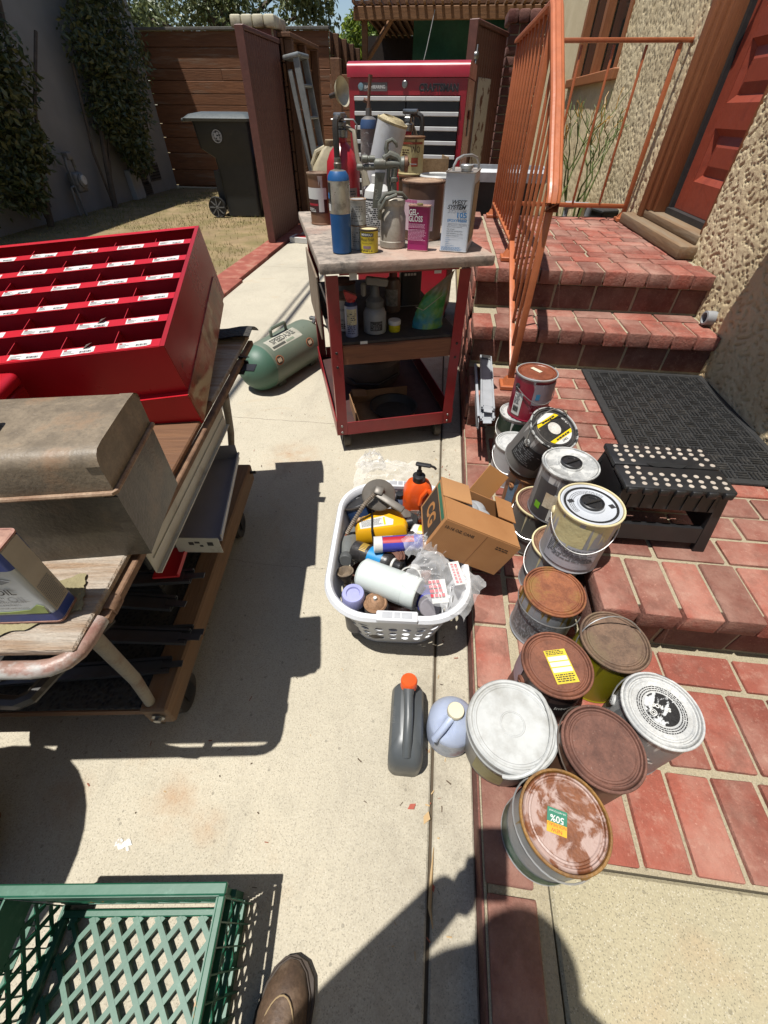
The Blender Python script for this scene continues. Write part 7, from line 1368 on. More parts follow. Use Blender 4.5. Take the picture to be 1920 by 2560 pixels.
q = G(); q.b2((-0.046, -0.0402, 0.03), (0.04, -0.0392, 0.085)); q.ob('label', m_rust('label_dirty', srgb(196, 160, 140), srgb(214, 190, 176), srgb(70, 56, 50), srgb(226, 96, 40), (0.52, 0.56), 22, 0.5), t, smooth=False); lettering(t, 'FAST', 0.018, wall_T((0.018, -0.0406, 0.074), 0), M_inkw, bold=0.0006); flat_rows(t, wall_T((0.012, -0.0406, 0.05), 0), 0.05, 0.02, 3, M_inkw, seed=94)
q = G(); q.lathe([(0.019, 0.184), (0.021, 0.186), (0.021, 0.206), (0.018, 0.209), (0.012, 0.21), (0.0001, 0.21)], 24); q.ob('collar', M_plastic_blk, t)
q = G(); q.lathe([(0.009, 0.209), (0.009, 0.225), (0.0055, 0.228), (0.0055, 0.252), (0.0001, 0.252)], 16); q.box((0.012, -0.006, 0.256), (0.05, 0.016, 0.01), 0, TR((0, 0, 0), R(-14)), 0.003); q.tube([(0.03, -0.012, 0.256), (0.045, -0.016, 0.252), (0.05, -0.018, 0.246)], 0.004, 8); q.ob('pump', M_plastic_blk, t)
# slate blue bottle behind orange one, pale yellow/white can under carton
bottle('blue_bottle', 'slate blue bottle leaning beside the orange hand cleaner', 'bottle', (-0.055, 1.06, 0.08), (-0.06, 1.05, 0.27), [('body', [(0.03, 0), (0.032, 0.004), (0.032, 0.13), (0.02, 0.16), (0.012, 0.17)], plain('bottle_slate', srgb(84, 96, 120), 0.4)), ('cap', [(0.014, 0.168), (0.014, 0.186), (0.0001, 0.187)], M_plastic_blk)])
t = bottle('yellow_white_can', 'white and yellow can half hidden behind the carton in the basket', 'can', (-0.005, 0.93, 0.2), (0.06, 0.915, 0.205), [('body', [(0.03, 0.0), (0.033, 0.003), (0.033, 0.09), (0.0001, 0.09)], M_paper), ('bottom', [(0.0001, 0.004), (0.024, 0.003), (0.028, -0.002), (0.0305, -0.002), (0.0305, 0.001)], plain('can_grey', srgb(130, 126, 120), 0.4, 0.4))]); q = G(); wrap_patch(q, 0.0335, 0.9, 2.4, 0.02, 0.06); q.ob('yellow_panel', plain('stripe_yellow', srgb(238, 206, 24), 0.4), t); q = G(); wrap_patch(q, 0.0336, -0.4, 0.7, 0.025, 0.055); q.ob('blue_panel', plain('panel_blue', srgb(110, 160, 210), 0.4), t)
bottle('grey_capped_bottle', 'bottle with grey flip cap under the sealant tube', 'bottle', (0.03, 0.88, 0.19), (-0.02, 0.893, 0.232), [('body', [(0.0001, -0.06), (0.024, -0.058), (0.025, 0.02), (0.016, 0.035)], plain('bottle_smoke', srgb(120, 122, 120), 0.3)), ('cap', [(0.019, 0.033), (0.02, 0.036), (0.02, 0.062), (0.017, 0.065), (0.0001, 0.065)], plain('cap_dark', srgb(64, 62, 60), 0.45))])
t = bottle('white_cup', 'white plastic cup lying beside the aerosol nozzle in the basket', 'cup', (0.01, 0.785, 0.19), (0.0, 0.735, 0.222), [('cup', [(0.022, 0), (0.03, 0.06), (0.033, 0.062), (0.029, 0.062), (0.021, 0.004), (0.0001, 0.004)], M_white_paint)])
# fill below: a few dark cans standing on the bottom
k = 0
fl = ['red brown tin deep in the basket under the canister', 'dark tin deep in the basket under the yellow jug', 'dark tin deep in the basket near its left wall', 'dark grey tin deep in the basket under the carton', 'brown tin deep in the basket below the hand cleaner', 'small dark tin deep in the basket beside the cobalt aerosol']
for (x, y, c) in ((-0.03, 0.73, srgb(110, 50, 44)), (-0.07, 0.88, srgb(46, 44, 44)), (-0.15, 0.80, srgb(60, 56, 52)), (0.03, 0.83, srgb(66, 66, 70)), (0.02, 0.97, srgb(90, 70, 56)), (0.04, 0.74, srgb(50, 48, 50))):
    paint_can(fl[k], (x, y, 0.007), M_lid_rust_dk, plain('tin_fill%d' % k, c, 0.5), r=0.045, h=0.13, group=GB, ears=False); k += 1

# ================================================================== CARTON
KB = 0.915
C0 = Vector((0.031, 0.847, 0.222)); cpos = Vector((0, 0, 1.2)) + (C0 - Vector((0, 0, 1.2))) * KB
cb_ = thing('carton', 'brown cardboard carton tipped between basket and cans, flaps open', 'carton', cpos, rot=(-0.06, 0.437, 0.055)); L_, W2, H2 = 0.266 * KB, 0.203 * KB, 0.14 * KB
def m_card(name, a=srgb(166, 114, 66), b=srgb(184, 132, 82)):
    s = N(name); c = s.mix(s.ramp(s.noise(7, 6, .6), .3, .7), a, b); c = s.mix(s.math('MULTIPLY', s.ramp(s.noise(3.5, 5), .5, .72), .5), c, srgb(132, 88, 52)); w = s.wave(60, s.map((1, 1, 1)), .4, 2, 1, 'X'); s.bump(w, .12, .002); return s.fin(c, .85)
M_card = m_card('cardboard'); M_card_in = m_card('cardboard_inside', srgb(176, 128, 80), srgb(196, 146, 96)); th = 0.003
for nm, a, b in (('side_panel', (0, 0, 0), (L_, th, H2)), ('side_panel', (0, W2 - th, 0), (L_, W2, H2)), ('end_panel', (0, th + .0002, 0), (th, W2 - th - .0002, H2)), ('end_panel', (L_ - th, th + .0002, 0), (L_, W2 - th - .0002, H2)), ('bottom_panel', (th + .0002, th + .0002, 0.0), (L_ - th - .0002, W2 - th - .0002, th))):
    q = G(); q.b2(a, b, 0, None, 0.0008); q.ob(nm, M_card, cb_, smooth=False)
# half-closed top: near long flap folded flat over the top, far flap standing, end flap folded in
q = G(); q.b2((0.002, 0.001, H2 + 0.0005), (L_ - 0.004, W2 * 0.52, H2 + 0.0035), 0, TR((0, 0, 0), 0, R(0)), 0.0006); q.ob('top_flap', M_card, cb_, smooth=False)
q = G(); q.b2((-0.002, W2 * 0.53, 0), (0.09, W2 + 0.002, 0.003), 0, TR((0, 0, H2 + 0.001), 0, 0, R(-5))); q.ob('top_flap', M_card_in, cb_, smooth=False)
q = G(); q.b2((L_ * 0.40, -0.0015, 0), (L_ * 0.72, 0.0015, 0.115), 0, TR((0, W2 - 0.002, H2), 0, R(-14), R(10)) , 0.0005); q.ob('standing_flap', m_card('cardboard_flap', srgb(176, 120, 62), srgb(196, 142, 84)), cb_, smooth=False)
q = G(); q.b2((0.75 * L_, W2 * 0.52, 0), (L_ - 0.001, W2, 0.003), 0, TR((0, 0, H2 + 0.001), 0, R(4))); q.ob('top_flap', M_card, cb_, smooth=False)
lettering(cb_, '12-16 OZ. CANS', 0.013, wall_T((0.055, -0.0006, H2 - 0.022), 0), plain('ink_brown', srgb(60, 42, 28), 0.7), bold=0.0003); flat_rows(cb_, wall_T((L_ - 0.04, -0.0006, H2 - 0.03), 0), 0.05, 0.014, 2, plain('ink_brown', srgb(60, 42, 28), 0.7), seed=91, chars=(0.004, 0.012))
q = G(); q.b2((L_ * .545, -0.0008, 0.001), (L_ * .55, -0.0001, H2 - 0.001)); q.ob('crease', plain('ink_brown2', srgb(140, 92, 54), 0.8), cb_, smooth=False)
TE = Matrix.Translation((-0.0007, W2 / 2, H2 / 2)) @ Matrix.Rotation(-PI / 2, 4, 'Z') @ Matrix.Rotation(PI / 2, 4, 'X')
q = G(); q.b2((-W2 * .44, -H2 * .42, 0), (W2 * .42, H2 * .30, 0.0003), 0, TE); q.ob('black_panel', plain('panel_black', srgb(56, 46, 38), 0.7), cb_, smooth=False); q = G(); q.b2((-W2 * .44, H2 * .33, 0), (W2 * .42, H2 * .44, 0.0003), 0, TE); q.ob('green_panel', plain('panel_green', srgb(52, 110, 84), 0.7), cb_, smooth=False)
lettering(cb_, 'CG', 0.062, TE @ Matrix.Translation((-0.0, -0.007, 0.0008)), plain('ink_card', srgb(166, 114, 62), 0.8), bold=0.0025)
for (x, y, r_) in ((0.11, 0.125, 0), (0.135, 0.14, 1), (0.15, 0.11, 2)):
    t = thing('spray_can', ['upright silver topped can in the carton, nearest its green band', 'silver topped can in the carton beside the standing flap', 'silver domed can showing most in the carton opening'][r_], 'can', cb_.matrix_basis @ Vector((x, y, 0.004)), 0, 'cans inside the carton', cb_.rotation_euler)
    q = G(); q.lathe([(0.028, 0), (0.03, 0.002), (0.03, 0.1), (0.031, 0.103)], 28); q.ob('body', plain('can_black', srgb(40, 40, 42), 0.4), t); q = G(); q.lathe([(0.031, 0.102), (0.031, 0.106), (0.024, 0.112), (0.014, 0.118), (0.010, 0.119), (0.0001, 0.119)], 28); q.ob('dome', M_zinc, t)
# ================================================================== CLEAR PLASTIC BAGS
def m_film(name, tint=(0.9, 0.9, 0.9), a=0.3):
    s = N(name); s.b.inputs['Base Color'].default_value = (*tint, 1); s.b.inputs['Roughness'].default_value = 0.15
    tr = s.n('ShaderNodeBsdfTransparent'); mx = s.n('ShaderNodeMixShader'); gl = s.n('ShaderNodeLayerWeight'); gl.inputs[0].default_value = 0.35
    s.bump(s.noise(24, 4), 0.35, 0.01); f = s.math('MULTIPLY_ADD', gl.outputs['Facing'], 0.45, a); s.l(f, mx.inputs[0]); s.l(tr.outputs[0], mx.inputs[1]); s.l(s.b.outputs[0], mx.inputs[2]); s.l(mx.outputs[0], s.out.inputs[0]); return s.m
M_film = m_film('clear_film', (0.8, 0.8, 0.78), 0.10); M_film2 = m_film('clear_film_bag', (0.85, 0.85, 0.85), 0.16)
def crumple(u, v, w, d, amp, seed, dome=0.05):
    x = (u - 0.5) * w; y = (v - 0.5) * d; n_ = noise.fractal(Vector((u * 5, v * 5, seed)), 1.0, 2.0, 4)
    return (x + 0.01 * noise.noise(Vector((v * 6, u * 3, seed + 4))), y + 0.012 * noise.noise(Vector((u * 6, v * 3, seed + 8))), dome * math.sin(PI * u) ** 0.7 * math.sin(PI * v) ** 0.7 + amp * abs(n_) + 0.003)
t = thing('plastic_bag', 'clear crumpled plastic bag on the driveway behind the basket', 'bag', (-0.14, 1.43, 0.0), R(4)); q = G(); q.grid(lambda u, v: crumple(u, v, 0.3, 0.24, 0.03, 1.0, 0.05), 34, 28); q.ob('film', M_film, t, ang=60); q = G(); q.grid(lambda u, v: crumple(u, v, 0.12, 0.08, 0.04, 7.0, 0.05), 20, 16, 0, TR((-0.08, 0.1, 0.01), 0.4)); q.ob('gathered_top', M_film2, t, ang=60)
t = thing('parts_bag', 'clear plastic parts bag with red printed card on the basket rim', 'bag', (0.09, 0.695, 0.265), 0, None, rot=(R(8), R(10), R(-25))); q = G(); q.grid(lambda u, v: crumple(u, v, 0.2, 0.14, 0.02, 3.0, 0.035), 34, 24); q.ob('film', M_film2, t, ang=60); q = G(); q.grid(lambda u, v: crumple(u, v, 0.12, 0.07, 0.03, 9.0, 0.03), 18, 14, 0, TR((-0.1, 0.07, 0.0), 0.8)); q.ob('bag_tail', M_film2, t, ang=60)
def m_redtext():
    s = N('card_red_print'); x = s.xyz(); w = s.wave(38, s.map((1, 1, 1)), 6, 4, 3, 'Y'); c = s.mix(s.ramp(w, .45, .55), srgb(224, 220, 216), srgb(196, 40, 60)); return s.fin(c, .5)
q = G(); q.box((-0.02, -0.028, 0.016), (0.045, 0.065, 0.002), 0, TR((0, 0, 0), R(40), R(6))); q.ob('header_card', M_paper, t, smooth=False); flat_rows(t, TR((-0.003, -0.037, 0.0215), R(40), R(6)), 0.04, 0.05, 4, plain('ink_crimson', srgb(196, 40, 60), 0.5), seed=92, fill=0.7, chars=(0.004, 0.012))
q = G(); q.box((0.04, 0.012, 0.02), (0.03, 0.07, 0.002), 0, TR((0, 0, 0), R(45))); q.ob('inner_card', M_paper, t, smooth=False); flat_rows(t, TR((0.0195, 0.0366, 0.0222), R(135)), 0.06, 0.02, 2, plain('ink_crimson', srgb(196, 40, 60), 0.5), seed=93, fill=0.7, chars=(0.004, 0.012))
# ================================================================== PLATFORM TRUCK ON THE LEFT
PT = thing('platform_truck', 'old two level platform truck with plywood top and painted pipe frame', 'cart', (-0.444, 0.216, 0), R(7.7)); TA = R(7.7)
def tw(x, y, z): return (-0.444 + x * math.cos(TA) - y * math.sin(TA), 0.216 + x * math.sin(TA) + y * math.cos(TA), z)
M_ply = m_wood('ply_worn', srgb(176, 140, 108), srgb(206, 180, 152), 4.5, srgb(206, 194, 178), 'X', 0.9, 1.0, (0.36, 0.6)); M_ply_dk = m_wood('ply_dark', srgb(110, 74, 48), srgb(140, 98, 64), 2.0, None, 'X')
M_pipe = m_rust('pipe_paint', srgb(166, 122, 108), srgb(178, 150, 136), srgb(104, 70, 54), srgb(186, 182, 176), (0.5, 0.58), 12, 0.45); M_beam = m_wood('beam_wood', srgb(134, 100, 70), srgb(160, 124, 88), 1.8, srgb(120, 100, 80), 'Y')
for (a, b, m) in (((-0.66, 0.010, 0.645), (-0.012, 0.30, 0.66), M_ply), ((-0.66, 0.304, 0.645), (-0.012, 0.70, 0.66), M_ply_dk), ((-0.66, 0.704, 0.645), (-0.012, 1.14, 0.66), M_ply)):
    q = G(); q.b2(a, b, 0, None, 0.003); q.ob('top_plank', m, PT)
q = G(); pp = [(-0.70, -0.010, 0.643), (-0.065, -0.009, 0.643), (-0.043, -0.006, 0.643), (-0.026, 0.003, 0.643), (-0.016, 0.017, 0.643), (-0.013, 0.034, 0.642), (-0.012, 0.07, 0.640)]; q.tube(pp, 0.0125, 14); q.ob('frame_pipe', M_pipe, PT)
q = G(); q.b2((-0.016, 0.07, 0.627), (0.0, 1.13, 0.6435), 0, None, 0.002); q.ob('edge_bar', m_rust('bar_rust', srgb(110, 78, 56), srgb(140, 108, 82)), PT)
q = G(); q.tube([(-0.008, 0.085, 0.637), (-0.008, 0.11, 0.637)], 0.0125, 12); q.ob('pipe_sleeve', m_rust('bar_rust', srgb(110, 78, 56), srgb(140, 108, 82)), PT)
for nm, pts in (('leg', [(-0.02, 0.05, 0.632), (-0.065, 0.085, 0.4), (-0.125, 0.118, 0.2), (-0.13, 0.125, 0.185)]), ('leg', [(-0.015, 0.80, 0.62), (-0.09, 0.95, 0.4), (-0.165, 1.07, 0.2)]), ('leg', [(-0.62, 0.0, 0.62), (-0.60, 0.06, 0.4), (-0.57, 0.12, 0.2)]), ('leg', [(-0.65, 0.80, 0.62), (-0.62, 0.95, 0.4), (-0.58, 1.07, 0.2)])):
    q = G(); q.tube(pts, 0.0115, 12); q.ob(nm, m_rust('leg_paint', srgb(158, 150, 136), srgb(142, 132, 118), srgb(110, 74, 52)), PT)
q = G(); q.tube([(-0.10, 0.16, 0.5), (-0.15, 0.05, 0.5), (-0.157, 0.03, 0.5), (-0.163, 0.012, 0.5), (-0.18, 0.003, 0.5), (-0.21, 0.005, 0.5), (-0.30, 0.02, 0.5), (-0.55, 0.03, 0.5)], 0.012, 8); q.ob('pull_bar', plain('bar_black', srgb(40, 34, 30), 0.5), PT)
q = G(); q.b2((-0.145, 0.098, 0.125), (-0.082, 1.03, 0.2), 0, None, 0.005); q.ob('deck_beam', M_beam, PT); q = G(); q.b2((-0.76, 0.098, 0.125), (-0.70, 1.03, 0.2), 0, None, 0.005); q.ob('deck_beam', M_beam, PT)
q = G(); q.b2((-0.699, 0.105, 0.16), (-0.1455, 1.025, 0.182)); q.ob('deck_board', M_ply_dk, PT, smooth=False)
def m_mesh():
    s = N('deck_mat'); v = s.voro(95); c = s.mix(s.ramp(v, .2, .5), (0.004, 0.004, 0.004), (0.03, 0.027, 0.022)); s.bump(v, .8, .004); return s.fin(c, .75)
M_deckmat = m_mesh(); q = G(); q.b2((-0.695, 0.108, 0.1822), (-0.148, 1.02, 0.19), 0, None, 0.002); q.ob('deck_mat', M_deckmat, PT)
q = G(); q.lathe([(0.0001, 0), (0.016, 0), (0.016, 0.004), (0.009, 0.005), (0.009, 0.012), (0.0001, 0.012)], 6, 0, TR((-0.11, 0.0975, 0.165), 0, PI / 2)); q.ob('bolt', M_steel, PT); q = G(); q.tube([(-0.083, 1.0, 0.18), (-0.06, 1.0, 0.182)], 0.006, 6); q.ob('bolt', M_darkmetal, PT)
for x in (-0.125, -0.7):
    for y in (0.2, 0.84):
        q = G(); q.b2((x - 0.035, y - 0.04, 0.117), (x + 0.035, y + 0.04, 0.1245)); q.b2((x - 0.024, y - 0.02, 0.04), (x - 0.02, y + 0.02, 0.117)); q.b2((x + 0.02, y - 0.02, 0.04), (x + 0.024, y + 0.02, 0.117)); c = q.ob('caster', M_darkmetal, PT, smooth=False)
        q = G(); q.lathe([(0.0001, -0.017), (0.03, -0.017), (0.032, -0.018), (0.05, -0.016), (0.053, 0), (0.05, 0.016), (0.032, 0.018), (0.03, 0.017), (0.0001, 0.017)], 26, 0, TR((x, y, 0.0535), 0, 0, PI / 2)); q.ob('wheel', plain('wheel_grey', srgb(70, 66, 62), 0.6), c)
# rough felt strip lying on the top
t = thing('felt_strip', 'rough greenish felt strip lying on the plywood under the oil can', 'strip', tw(-0.13, 0.07, 0.6605), R(30)); q = G(); q.grid(lambda u, v: ((u - .5) * .19 + .006 * noise.noise(Vector((v * 9, 1, u))), (v - .5) * .075 + .006 * noise.noise(Vector((u * 9, 7, v))), .003 + .004 * abs(noise.noise(Vector((u * 30, v * 14, 2))))), 40, 16); q.ob('felt', plain('felt', srgb(150, 140, 106), .95, bump=.8, bs=140), t)
# ---- bolt bin organiser lying on its back
OG = thing('bin_organiser', 'red steel bin organiser with price labelled compartments lying on the truck', 'organiser', (-0.542, 0.785, 0.852), rot=(-1.372, -0.073, 0.23))
M_org = plain('org_red', srgb(196, 26, 40), 0.33, var=0.07, vs=6, dirt=srgb(120, 30, 30), dirt_amt=(0.66, 0.85)); M_org_in = plain('org_red_inner', srgb(186, 24, 42), 0.45, var=0.1); M_org_side = plain('org_red_side', srgb(166, 30, 34), 0.25, var=0.2, vs=4, dirt=srgb(60, 34, 30), dirt_amt=(0.64, 0.7), ds=11)
OW, OD, OH = 0.86, 0.196, 0.57; PX, PZ = 0.1115, 0.0925
q = G(); q.b2((-0.010, 0, 0), (0, 0.0015, OH)); q.b2((-0.0015, 0.0016, 0), (0, OD, OH)); q.ob('right_side', M_org_side, OG, smooth=False); q = G(); q.b2((-OW, 0, 0), (-OW + 0.012, OD, OH)); q.ob('left_side', M_org_side, OG, smooth=False)
q = G(); q.b2((-OW + .0125, 0.0, OH - 0.014), (-0.0105, 0.0015, OH)); q.b2((-OW + .0125, 0.0016, OH - 0.0016), (-0.0016, OD, OH)); q.ob('top_side', M_org, OG, smooth=False); q = G(); q.b2((-OW + .0125, 0.001, 0), (-0.0016, OD, 0.0015)); q.ob('bottom_side', M_org, OG, smooth=False); q = G(); q.b2((-OW + .0125, OD - 0.0015, 0.0016), (-0.0016, OD - 0.0001, OH - 0.0017)); q.ob('back_panel', M_org_in, OG, smooth=False)
q = G(); q.b2((0.0001, 0.115, -0.014), (0.0025, OD + 0.004, OH - 0.05)); q.ob('side_flange', m_rust('flange_mix', srgb(176, 70, 50), srgb(190, 150, 116), srgb(60, 40, 34), srgb(206, 186, 150), (0.5, 0.54), 3.2, 0.3), OG, smooth=False)
q = G(); q.b2((-OW, 0.115, -0.016), (-0.0, OD + 0.004, -0.0005)); q.ob('bottom_flange', M_org, OG, smooth=False)
rnd = random.Random(5)
for k in range(6):
    z0 = 0.002 + PZ * k
    q = G(); q.b2((-OW + .0125, 0.0, z0), (-0.0105, 0.0014, z0 + 0.026)); q.ob('label_strip', M_org, OG, smooth=False)
    if k: 
        q = G(); q.b2((-OW + .0125, 0.0016, z0 + 0.001), (-0.0017, OD - 0.0016, z0 + 0.0022), 0, TR((0, 0, 0))); q.ob('shelf', M_org_in, OG, smooth=False)
    for c in range(1, 8):
        x = -0.008 - PX * c
        q = G(); q.b2((x - 0.0007, 0.012, z0 + 0.0024), (x + 0.0007, OD - 0.0016, z0 + PZ + (0.0008 if k < 5 else -0.012))); q.ob('divider', M_org_in, OG, smooth=False)
    for c in range(7):
        xc = -0.0625 - PX * c - rnd.uniform(-.004, .004); w = 0.034 + rnd.uniform(-.002, .001); zz_ = z0 + 0.013 + rnd.uniform(-.002, .002); tl = rnd.uniform(-.03, .03)
        T = Matrix.Translation((xc, -0.0004, zz_)) @ Matrix.Rotation(PI / 2, 4, 'X') @ Matrix.Rotation(tl, 4, 'Z')
        q = G(); n = 7; top = [(-w + 2 * w * i / n, 0.0095 + rnd.uniform(-.001, .001), 0) for i in range(n + 1)]; bot = [(-w + 2 * w * i / n, -0.010 + (rnd.uniform(0, .004) if rnd.random() < .25 else 0), 0) for i in range(n + 1)]
        q.add(bot + top, [(i, i + 1, n + 2 + i, n + 1 + i) for i in range(n)], 0, T); lb = q.ob('price_label', M_paper, OG, smooth=False)
        q = G(); 
        for b_ in range(9): q.b2((0.004 + b_ * 0.0027, -0.007, 0.0002), (0.0052 + b_ * 0.0027 + (0.0007 if b_ % 3 == 0 else 0), -0.001, 0.0004), 0, T)
        for r2 in range(3): q.b2((-w + 0.003, 0.002 - r2 * 0.004, 0.0002), (-w + 0.003 + rnd.uniform(.012, .026), 0.0032 - r2 * 0.004, 0.0004), 0, T)
        o = q.ob('barcode', plain('print_grey', srgb(70, 70, 74), .6), lb, smooth=False); o['kind'] = 'stuff'
        if rnd.random() < 0.7:
            q = G(); q.b2((-w + 0.003, 0.0045, 0.0002), (-w + 0.009, 0.008, 0.0004), 0, T); q.ob('red_logo', plain('logo_red', srgb(190, 40, 50), .5), lb, smooth=False)
        if k == 0 and c == 1 or (k == 1 and c == 1):
            q = G(); q.add([(0, 0, 0), (0.012, 0.002, 0.008), (0.02, 0.012, 0.006), (0.004, 0.012, 0.0)], [(0, 1, 2, 3)], 0, T @ Matrix.Translation((0.008, 0.004, 0))); q.ob('peeled_corner', M_paper, lb, smooth=False)
# rests: block under the far edge so that the organiser is tilted
q = G(); q.b2((-0.6, 0.9, 0.6605), (-0.12, 1.0, 0.715)); t = thing('prop_block', 'dark timber block propping the far end of the red organiser', 'block', (-0.444, 0.216, 0), TA); q.ob('block', M_ply_dk, t, smooth=False)
# ---- grey steel toolbox
TB = thing('steel_toolbox', 'dull grey rust freckled steel toolbox with rounded lid on the truck', 'toolbox', (-0.44, 0.403, 0.6605), rot=(0.0, 0.0, 0.224))
M_tbx = m_rust('toolbox_grey', srgb(128, 114, 95), srgb(144, 129, 108), srgb(146, 112, 82), None, (0.6, 0.7), 5, 0.5); M_tbx2 = m_rust('toolbox_body', srgb(78, 72, 62), srgb(94, 88, 76), srgb(112, 90, 68), None, (0.6, 0.7), 5, 0.36); TLn = 0.46
lidp = [(0.0, 0.141), (0.0, 0.184), (0.002, 0.193), (0.007, 0.200), (0.015, 0.2045), (0.03, 0.206), (0.14, 0.2068), (0.168, 0.205), (0.178, 0.199), (0.182, 0.188), (0.182, 0.141)]
q = G(); q.loft([[(x, y, z) for y, z in lidp] for x in (-TLn, 0.0)]); q.ob('lid', M_tbx, TB, ang=40)
q = G(); q.loft([[(x, y, z) for y, z in [(0.0, 0), (0.0, 0.132), (-0.003, 0.136), (-0.003, 0.1405), (0.182, 0.1405), (0.182, 0.0)]] for x in (-TLn, 0.0)]); q.ob('body', M_tbx2, TB, smooth=False)
q = G(); q.tube([(-TLn, -0.004, 0.139), (0.0, -0.004, 0.139), (0.003, 0.0, 0.139), (0.003, 0.182, 0.139)], 0.004, 8); q.ob('lid_bead', m_rust('bead', srgb(150, 112, 84), srgb(176, 150, 124)), TB)
q = G(); q.loft([[(x, y * 1.0 - (0.0015 if y < .03 else -.0), z + 0.0012) for y, z in lidp[1:-1]] for x in (-0.02, 0.0015)], closed=False); q.ob('end_hem', M_tbx, TB, ang=40); q = G(); q.b2((-0.018, -0.002, 0.001), (0.002, -0.0002, 0.13)); q.ob('corner_hem', M_tbx2, TB, smooth=False)
q = G(); wv = [(-0.262, 0.075), (-0.25, 0.09), (-0.24, 0.085), (-0.235, 0.07), (-0.215, 0.062), (-0.21, 0.05), (-0.23, 0.04), (-0.25, 0.045), (-0.258, 0.06)]; q.add([(x, -0.0008, z) for x, z in wv], [tuple(range(len(wv)))]); q.ob('torn_sticker', m_rust('sticker_torn', srgb(150, 108, 74), srgb(120, 84, 58)), TB, smooth=False)
# ---- red cash box and grey pouch behind it
t = thing('red_box', 'small red metal box at the left edge behind the steel toolbox', 'box', (-0.93, 0.60, 0.6605), R(16)); q = G(); q.box((0, 0, 0.065), (0.26, 0.14, 0.13), 0, None, 0.008, 3); q.ob('body', M_org_side, t); q = G(); q.box((0, 0, 0.145), (0.262, 0.142, 0.028), 0, None, 0.012, 3); q.ob('lid', M_org, t)
t = thing('grey_case', 'small dark grey plastic case lying on the toolbox lid at the left edge', 'case', (-0.640, 0.425, 0.8695), R(20)); q = G(); q.box((0, 0, 0.01), (0.07, 0.045, 0.018), 0, None, 0.005, 2); q.ob('case', plain('case_grey', srgb(74, 84, 84), 0.5), t); q = G(); q.box((0, -0.023, 0.011), (0.02, 0.003, 0.008), 0, None, 0.001); q.ob('catch', M_darkmetal, t)
# ---- oil tin
t = flat_can('white and blue teak oil tin standing on the plywood corner', (-0.495 - 0.0575 * math.cos(.157) - 0.021 * math.sin(.157), 0.262 - 0.0575 * math.sin(.157) + 0.021 * math.cos(.157), 0.6655), 0.115, 0.042, 0.152, .157, plain('oil_white', srgb(196, 200, 200), 0.4, var=0.06, dirt=srgb(140, 130, 116), dirt_amt=(0.6, 0.85)), m_rust('oil_seam', srgb(150, 104, 92), srgb(176, 132, 116)), 'oil_tin', 'tin', 'tins on the platform truck')
OB = plain('oil_blue', srgb(36, 62, 140), 0.4, dirt=srgb(84, 84, 120), dirt_amt=(0.62, 0.85)); Lr = 0.115; rb_ = lambda ex, z: [(p[0], p[1], z) for p in rrect(Lr + ex, 0.042 + ex, 0.008, 4)]
q = G(); q.loft([rb_(0.0006, 0.0045), rb_(0.0006, 0.022)], cap=False); q.ob('blue_foot', OB, t); q = G(); q.loft([rb_(0.0006, 0.118), rb_(0.0006, 0.147)], cap=False); q.ob('blue_band', OB, t); q = G(); q.b2((0.0572, -0.016, 0.0225), (0.0579, 0.016, 0.1475)); q.ob('side_label', plain('label_grey', srgb(176, 168, 152), .6), t, smooth=False)
flat_rows(t, Matrix.Translation((0.0583, 0.0, 0.05)) @ Matrix.Rotation(PI / 2, 4, 'Z') @ Matrix.Rotation(PI / 2, 4, 'X'), 0.028, 0.05, 16, M_greyprint, seed=81, chars=(0.001, 0.004))
lettering(t, 'TEAK OIL', 0.017, FT(-0.002, 0.075, .042), M_ink, bold=0.0002); lettering(t, 'F I N I S H', 0.0062, FT(0.0, 0.063, .042), M_ink); lettering(t, 'FOR DENSE WOODS OUTDOORS', 0.0048, FT(0.0, 0.053, .042), M_ink); lettering(t, 'REJUVENATES & PROTECTS', 0.0042, FT(0, 0.046, .042), M_ink); lettering(t, 'INTERIOR & EXTERIOR HARDWOODS', 0.0038, FT(0, 0.039, .042), M_ink)
q = G(); q.prism([(-0.05, 0.024), (0.05, 0.024), (0.052, 0.04), (0.045, 0.045), (0.03, 0.033), (0.0, 0.029), (-0.05, 0.029)], 0.0212, 0.0218, 0, Matrix.Rotation(PI / 2, 4, 'X')); q.ob('green_leaf_print', plain('leaf_print', srgb(150, 168, 96), .5, var=.25, vs=40), t, smooth=False)
q = G(); q.prism([(0.012, 0.098), (0.028, 0.104), (0.042, 0.098), (0.028, 0.092)], 0.0214, 0.022, 0, Matrix.Rotation(PI / 2, 4, 'X')); q.ob('emblem', M_greyprint, t, smooth=False)
q = G(); q.b2((-0.055, -0.019, 0.149), (0.055, 0.019, 0.1515)); q.ob('rusty_top', m_rust('oil_top', srgb(160, 116, 100), srgb(190, 150, 130)), t, smooth=False); q = G(); q.lathe([(0.014, 0.151), (0.014, 0.166), (0.012, 0.168), (0.0001, 0.168)], 18, 0, TR((-0.03, 0, 0))); q.ob('cap', M_ink, t)
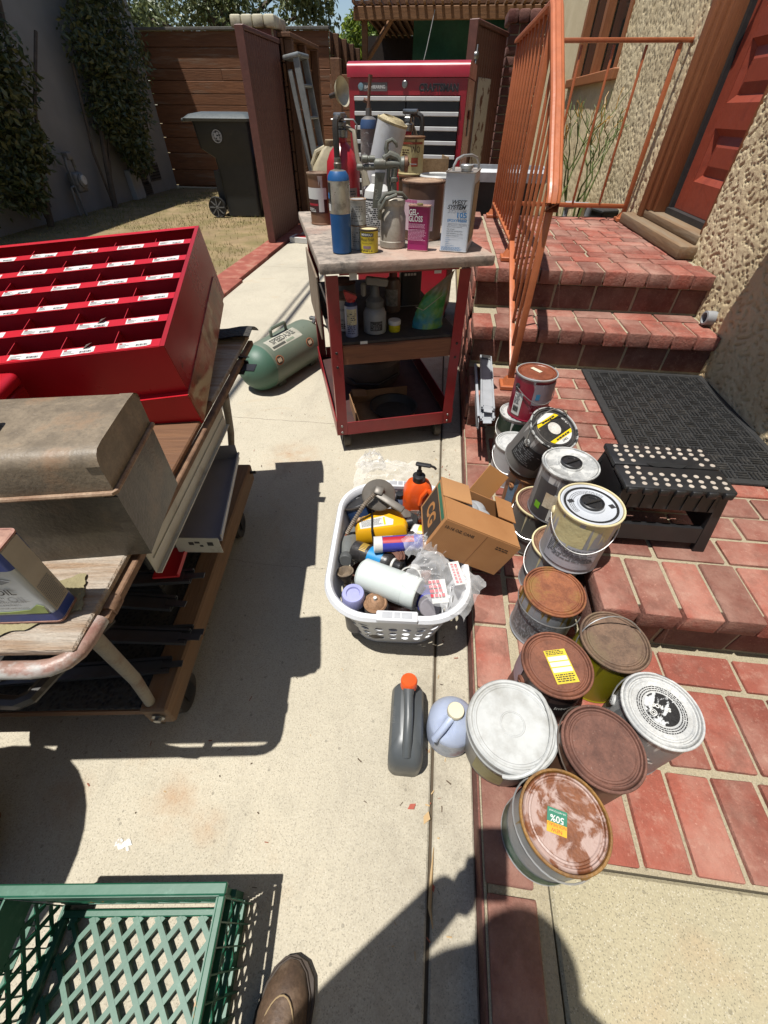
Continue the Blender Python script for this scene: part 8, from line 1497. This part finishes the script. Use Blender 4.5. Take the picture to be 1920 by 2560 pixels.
# ---- clutter between deck and top
M_drw = plain('drawer_grey', srgb(150, 150, 160), 0.4, 0.2, var=0.06); M_pale = plain('panel_pale', srgb(196, 194, 182), 0.5, var=0.05, dirt=srgb(150, 140, 124))
t = thing('steel_strip', 'long pale metal panel standing along the truck side under the top', 'metal strip', (-0.444, 0.216, 0), TA); q = G(); q.b2((-0.014, 0.22, 0.56), (-0.010, 0.74, 0.625), 0, None, 0.001); q.b2((-0.0099, 0.22, 0.56), (-0.002, 0.74, 0.563)); q.ob('panel', M_pale, t, smooth=False); q = G(); q.b2((-0.0099, 0.23, 0.592), (-0.008, 0.73, 0.594)); q.ob('fold', M_pale, t, smooth=False)
t = thing('metal_tray', 'shallow grey metal drawer tray sticking out of the truck side', 'tray', (-0.476, 0.638, 0.425), R(13.7)); 
for a, b in (((-0.13, 0, 0), (0, 0.345, 0.002)), ((-0.002, 0, 0.0021), (0, 0.345, 0.022)), ((-0.13, 0.343, 0.0021), (-0.0021, 0.345, 0.05)), ((-0.13, 0.0, 0.0021), (-0.128, 0.3429, 0.05))):
    q = G(); q.b2(a, b); q.ob('tray_side', M_drw, t, smooth=False)
q = G(); q.b2((0.0005, 0.0, 0.018), (0.004, 0.345, 0.023)); q.ob('white_edge', M_white_paint, t, smooth=False)
t = thing('slotted_plate', 'small grey plate with punched slots below the drawer tray', 'plate', (-0.468, 0.615, 0.44), R(6)); q = G(); q.b2((-0.11, -0.002, -0.03), (0.0, 0.0, 0.022)); q.ob('plate', M_pale, t, smooth=False)
for (x, z, w, h) in ((-0.075, -0.002, .012, .01), (-0.06, 0.004, .012, .006), (-0.05, -0.008, .008, .006), (-0.03, -0.004, .014, .012)): 
    q = G(); q.b2((x, -0.0028, z), (x + w, -0.0021, z + h)); q.ob('slot', M_ink, t, smooth=False)
t = thing('red_bar', 'short bright red metal bar poking out below the drawer tray', 'bar', tw(-0.06, 0.33, 0.40), R(12)); q = G(); q.b2((-0.06, 0, 0), (0.0, 0.09, 0.006)); q.b2((-0.003, 0, 0.0061), (0.0, 0.09, 0.014)); q.ob('bar', M_org, t, smooth=False)
M_dkz = plain('zinc_dark', srgb(92, 94, 98), 0.4, 0.6, var=0.15)
lab = ['dark drawer slide poking out of the truck, nearest the pipe leg', 'dark drawer slide poking out of the truck, second from the pipe leg', 'dark drawer slide poking out of the truck, third from the pipe leg', 'dark drawer slide poking out of the truck above the others', 'dark drawer slide poking out of the truck just under the slotted plate']
for i, (x, y, z) in enumerate(((-0.10, 0.20, 0.215), (-0.045, 0.235, 0.285), (-0.06, 0.27, 0.245), (-0.085, 0.30, 0.33), (-0.05, 0.36, 0.36))): slide(lab[i], tw(x, y, z), (0, 0, R(90 + 7.7 + (4, -3, 2, -5, 3)[i])), 0.42, M_dkz, 'drawer slides stored on the truck deck', 0.04)
t = thing('drawer_stack', 'dark stack of steel drawers stored on the truck deck', 'drawers', tw(-0.40, 0.62, 0.1905), TA)
for k in range(3):
    q = G(); q.box((0, 0, 0.038 + k * 0.077), (0.46, 0.46, 0.074), 0, None, 0.003); d = q.ob('drawer', M_darkmetal, t); q = G(); q.b2((0.2305, -0.06, 0.03 + k * 0.077), (0.236, 0.06, 0.045 + k * 0.077)); q.ob('pull', M_steel, d, smooth=False)
# far end: black sheet and slides hanging past the top
t = thing('black_sheet', 'black honeycomb plastic sheet hanging over the far end of the truck', 'sheet', tw(-0.10, 1.06, 0.668), TA + R(4)); q = G(); q.grid(lambda u, v: ((u - .5) * .22, v * .17, .012 - .10 * max(0, v - .45) ** 1.4 + .004 * math.sin(u * 9)), 10, 10); q.grid(lambda u, v: ((.5 - u) * .22, v * .17, .009 - .10 * max(0, v - .45) ** 1.4 + .004 * math.sin((1 - u) * 9)), 10, 10); q.ob('sheet', M_deckmat, t)
slide('black drawer slide at the far end of the truck beneath the honeycomb sheet', tw(-0.02, 1.0, 0.64), (0, R(20), R(80)), 0.3, plain('slide_black', srgb(36, 36, 42), .45, .3), 'black drawer slides at the far end of the truck'); slide('upper black drawer slide sticking out at the far end of the truck', tw(0.01, 0.965, 0.62), (0, R(-10), R(92)), 0.3, plain('slide_black', srgb(36, 36, 42), .45, .3), 'black drawer slides at the far end of the truck')

# ================================================================== GREEN CRATE
CR = thing('plastic_crate', 'green plastic crate with diamond lattice floor in the lower left corner', 'crate', (-0.273, 0.033, 0.0), R(7.1))
s = N('crate_green'); c = s.mix(s.ramp(s.noise(5, 5), .3, .7), srgb(24, 88, 64), srgb(36, 104, 78)); c = s.mix(s.math('MULTIPLY', s.ramp(s.noise(22, 6, .7), .58, .74), .28), c, srgb(130, 170, 152)); c = s.mix(s.math('MULTIPLY', s.ramp(s.noise(9, 5, .7), .66, .7), .9), c, srgb(190, 124, 40)); s.bump(s.noise(50, 4), .12, .003); M_crate = s.fin(c, .5)
CWd, CDp, CHt = 0.40, 0.52, 0.232
# rim
q = G()
for a, b in (((-CWd, -0.017, CHt - 0.012), (0, 0.0, CHt)), ((-CWd, -CDp, CHt - 0.012), (0, -CDp + 0.017, CHt)), ((-0.012, -CDp + 0.0171, CHt - 0.0121), (0.0, -0.0171, CHt - 0.0003)), ((-CWd, -CDp + 0.0171, CHt - 0.0121), (-CWd + 0.012, -0.0171, CHt - 0.0003))): q.b2(a, b, 0, None, 0.002, 1)
q.ob('rim', M_crate, CR)
def lattice(q, U, V, w, h, pitch_u, pitch_v, bw, th, nrm, org):
    """diamond lattice of crossing bars in a rectangle w x h spanned by unit vectors U,V"""
    U, V, nrm, org = map(Vector, (U, V, nrm, org))
    def clip(p, d):
        t0, t1 = -9e9, 9e9
        for i, m in ((0, w), (1, h)):
            if abs(d[i]) < 1e-9: continue
            a, b = (0 - p[i]) / d[i], (m - p[i]) / d[i]
            if a > b: a, b = b, a
            t0 = max(t0, a); t1 = min(t1, b)
        return (t0, t1) if t1 - t0 > 0.004 else None
    n = int(w / pitch_u + h / pitch_v) + 3
    for s_ in (1, -1):
        d = Vector((pitch_u, s_ * pitch_v)).normalized()
        for k in range(-n, n + 1):
            p = Vector((k * pitch_u, 0 if s_ == 1 else h)); r = clip(p, d)
            if not r: continue
            A = p + d * r[0]; B = p + d * r[1]; pe = Vector((-d.y, d.x)) * bw / 2; o = 0.0004 if s_ == 1 else 0.0
            P = [A + pe, A - pe, B - pe, B + pe]; P = [org + U * max(0, min(w, x.x)) + V * max(0, min(h, x.y)) for x in P]
            q.add([x + nrm * o for x in P] + [x + nrm * (th - o) for x in P], [(0, 1, 2, 3), (7, 6, 5, 4), (0, 4, 5, 1), (1, 5, 6, 2), (2, 6, 7, 3), (3, 7, 4, 0)])
fi = 0.026   # floor inset
q = G(); lattice(q, (1, 0, 0), (0, 1, 0), CWd - 2 * fi - 0.02, CDp - 2 * fi - 0.02, 0.044, 0.054, 0.0125, 0.012, (0, 0, 1), (-CWd + fi + 0.01, -CDp + fi + 0.01, 0.008)); o = q.ob('floor_lattice', M_crate, CR, smooth=False); o['kind'] = 'stuff'
q = G()
for a, b in (((-CWd + fi - .012, -fi - .012, 0.006), (-fi + .012, -fi, 0.021)), ((-CWd + fi - .012, -CDp + fi, 0.006), (-fi + .012, -CDp + fi + .012, 0.021)), ((-CWd + fi - 0.012, -CDp + fi + .0121, 0.006), (-CWd + fi + .004, -fi - .0121, 0.021)), ((-fi - .004, -CDp + fi + .0121, 0.006), (-fi + 0.012, -fi - .0121, 0.021))): q.b2(a, b, 0, None, 0.002)
q.ob('floor_frame', M_crate, CR)
# walls: inner lattice panels and ribs
def cwall(U, org, w, nrm, nm='wall'):
    q = G(); lattice(q, U, (0, 0, 1), w, 0.115, 0.044, 0.05, 0.010, 0.004, nrm, Vector(org) + Vector((0, 0, 0.022))); q.ob(nm + '_lattice', M_crate, CR, smooth=False)['kind'] = 'stuff'
    q = G(); Uv = Vector(U); nv = Vector(nrm); o_ = Vector(org)
    def slabw(z0, z1, t0=0.0, t1=0.0045):
        P = [o_ + Vector((0, 0, z)) + Uv * u + nv * t_ for z in (z0, z1) for u, t_ in ((0, t0), (w, t0), (w, t1), (0, t1))]; q.add(P, [(3, 2, 1, 0), (4, 5, 6, 7), (0, 1, 5, 4), (1, 2, 6, 5), (2, 3, 7, 6), (3, 0, 4, 7)])
    slabw(0.0, 0.0219); slabw(0.1375, CHt - 0.0145); q.ob(nm, M_crate, CR, smooth=False)
    q = G()
    for k in range(int(w / 0.03) + 1):
        u = min(w - 0.002, k * 0.03); P = [o_ + Vector((0, 0, z)) + Uv * (u + du) - nv * dn for z in (0.002, CHt - 0.0145) for du, dn in ((0, 0.0), (0.002, 0.0), (0.002, 0.012), (0, 0.012))]; q.add(P, [(3, 2, 1, 0), (4, 5, 6, 7), (0, 1, 5, 4), (1, 2, 6, 5), (2, 3, 7, 6), (3, 0, 4, 7)])
    for z in (0.1, 0.17):
        P = [o_ + Vector((0, 0, z + dz)) + Uv * u - nv * dn for dz in (0, 0.002) for u, dn in ((0.0005, 0.0003), (w - .0005, 0.0003), (w - .0005, 0.011), (0.0005, 0.011))]; q.add(P, [(3, 2, 1, 0), (4, 5, 6, 7), (0, 1, 5, 4), (1, 2, 6, 5), (2, 3, 7, 6), (3, 0, 4, 7)])
    q.ob('ribs', M_crate, CR, smooth=False)['kind'] = 'stuff'
cwall((1, 0, 0), (-CWd + 0.014, -0.0135, 0.0), CWd - 0.028, (0, -1, 0)); cwall((1, 0, 0), (-CWd + 0.014, -CDp + 0.0135, 0.0), CWd - 0.028, (0, 1, 0)); cwall((0, 1, 0), (-0.0135, -CDp + 0.019, 0.0), CDp - 0.038, (-1, 0, 0)); cwall((0, 1, 0), (-CWd + 0.0135, -CDp + 0.019, 0.0), CDp - 0.038, (1, 0, 0))

# ================================================================== PHOTOGRAPHER (boot in view, body behind the camera)
PH = thing('person', 'photographer in brown leather boots, only one boot toe and the cast shadow in view', 'person', (0, 0, 0))
def skin_body(name, verts, edges, rads, mat, par, sub=2):
    me = bpy.data.meshes.new(name); me.from_pydata(verts, edges, []); me.update(); o = link(name, me, par)
    md = o.modifiers.new('skin', 'SKIN'); md.use_smooth_shade = True
    for i, r in enumerate(rads): me.skin_vertices[0].data[i].radius = (r, r) if not isinstance(r, tuple) else r
    me.skin_vertices[0].data[0].use_root = True
    sb = o.modifiers.new('sub', 'SUBSURF'); sb.levels = sub; sb.render_levels = sub; me.materials.append(mat); return o
V = [(-0.08, -0.33, 0.95), (-0.085, -0.32, 1.12), (-0.09, -0.31, 1.28), (-0.09, -0.31, 1.42), (-0.095, -0.30, 1.50), (-0.10, -0.285, 1.58), (-0.10, -0.27, 1.66), (-0.10, -0.27, 1.74),
     (-0.27, -0.32, 1.40), (-0.36, -0.34, 1.20), (-0.35, -0.31, 1.10), (-0.22, -0.19, 1.12), (-0.096, -0.075, 1.14),
     (0.09, -0.33, 1.40), (0.13, -0.36, 1.26), (0.15, -0.37, 1.12), (0.16, -0.36, 0.98), (0.165, -0.35, 0.84),
     (-0.17, -0.33, 0.90), (-0.165, -0.30, 0.52), (-0.155, -0.30, 0.14), (0.01, -0.34, 0.90), (0.03, -0.37, 0.52), (0.04, -0.40, 0.14)]
E = [(0, 1), (1, 2), (2, 3), (3, 4), (4, 5), (5, 6), (6, 7), (3, 8), (8, 9), (9, 10), (10, 11), (11, 12), (3, 13), (13, 14), (14, 15), (15, 16), (16, 17), (0, 18), (18, 19), (19, 20), (0, 21), (21, 22), (22, 23)]
RD_ = [0.14, 0.14, 0.15, 0.13, 0.055, 0.075, 0.085, 0.06, 0.062, 0.055, 0.052, 0.045, 0.036, 0.062, 0.05, 0.045, 0.036, 0.03, 0.09, 0.065, 0.05, 0.09, 0.065, 0.05]
skin_body('body', V, E, RD_, plain('clothing_navy', srgb(60, 66, 84), 0.9), PH)
M_skin = plain('skin', srgb(196, 150, 122), 0.55)
CM = cam.matrix_world
for sg, px in ((-1, -0.072),):      # the left hand holds the phone from below, well behind the lens
    vs = [(px + sg * 0.045, -0.12, 0.045), (px + sg * 0.026, -0.085, 0.036), (px + sg * 0.018, -0.05, 0.03)]; es = [(0, 1), (1, 2)]; rs = [0.03, 0.035, 0.03]
    for k in range(4):
        y = -0.105 + k * 0.019; L = (0.8, 0.95, 1.0, 0.9)[k]; i0 = len(vs)
        vs += [(px + sg * 0.016, y, 0.02), (px + sg * 0.010, y + 0.002, -0.006), (px - sg * 0.030 * L, y + 0.004, -0.009)]; es += [(1 if k < 2 else 2, i0), (i0, i0 + 1), (i0 + 1, i0 + 2)]; rs += [0.0105, 0.009, 0.0072]
    i0 = len(vs); vs += [(px + sg * 0.012, -0.06, 0.034), (px - sg * 0.012, -0.04, 0.03)]; es += [(2, i0), (i0, i0 + 1)]; rs += [0.012, 0.0095]
    skin_body('hand', [tuple(CM @ Vector(v)) for v in vs], es, rs, M_skin, PH, 1)
vs = [(0.166, -0.345, 0.83), (0.166, -0.335, 0.77)]; es = [(0, 1)]; rs = [0.028, 0.032]
for k in range(4): i0 = len(vs); vs += [(0.166 + 0.004 * k, -0.365 + 0.02 * k, 0.735), (0.160, -0.36 + 0.02 * k, 0.69), (0.148, -0.355 + 0.018 * k, 0.665)]; es += [(1, i0), (i0, i0 + 1), (i0 + 1, i0 + 2)]; rs += [0.0105, 0.009, 0.0075]
i0 = len(vs); vs += [(0.15, -0.305, 0.765), (0.14, -0.295, 0.73)]; es += [(1, i0), (i0, i0 + 1)]; rs += [0.012, 0.009]
skin_body('hand', vs, es, rs, M_skin, PH, 1)
q = G(); q.lathe([(0.088, 1.64), (0.098, 1.68), (0.095, 1.74), (0.07, 1.78), (0.0001, 1.795)], 24, 0, TR((-0.10, -0.275, 0))); q.ob('hair', plain('hair_brown', srgb(70, 54, 42), 0.8), PH)
M_boot = m_rust('boot_leather', srgb(84, 66, 52), srgb(108, 86, 68), srgb(130, 112, 94), None, (0.6, 0.7), 8, 0.55); M_sole = plain('boot_sole', srgb(60, 48, 38), 0.75, dirt=srgb(130, 104, 70), dirt_amt=(.55, .75))
def add_boot(x, y, rz):
    T = TR((x, y, 0), rz); L0 = -0.27
    sole = [(0.0, 0.0), (0.024, -0.006), (0.042, -0.024), (0.051, -0.052), (0.053, -0.085), (0.046, -0.14), (0.036, -0.19), (0.038, -0.24), (0.03, -0.285), (0.0, -0.298), (-0.03, -0.285), (-0.036, -0.24), (-0.035, -0.19), (-0.043, -0.14), (-0.047, -0.085), (-0.045, -0.052), (-0.037, -0.024), (-0.02, -0.006)]
    q = G(); q.prism(sole, 0.0, 0.022, 0, T); so = q.ob('boot_sole', M_sole, PH)
    rings = []; prof = [(0.0, 0.022, 1.0, 0), (0.0, 0.03, 0.965, 0), (0.0, 0.045, 0.94, 1), (0.0, 0.058, 0.87, 2), (0.0, 0.068, 0.74, 3)]
    # upper: cross sections along y
    ys = [(-0.007, 0.010, 0.030), (-0.02, 0.026, 0.045), (-0.045, 0.040, 0.058), (-0.08, 0.046, 0.066), (-0.12, 0.043, 0.078), (-0.16, 0.040, 0.100), (-0.2, 0.042, 0.135), (-0.24, 0.043, 0.16), (-0.28, 0.034, 0.16), (-0.29, 0.02, 0.15)]
    for (yy_, w, h) in ys:
        rings.append([tuple(T @ Vector((w * math.cos(a) * (1 if math.sin(a) < 0.2 else 1 - 0.25 * (math.sin(a) - .2)), yy_, 0.0225 + (h - 0.0225) * max(0, math.sin(a)) ** 0.75)) ) for a in [PI * i / 14 for i in range(15)]])
    q = G(); q.loft(rings, closed=False); q.add(rings[0], [tuple(range(15))]); q.add(rings[-1], [tuple(range(15))]); q.ob('boot_upper', M_boot, PH, ang=60)
    q = G(); q.tube([T @ Vector((w * 1.03 * sx_, yy_, 0.024)) for sx_, seq in ((1, ys[5::-1]), (-1, ys[:6])) for (yy_, w, h) in seq], 0.003, 6); q.ob('boot_welt', M_sole, PH)
    q = G(); q.tube([T @ Vector((0.034 * math.cos(a), -0.05 - 0.05 * (1 - math.sin(a)) * 1.6, 0.030 + 0.034 * math.sin(a) ** 0.7 + 0.0015)) for a in [PI * i / 16 for i in range(17)]], 0.0012, 5); q.ob('boot_stitching', plain('stitch_tan', srgb(170, 146, 110), .8), PH)
add_boot(-0.158, -0.046, R(-4)); add_boot(0.045, -0.14, R(-12))
# phone: lens is where the picture is taken from
ph = thing('phone', 'black phone held up by the photographer, seen only as a shadow', 'phone'); ph.matrix_world = cam.matrix_world.copy(); q = G(); q.box((-0.036, -0.035, 0.012), (0.072, 0.15, 0.008), 0, None, 0.003, 2); q.ob('case', M_plastic_blk, ph)
# ---- unseen casters of shadows in view; barrel and hose reel are made up
q = G(); q.lathe([(0.2, 0), (0.23, 0.02), (0.25, 0.3), (0.23, 0.58), (0.24, 0.6), (0.22, 0.6), (0.21, 0.3), (0.0001, 0.29)], 32); br_ = thing('shadow_barrel', 'unseen barrel shape left of the crate, added to cast the rounded shadow', 'barrel', (-1.06, -0.09, 0.0)); q.ob('barrel', plain('barrel_dark', srgb(70, 60, 52), .6), br_)  # made-up barrel, sized to throw the rounded shadow at the left
for z in (0.14, 0.46):
    q = G(); q.lathe([(0.249, z), (0.254, z + .002), (0.254, z + 0.03), (0.249, z + 0.032)], 32); q.ob('hoop', M_darkmetal, br_)
hz = thing('shadow_reel', 'unseen hose coil shape on the tan wall, added to cast the rounded shadow', 'hose', (1.23, 1.72, 1.27)); q = G()  # made-up reel, its radius and depth shaped for the wall shadow
for k in range(4): q.tube([((-0.03 + k * 0.03), 0.34 * math.cos(a), 0.34 * math.sin(a)) for a in [2 * PI * i / 36 for i in range(36)]], 0.016, 8, closed=True)
q.ob('shadow_coil', plain('hose_green', srgb(60, 90, 60), .5), hz); q = G(); q.lathe([(0.0001, 0), (0.325, 0), (0.325, 0.1), (0.0001, 0.1)], 36, 0, TR((-0.05, 0, 0), 0, 0, PI / 2)); q.ob('reel', M_darkmetal, hz); q = G(); q.b2((0.045, -0.03, -0.05), (0.14, 0.03, 0.05)); q.ob('bracket', M_steel, hz, smooth=False)
q = G()
for (x, dz, r_) in ((-2.07, 0.0, 0.022), (-2.2, 0.25, 0.014)): q.tube([(x + 0.02 * (i - 8) / 8 - 0.0, -7 + 21.0 * i / 16, 4.62 + dz - 0.5 * math.sin(PI * i / 16)) for i in range(17)], r_, 6)
q.ob('service_cable', plain('cable_black', (0.02, 0.02, 0.02), 0.6), label='overhead service cables whose shadows stripe the driveway', cat='cable')

# ---- small litter on the driveway
rnd = random.Random(77); q = G()
for i in range(240):
    x = rnd.uniform(-1.2, 0.19) if rnd.random() < 0.6 else rnd.gauss(0.1, 0.03); y = rnd.uniform(-0.1, 3.0); L = rnd.uniform(0.003, 0.014); a = rnd.uniform(0, PI); w = rnd.uniform(0.0008, 0.003)
    if x > 0.19: continue
    q.add([(x, y, 0.0012), (x + L * math.cos(a), y + L * math.sin(a), 0.003), (x + L * math.cos(a) - w * math.sin(a), y + L * math.sin(a) + w * math.cos(a), 0.0025), (x - w * math.sin(a), y + w * math.cos(a), 0.0012)], [(0, 1, 2, 3)], rnd.randrange(3))
q.ob('leaf_litter', [M_leafy, plain('litter_dark', srgb(84, 66, 48), .9), plain('litter_red', srgb(150, 84, 60), .8)], smooth=False, kind='stuff', label='scattered dry leaf crumbs and twigs on the driveway', cat='litter')
q = G(); q.grid(lambda u, v: (-0.60 + (u - .5) * .035 + .006 * math.sin(v * 9), 0.075 + (v - .5) * .014 + .004 * math.sin(u * 11), 0.0012 + .0006 * abs(math.sin(u * 9 + v * 7))), 12, 8); q.ob('paint_splat', plain('splat_white', srgb(226, 224, 220), .6, var=.05, dirt=srgb(190, 182, 166), dirt_amt=(.5, .56), ds=60), label='small white paint splat on the driveway near the crate', cat='splat')
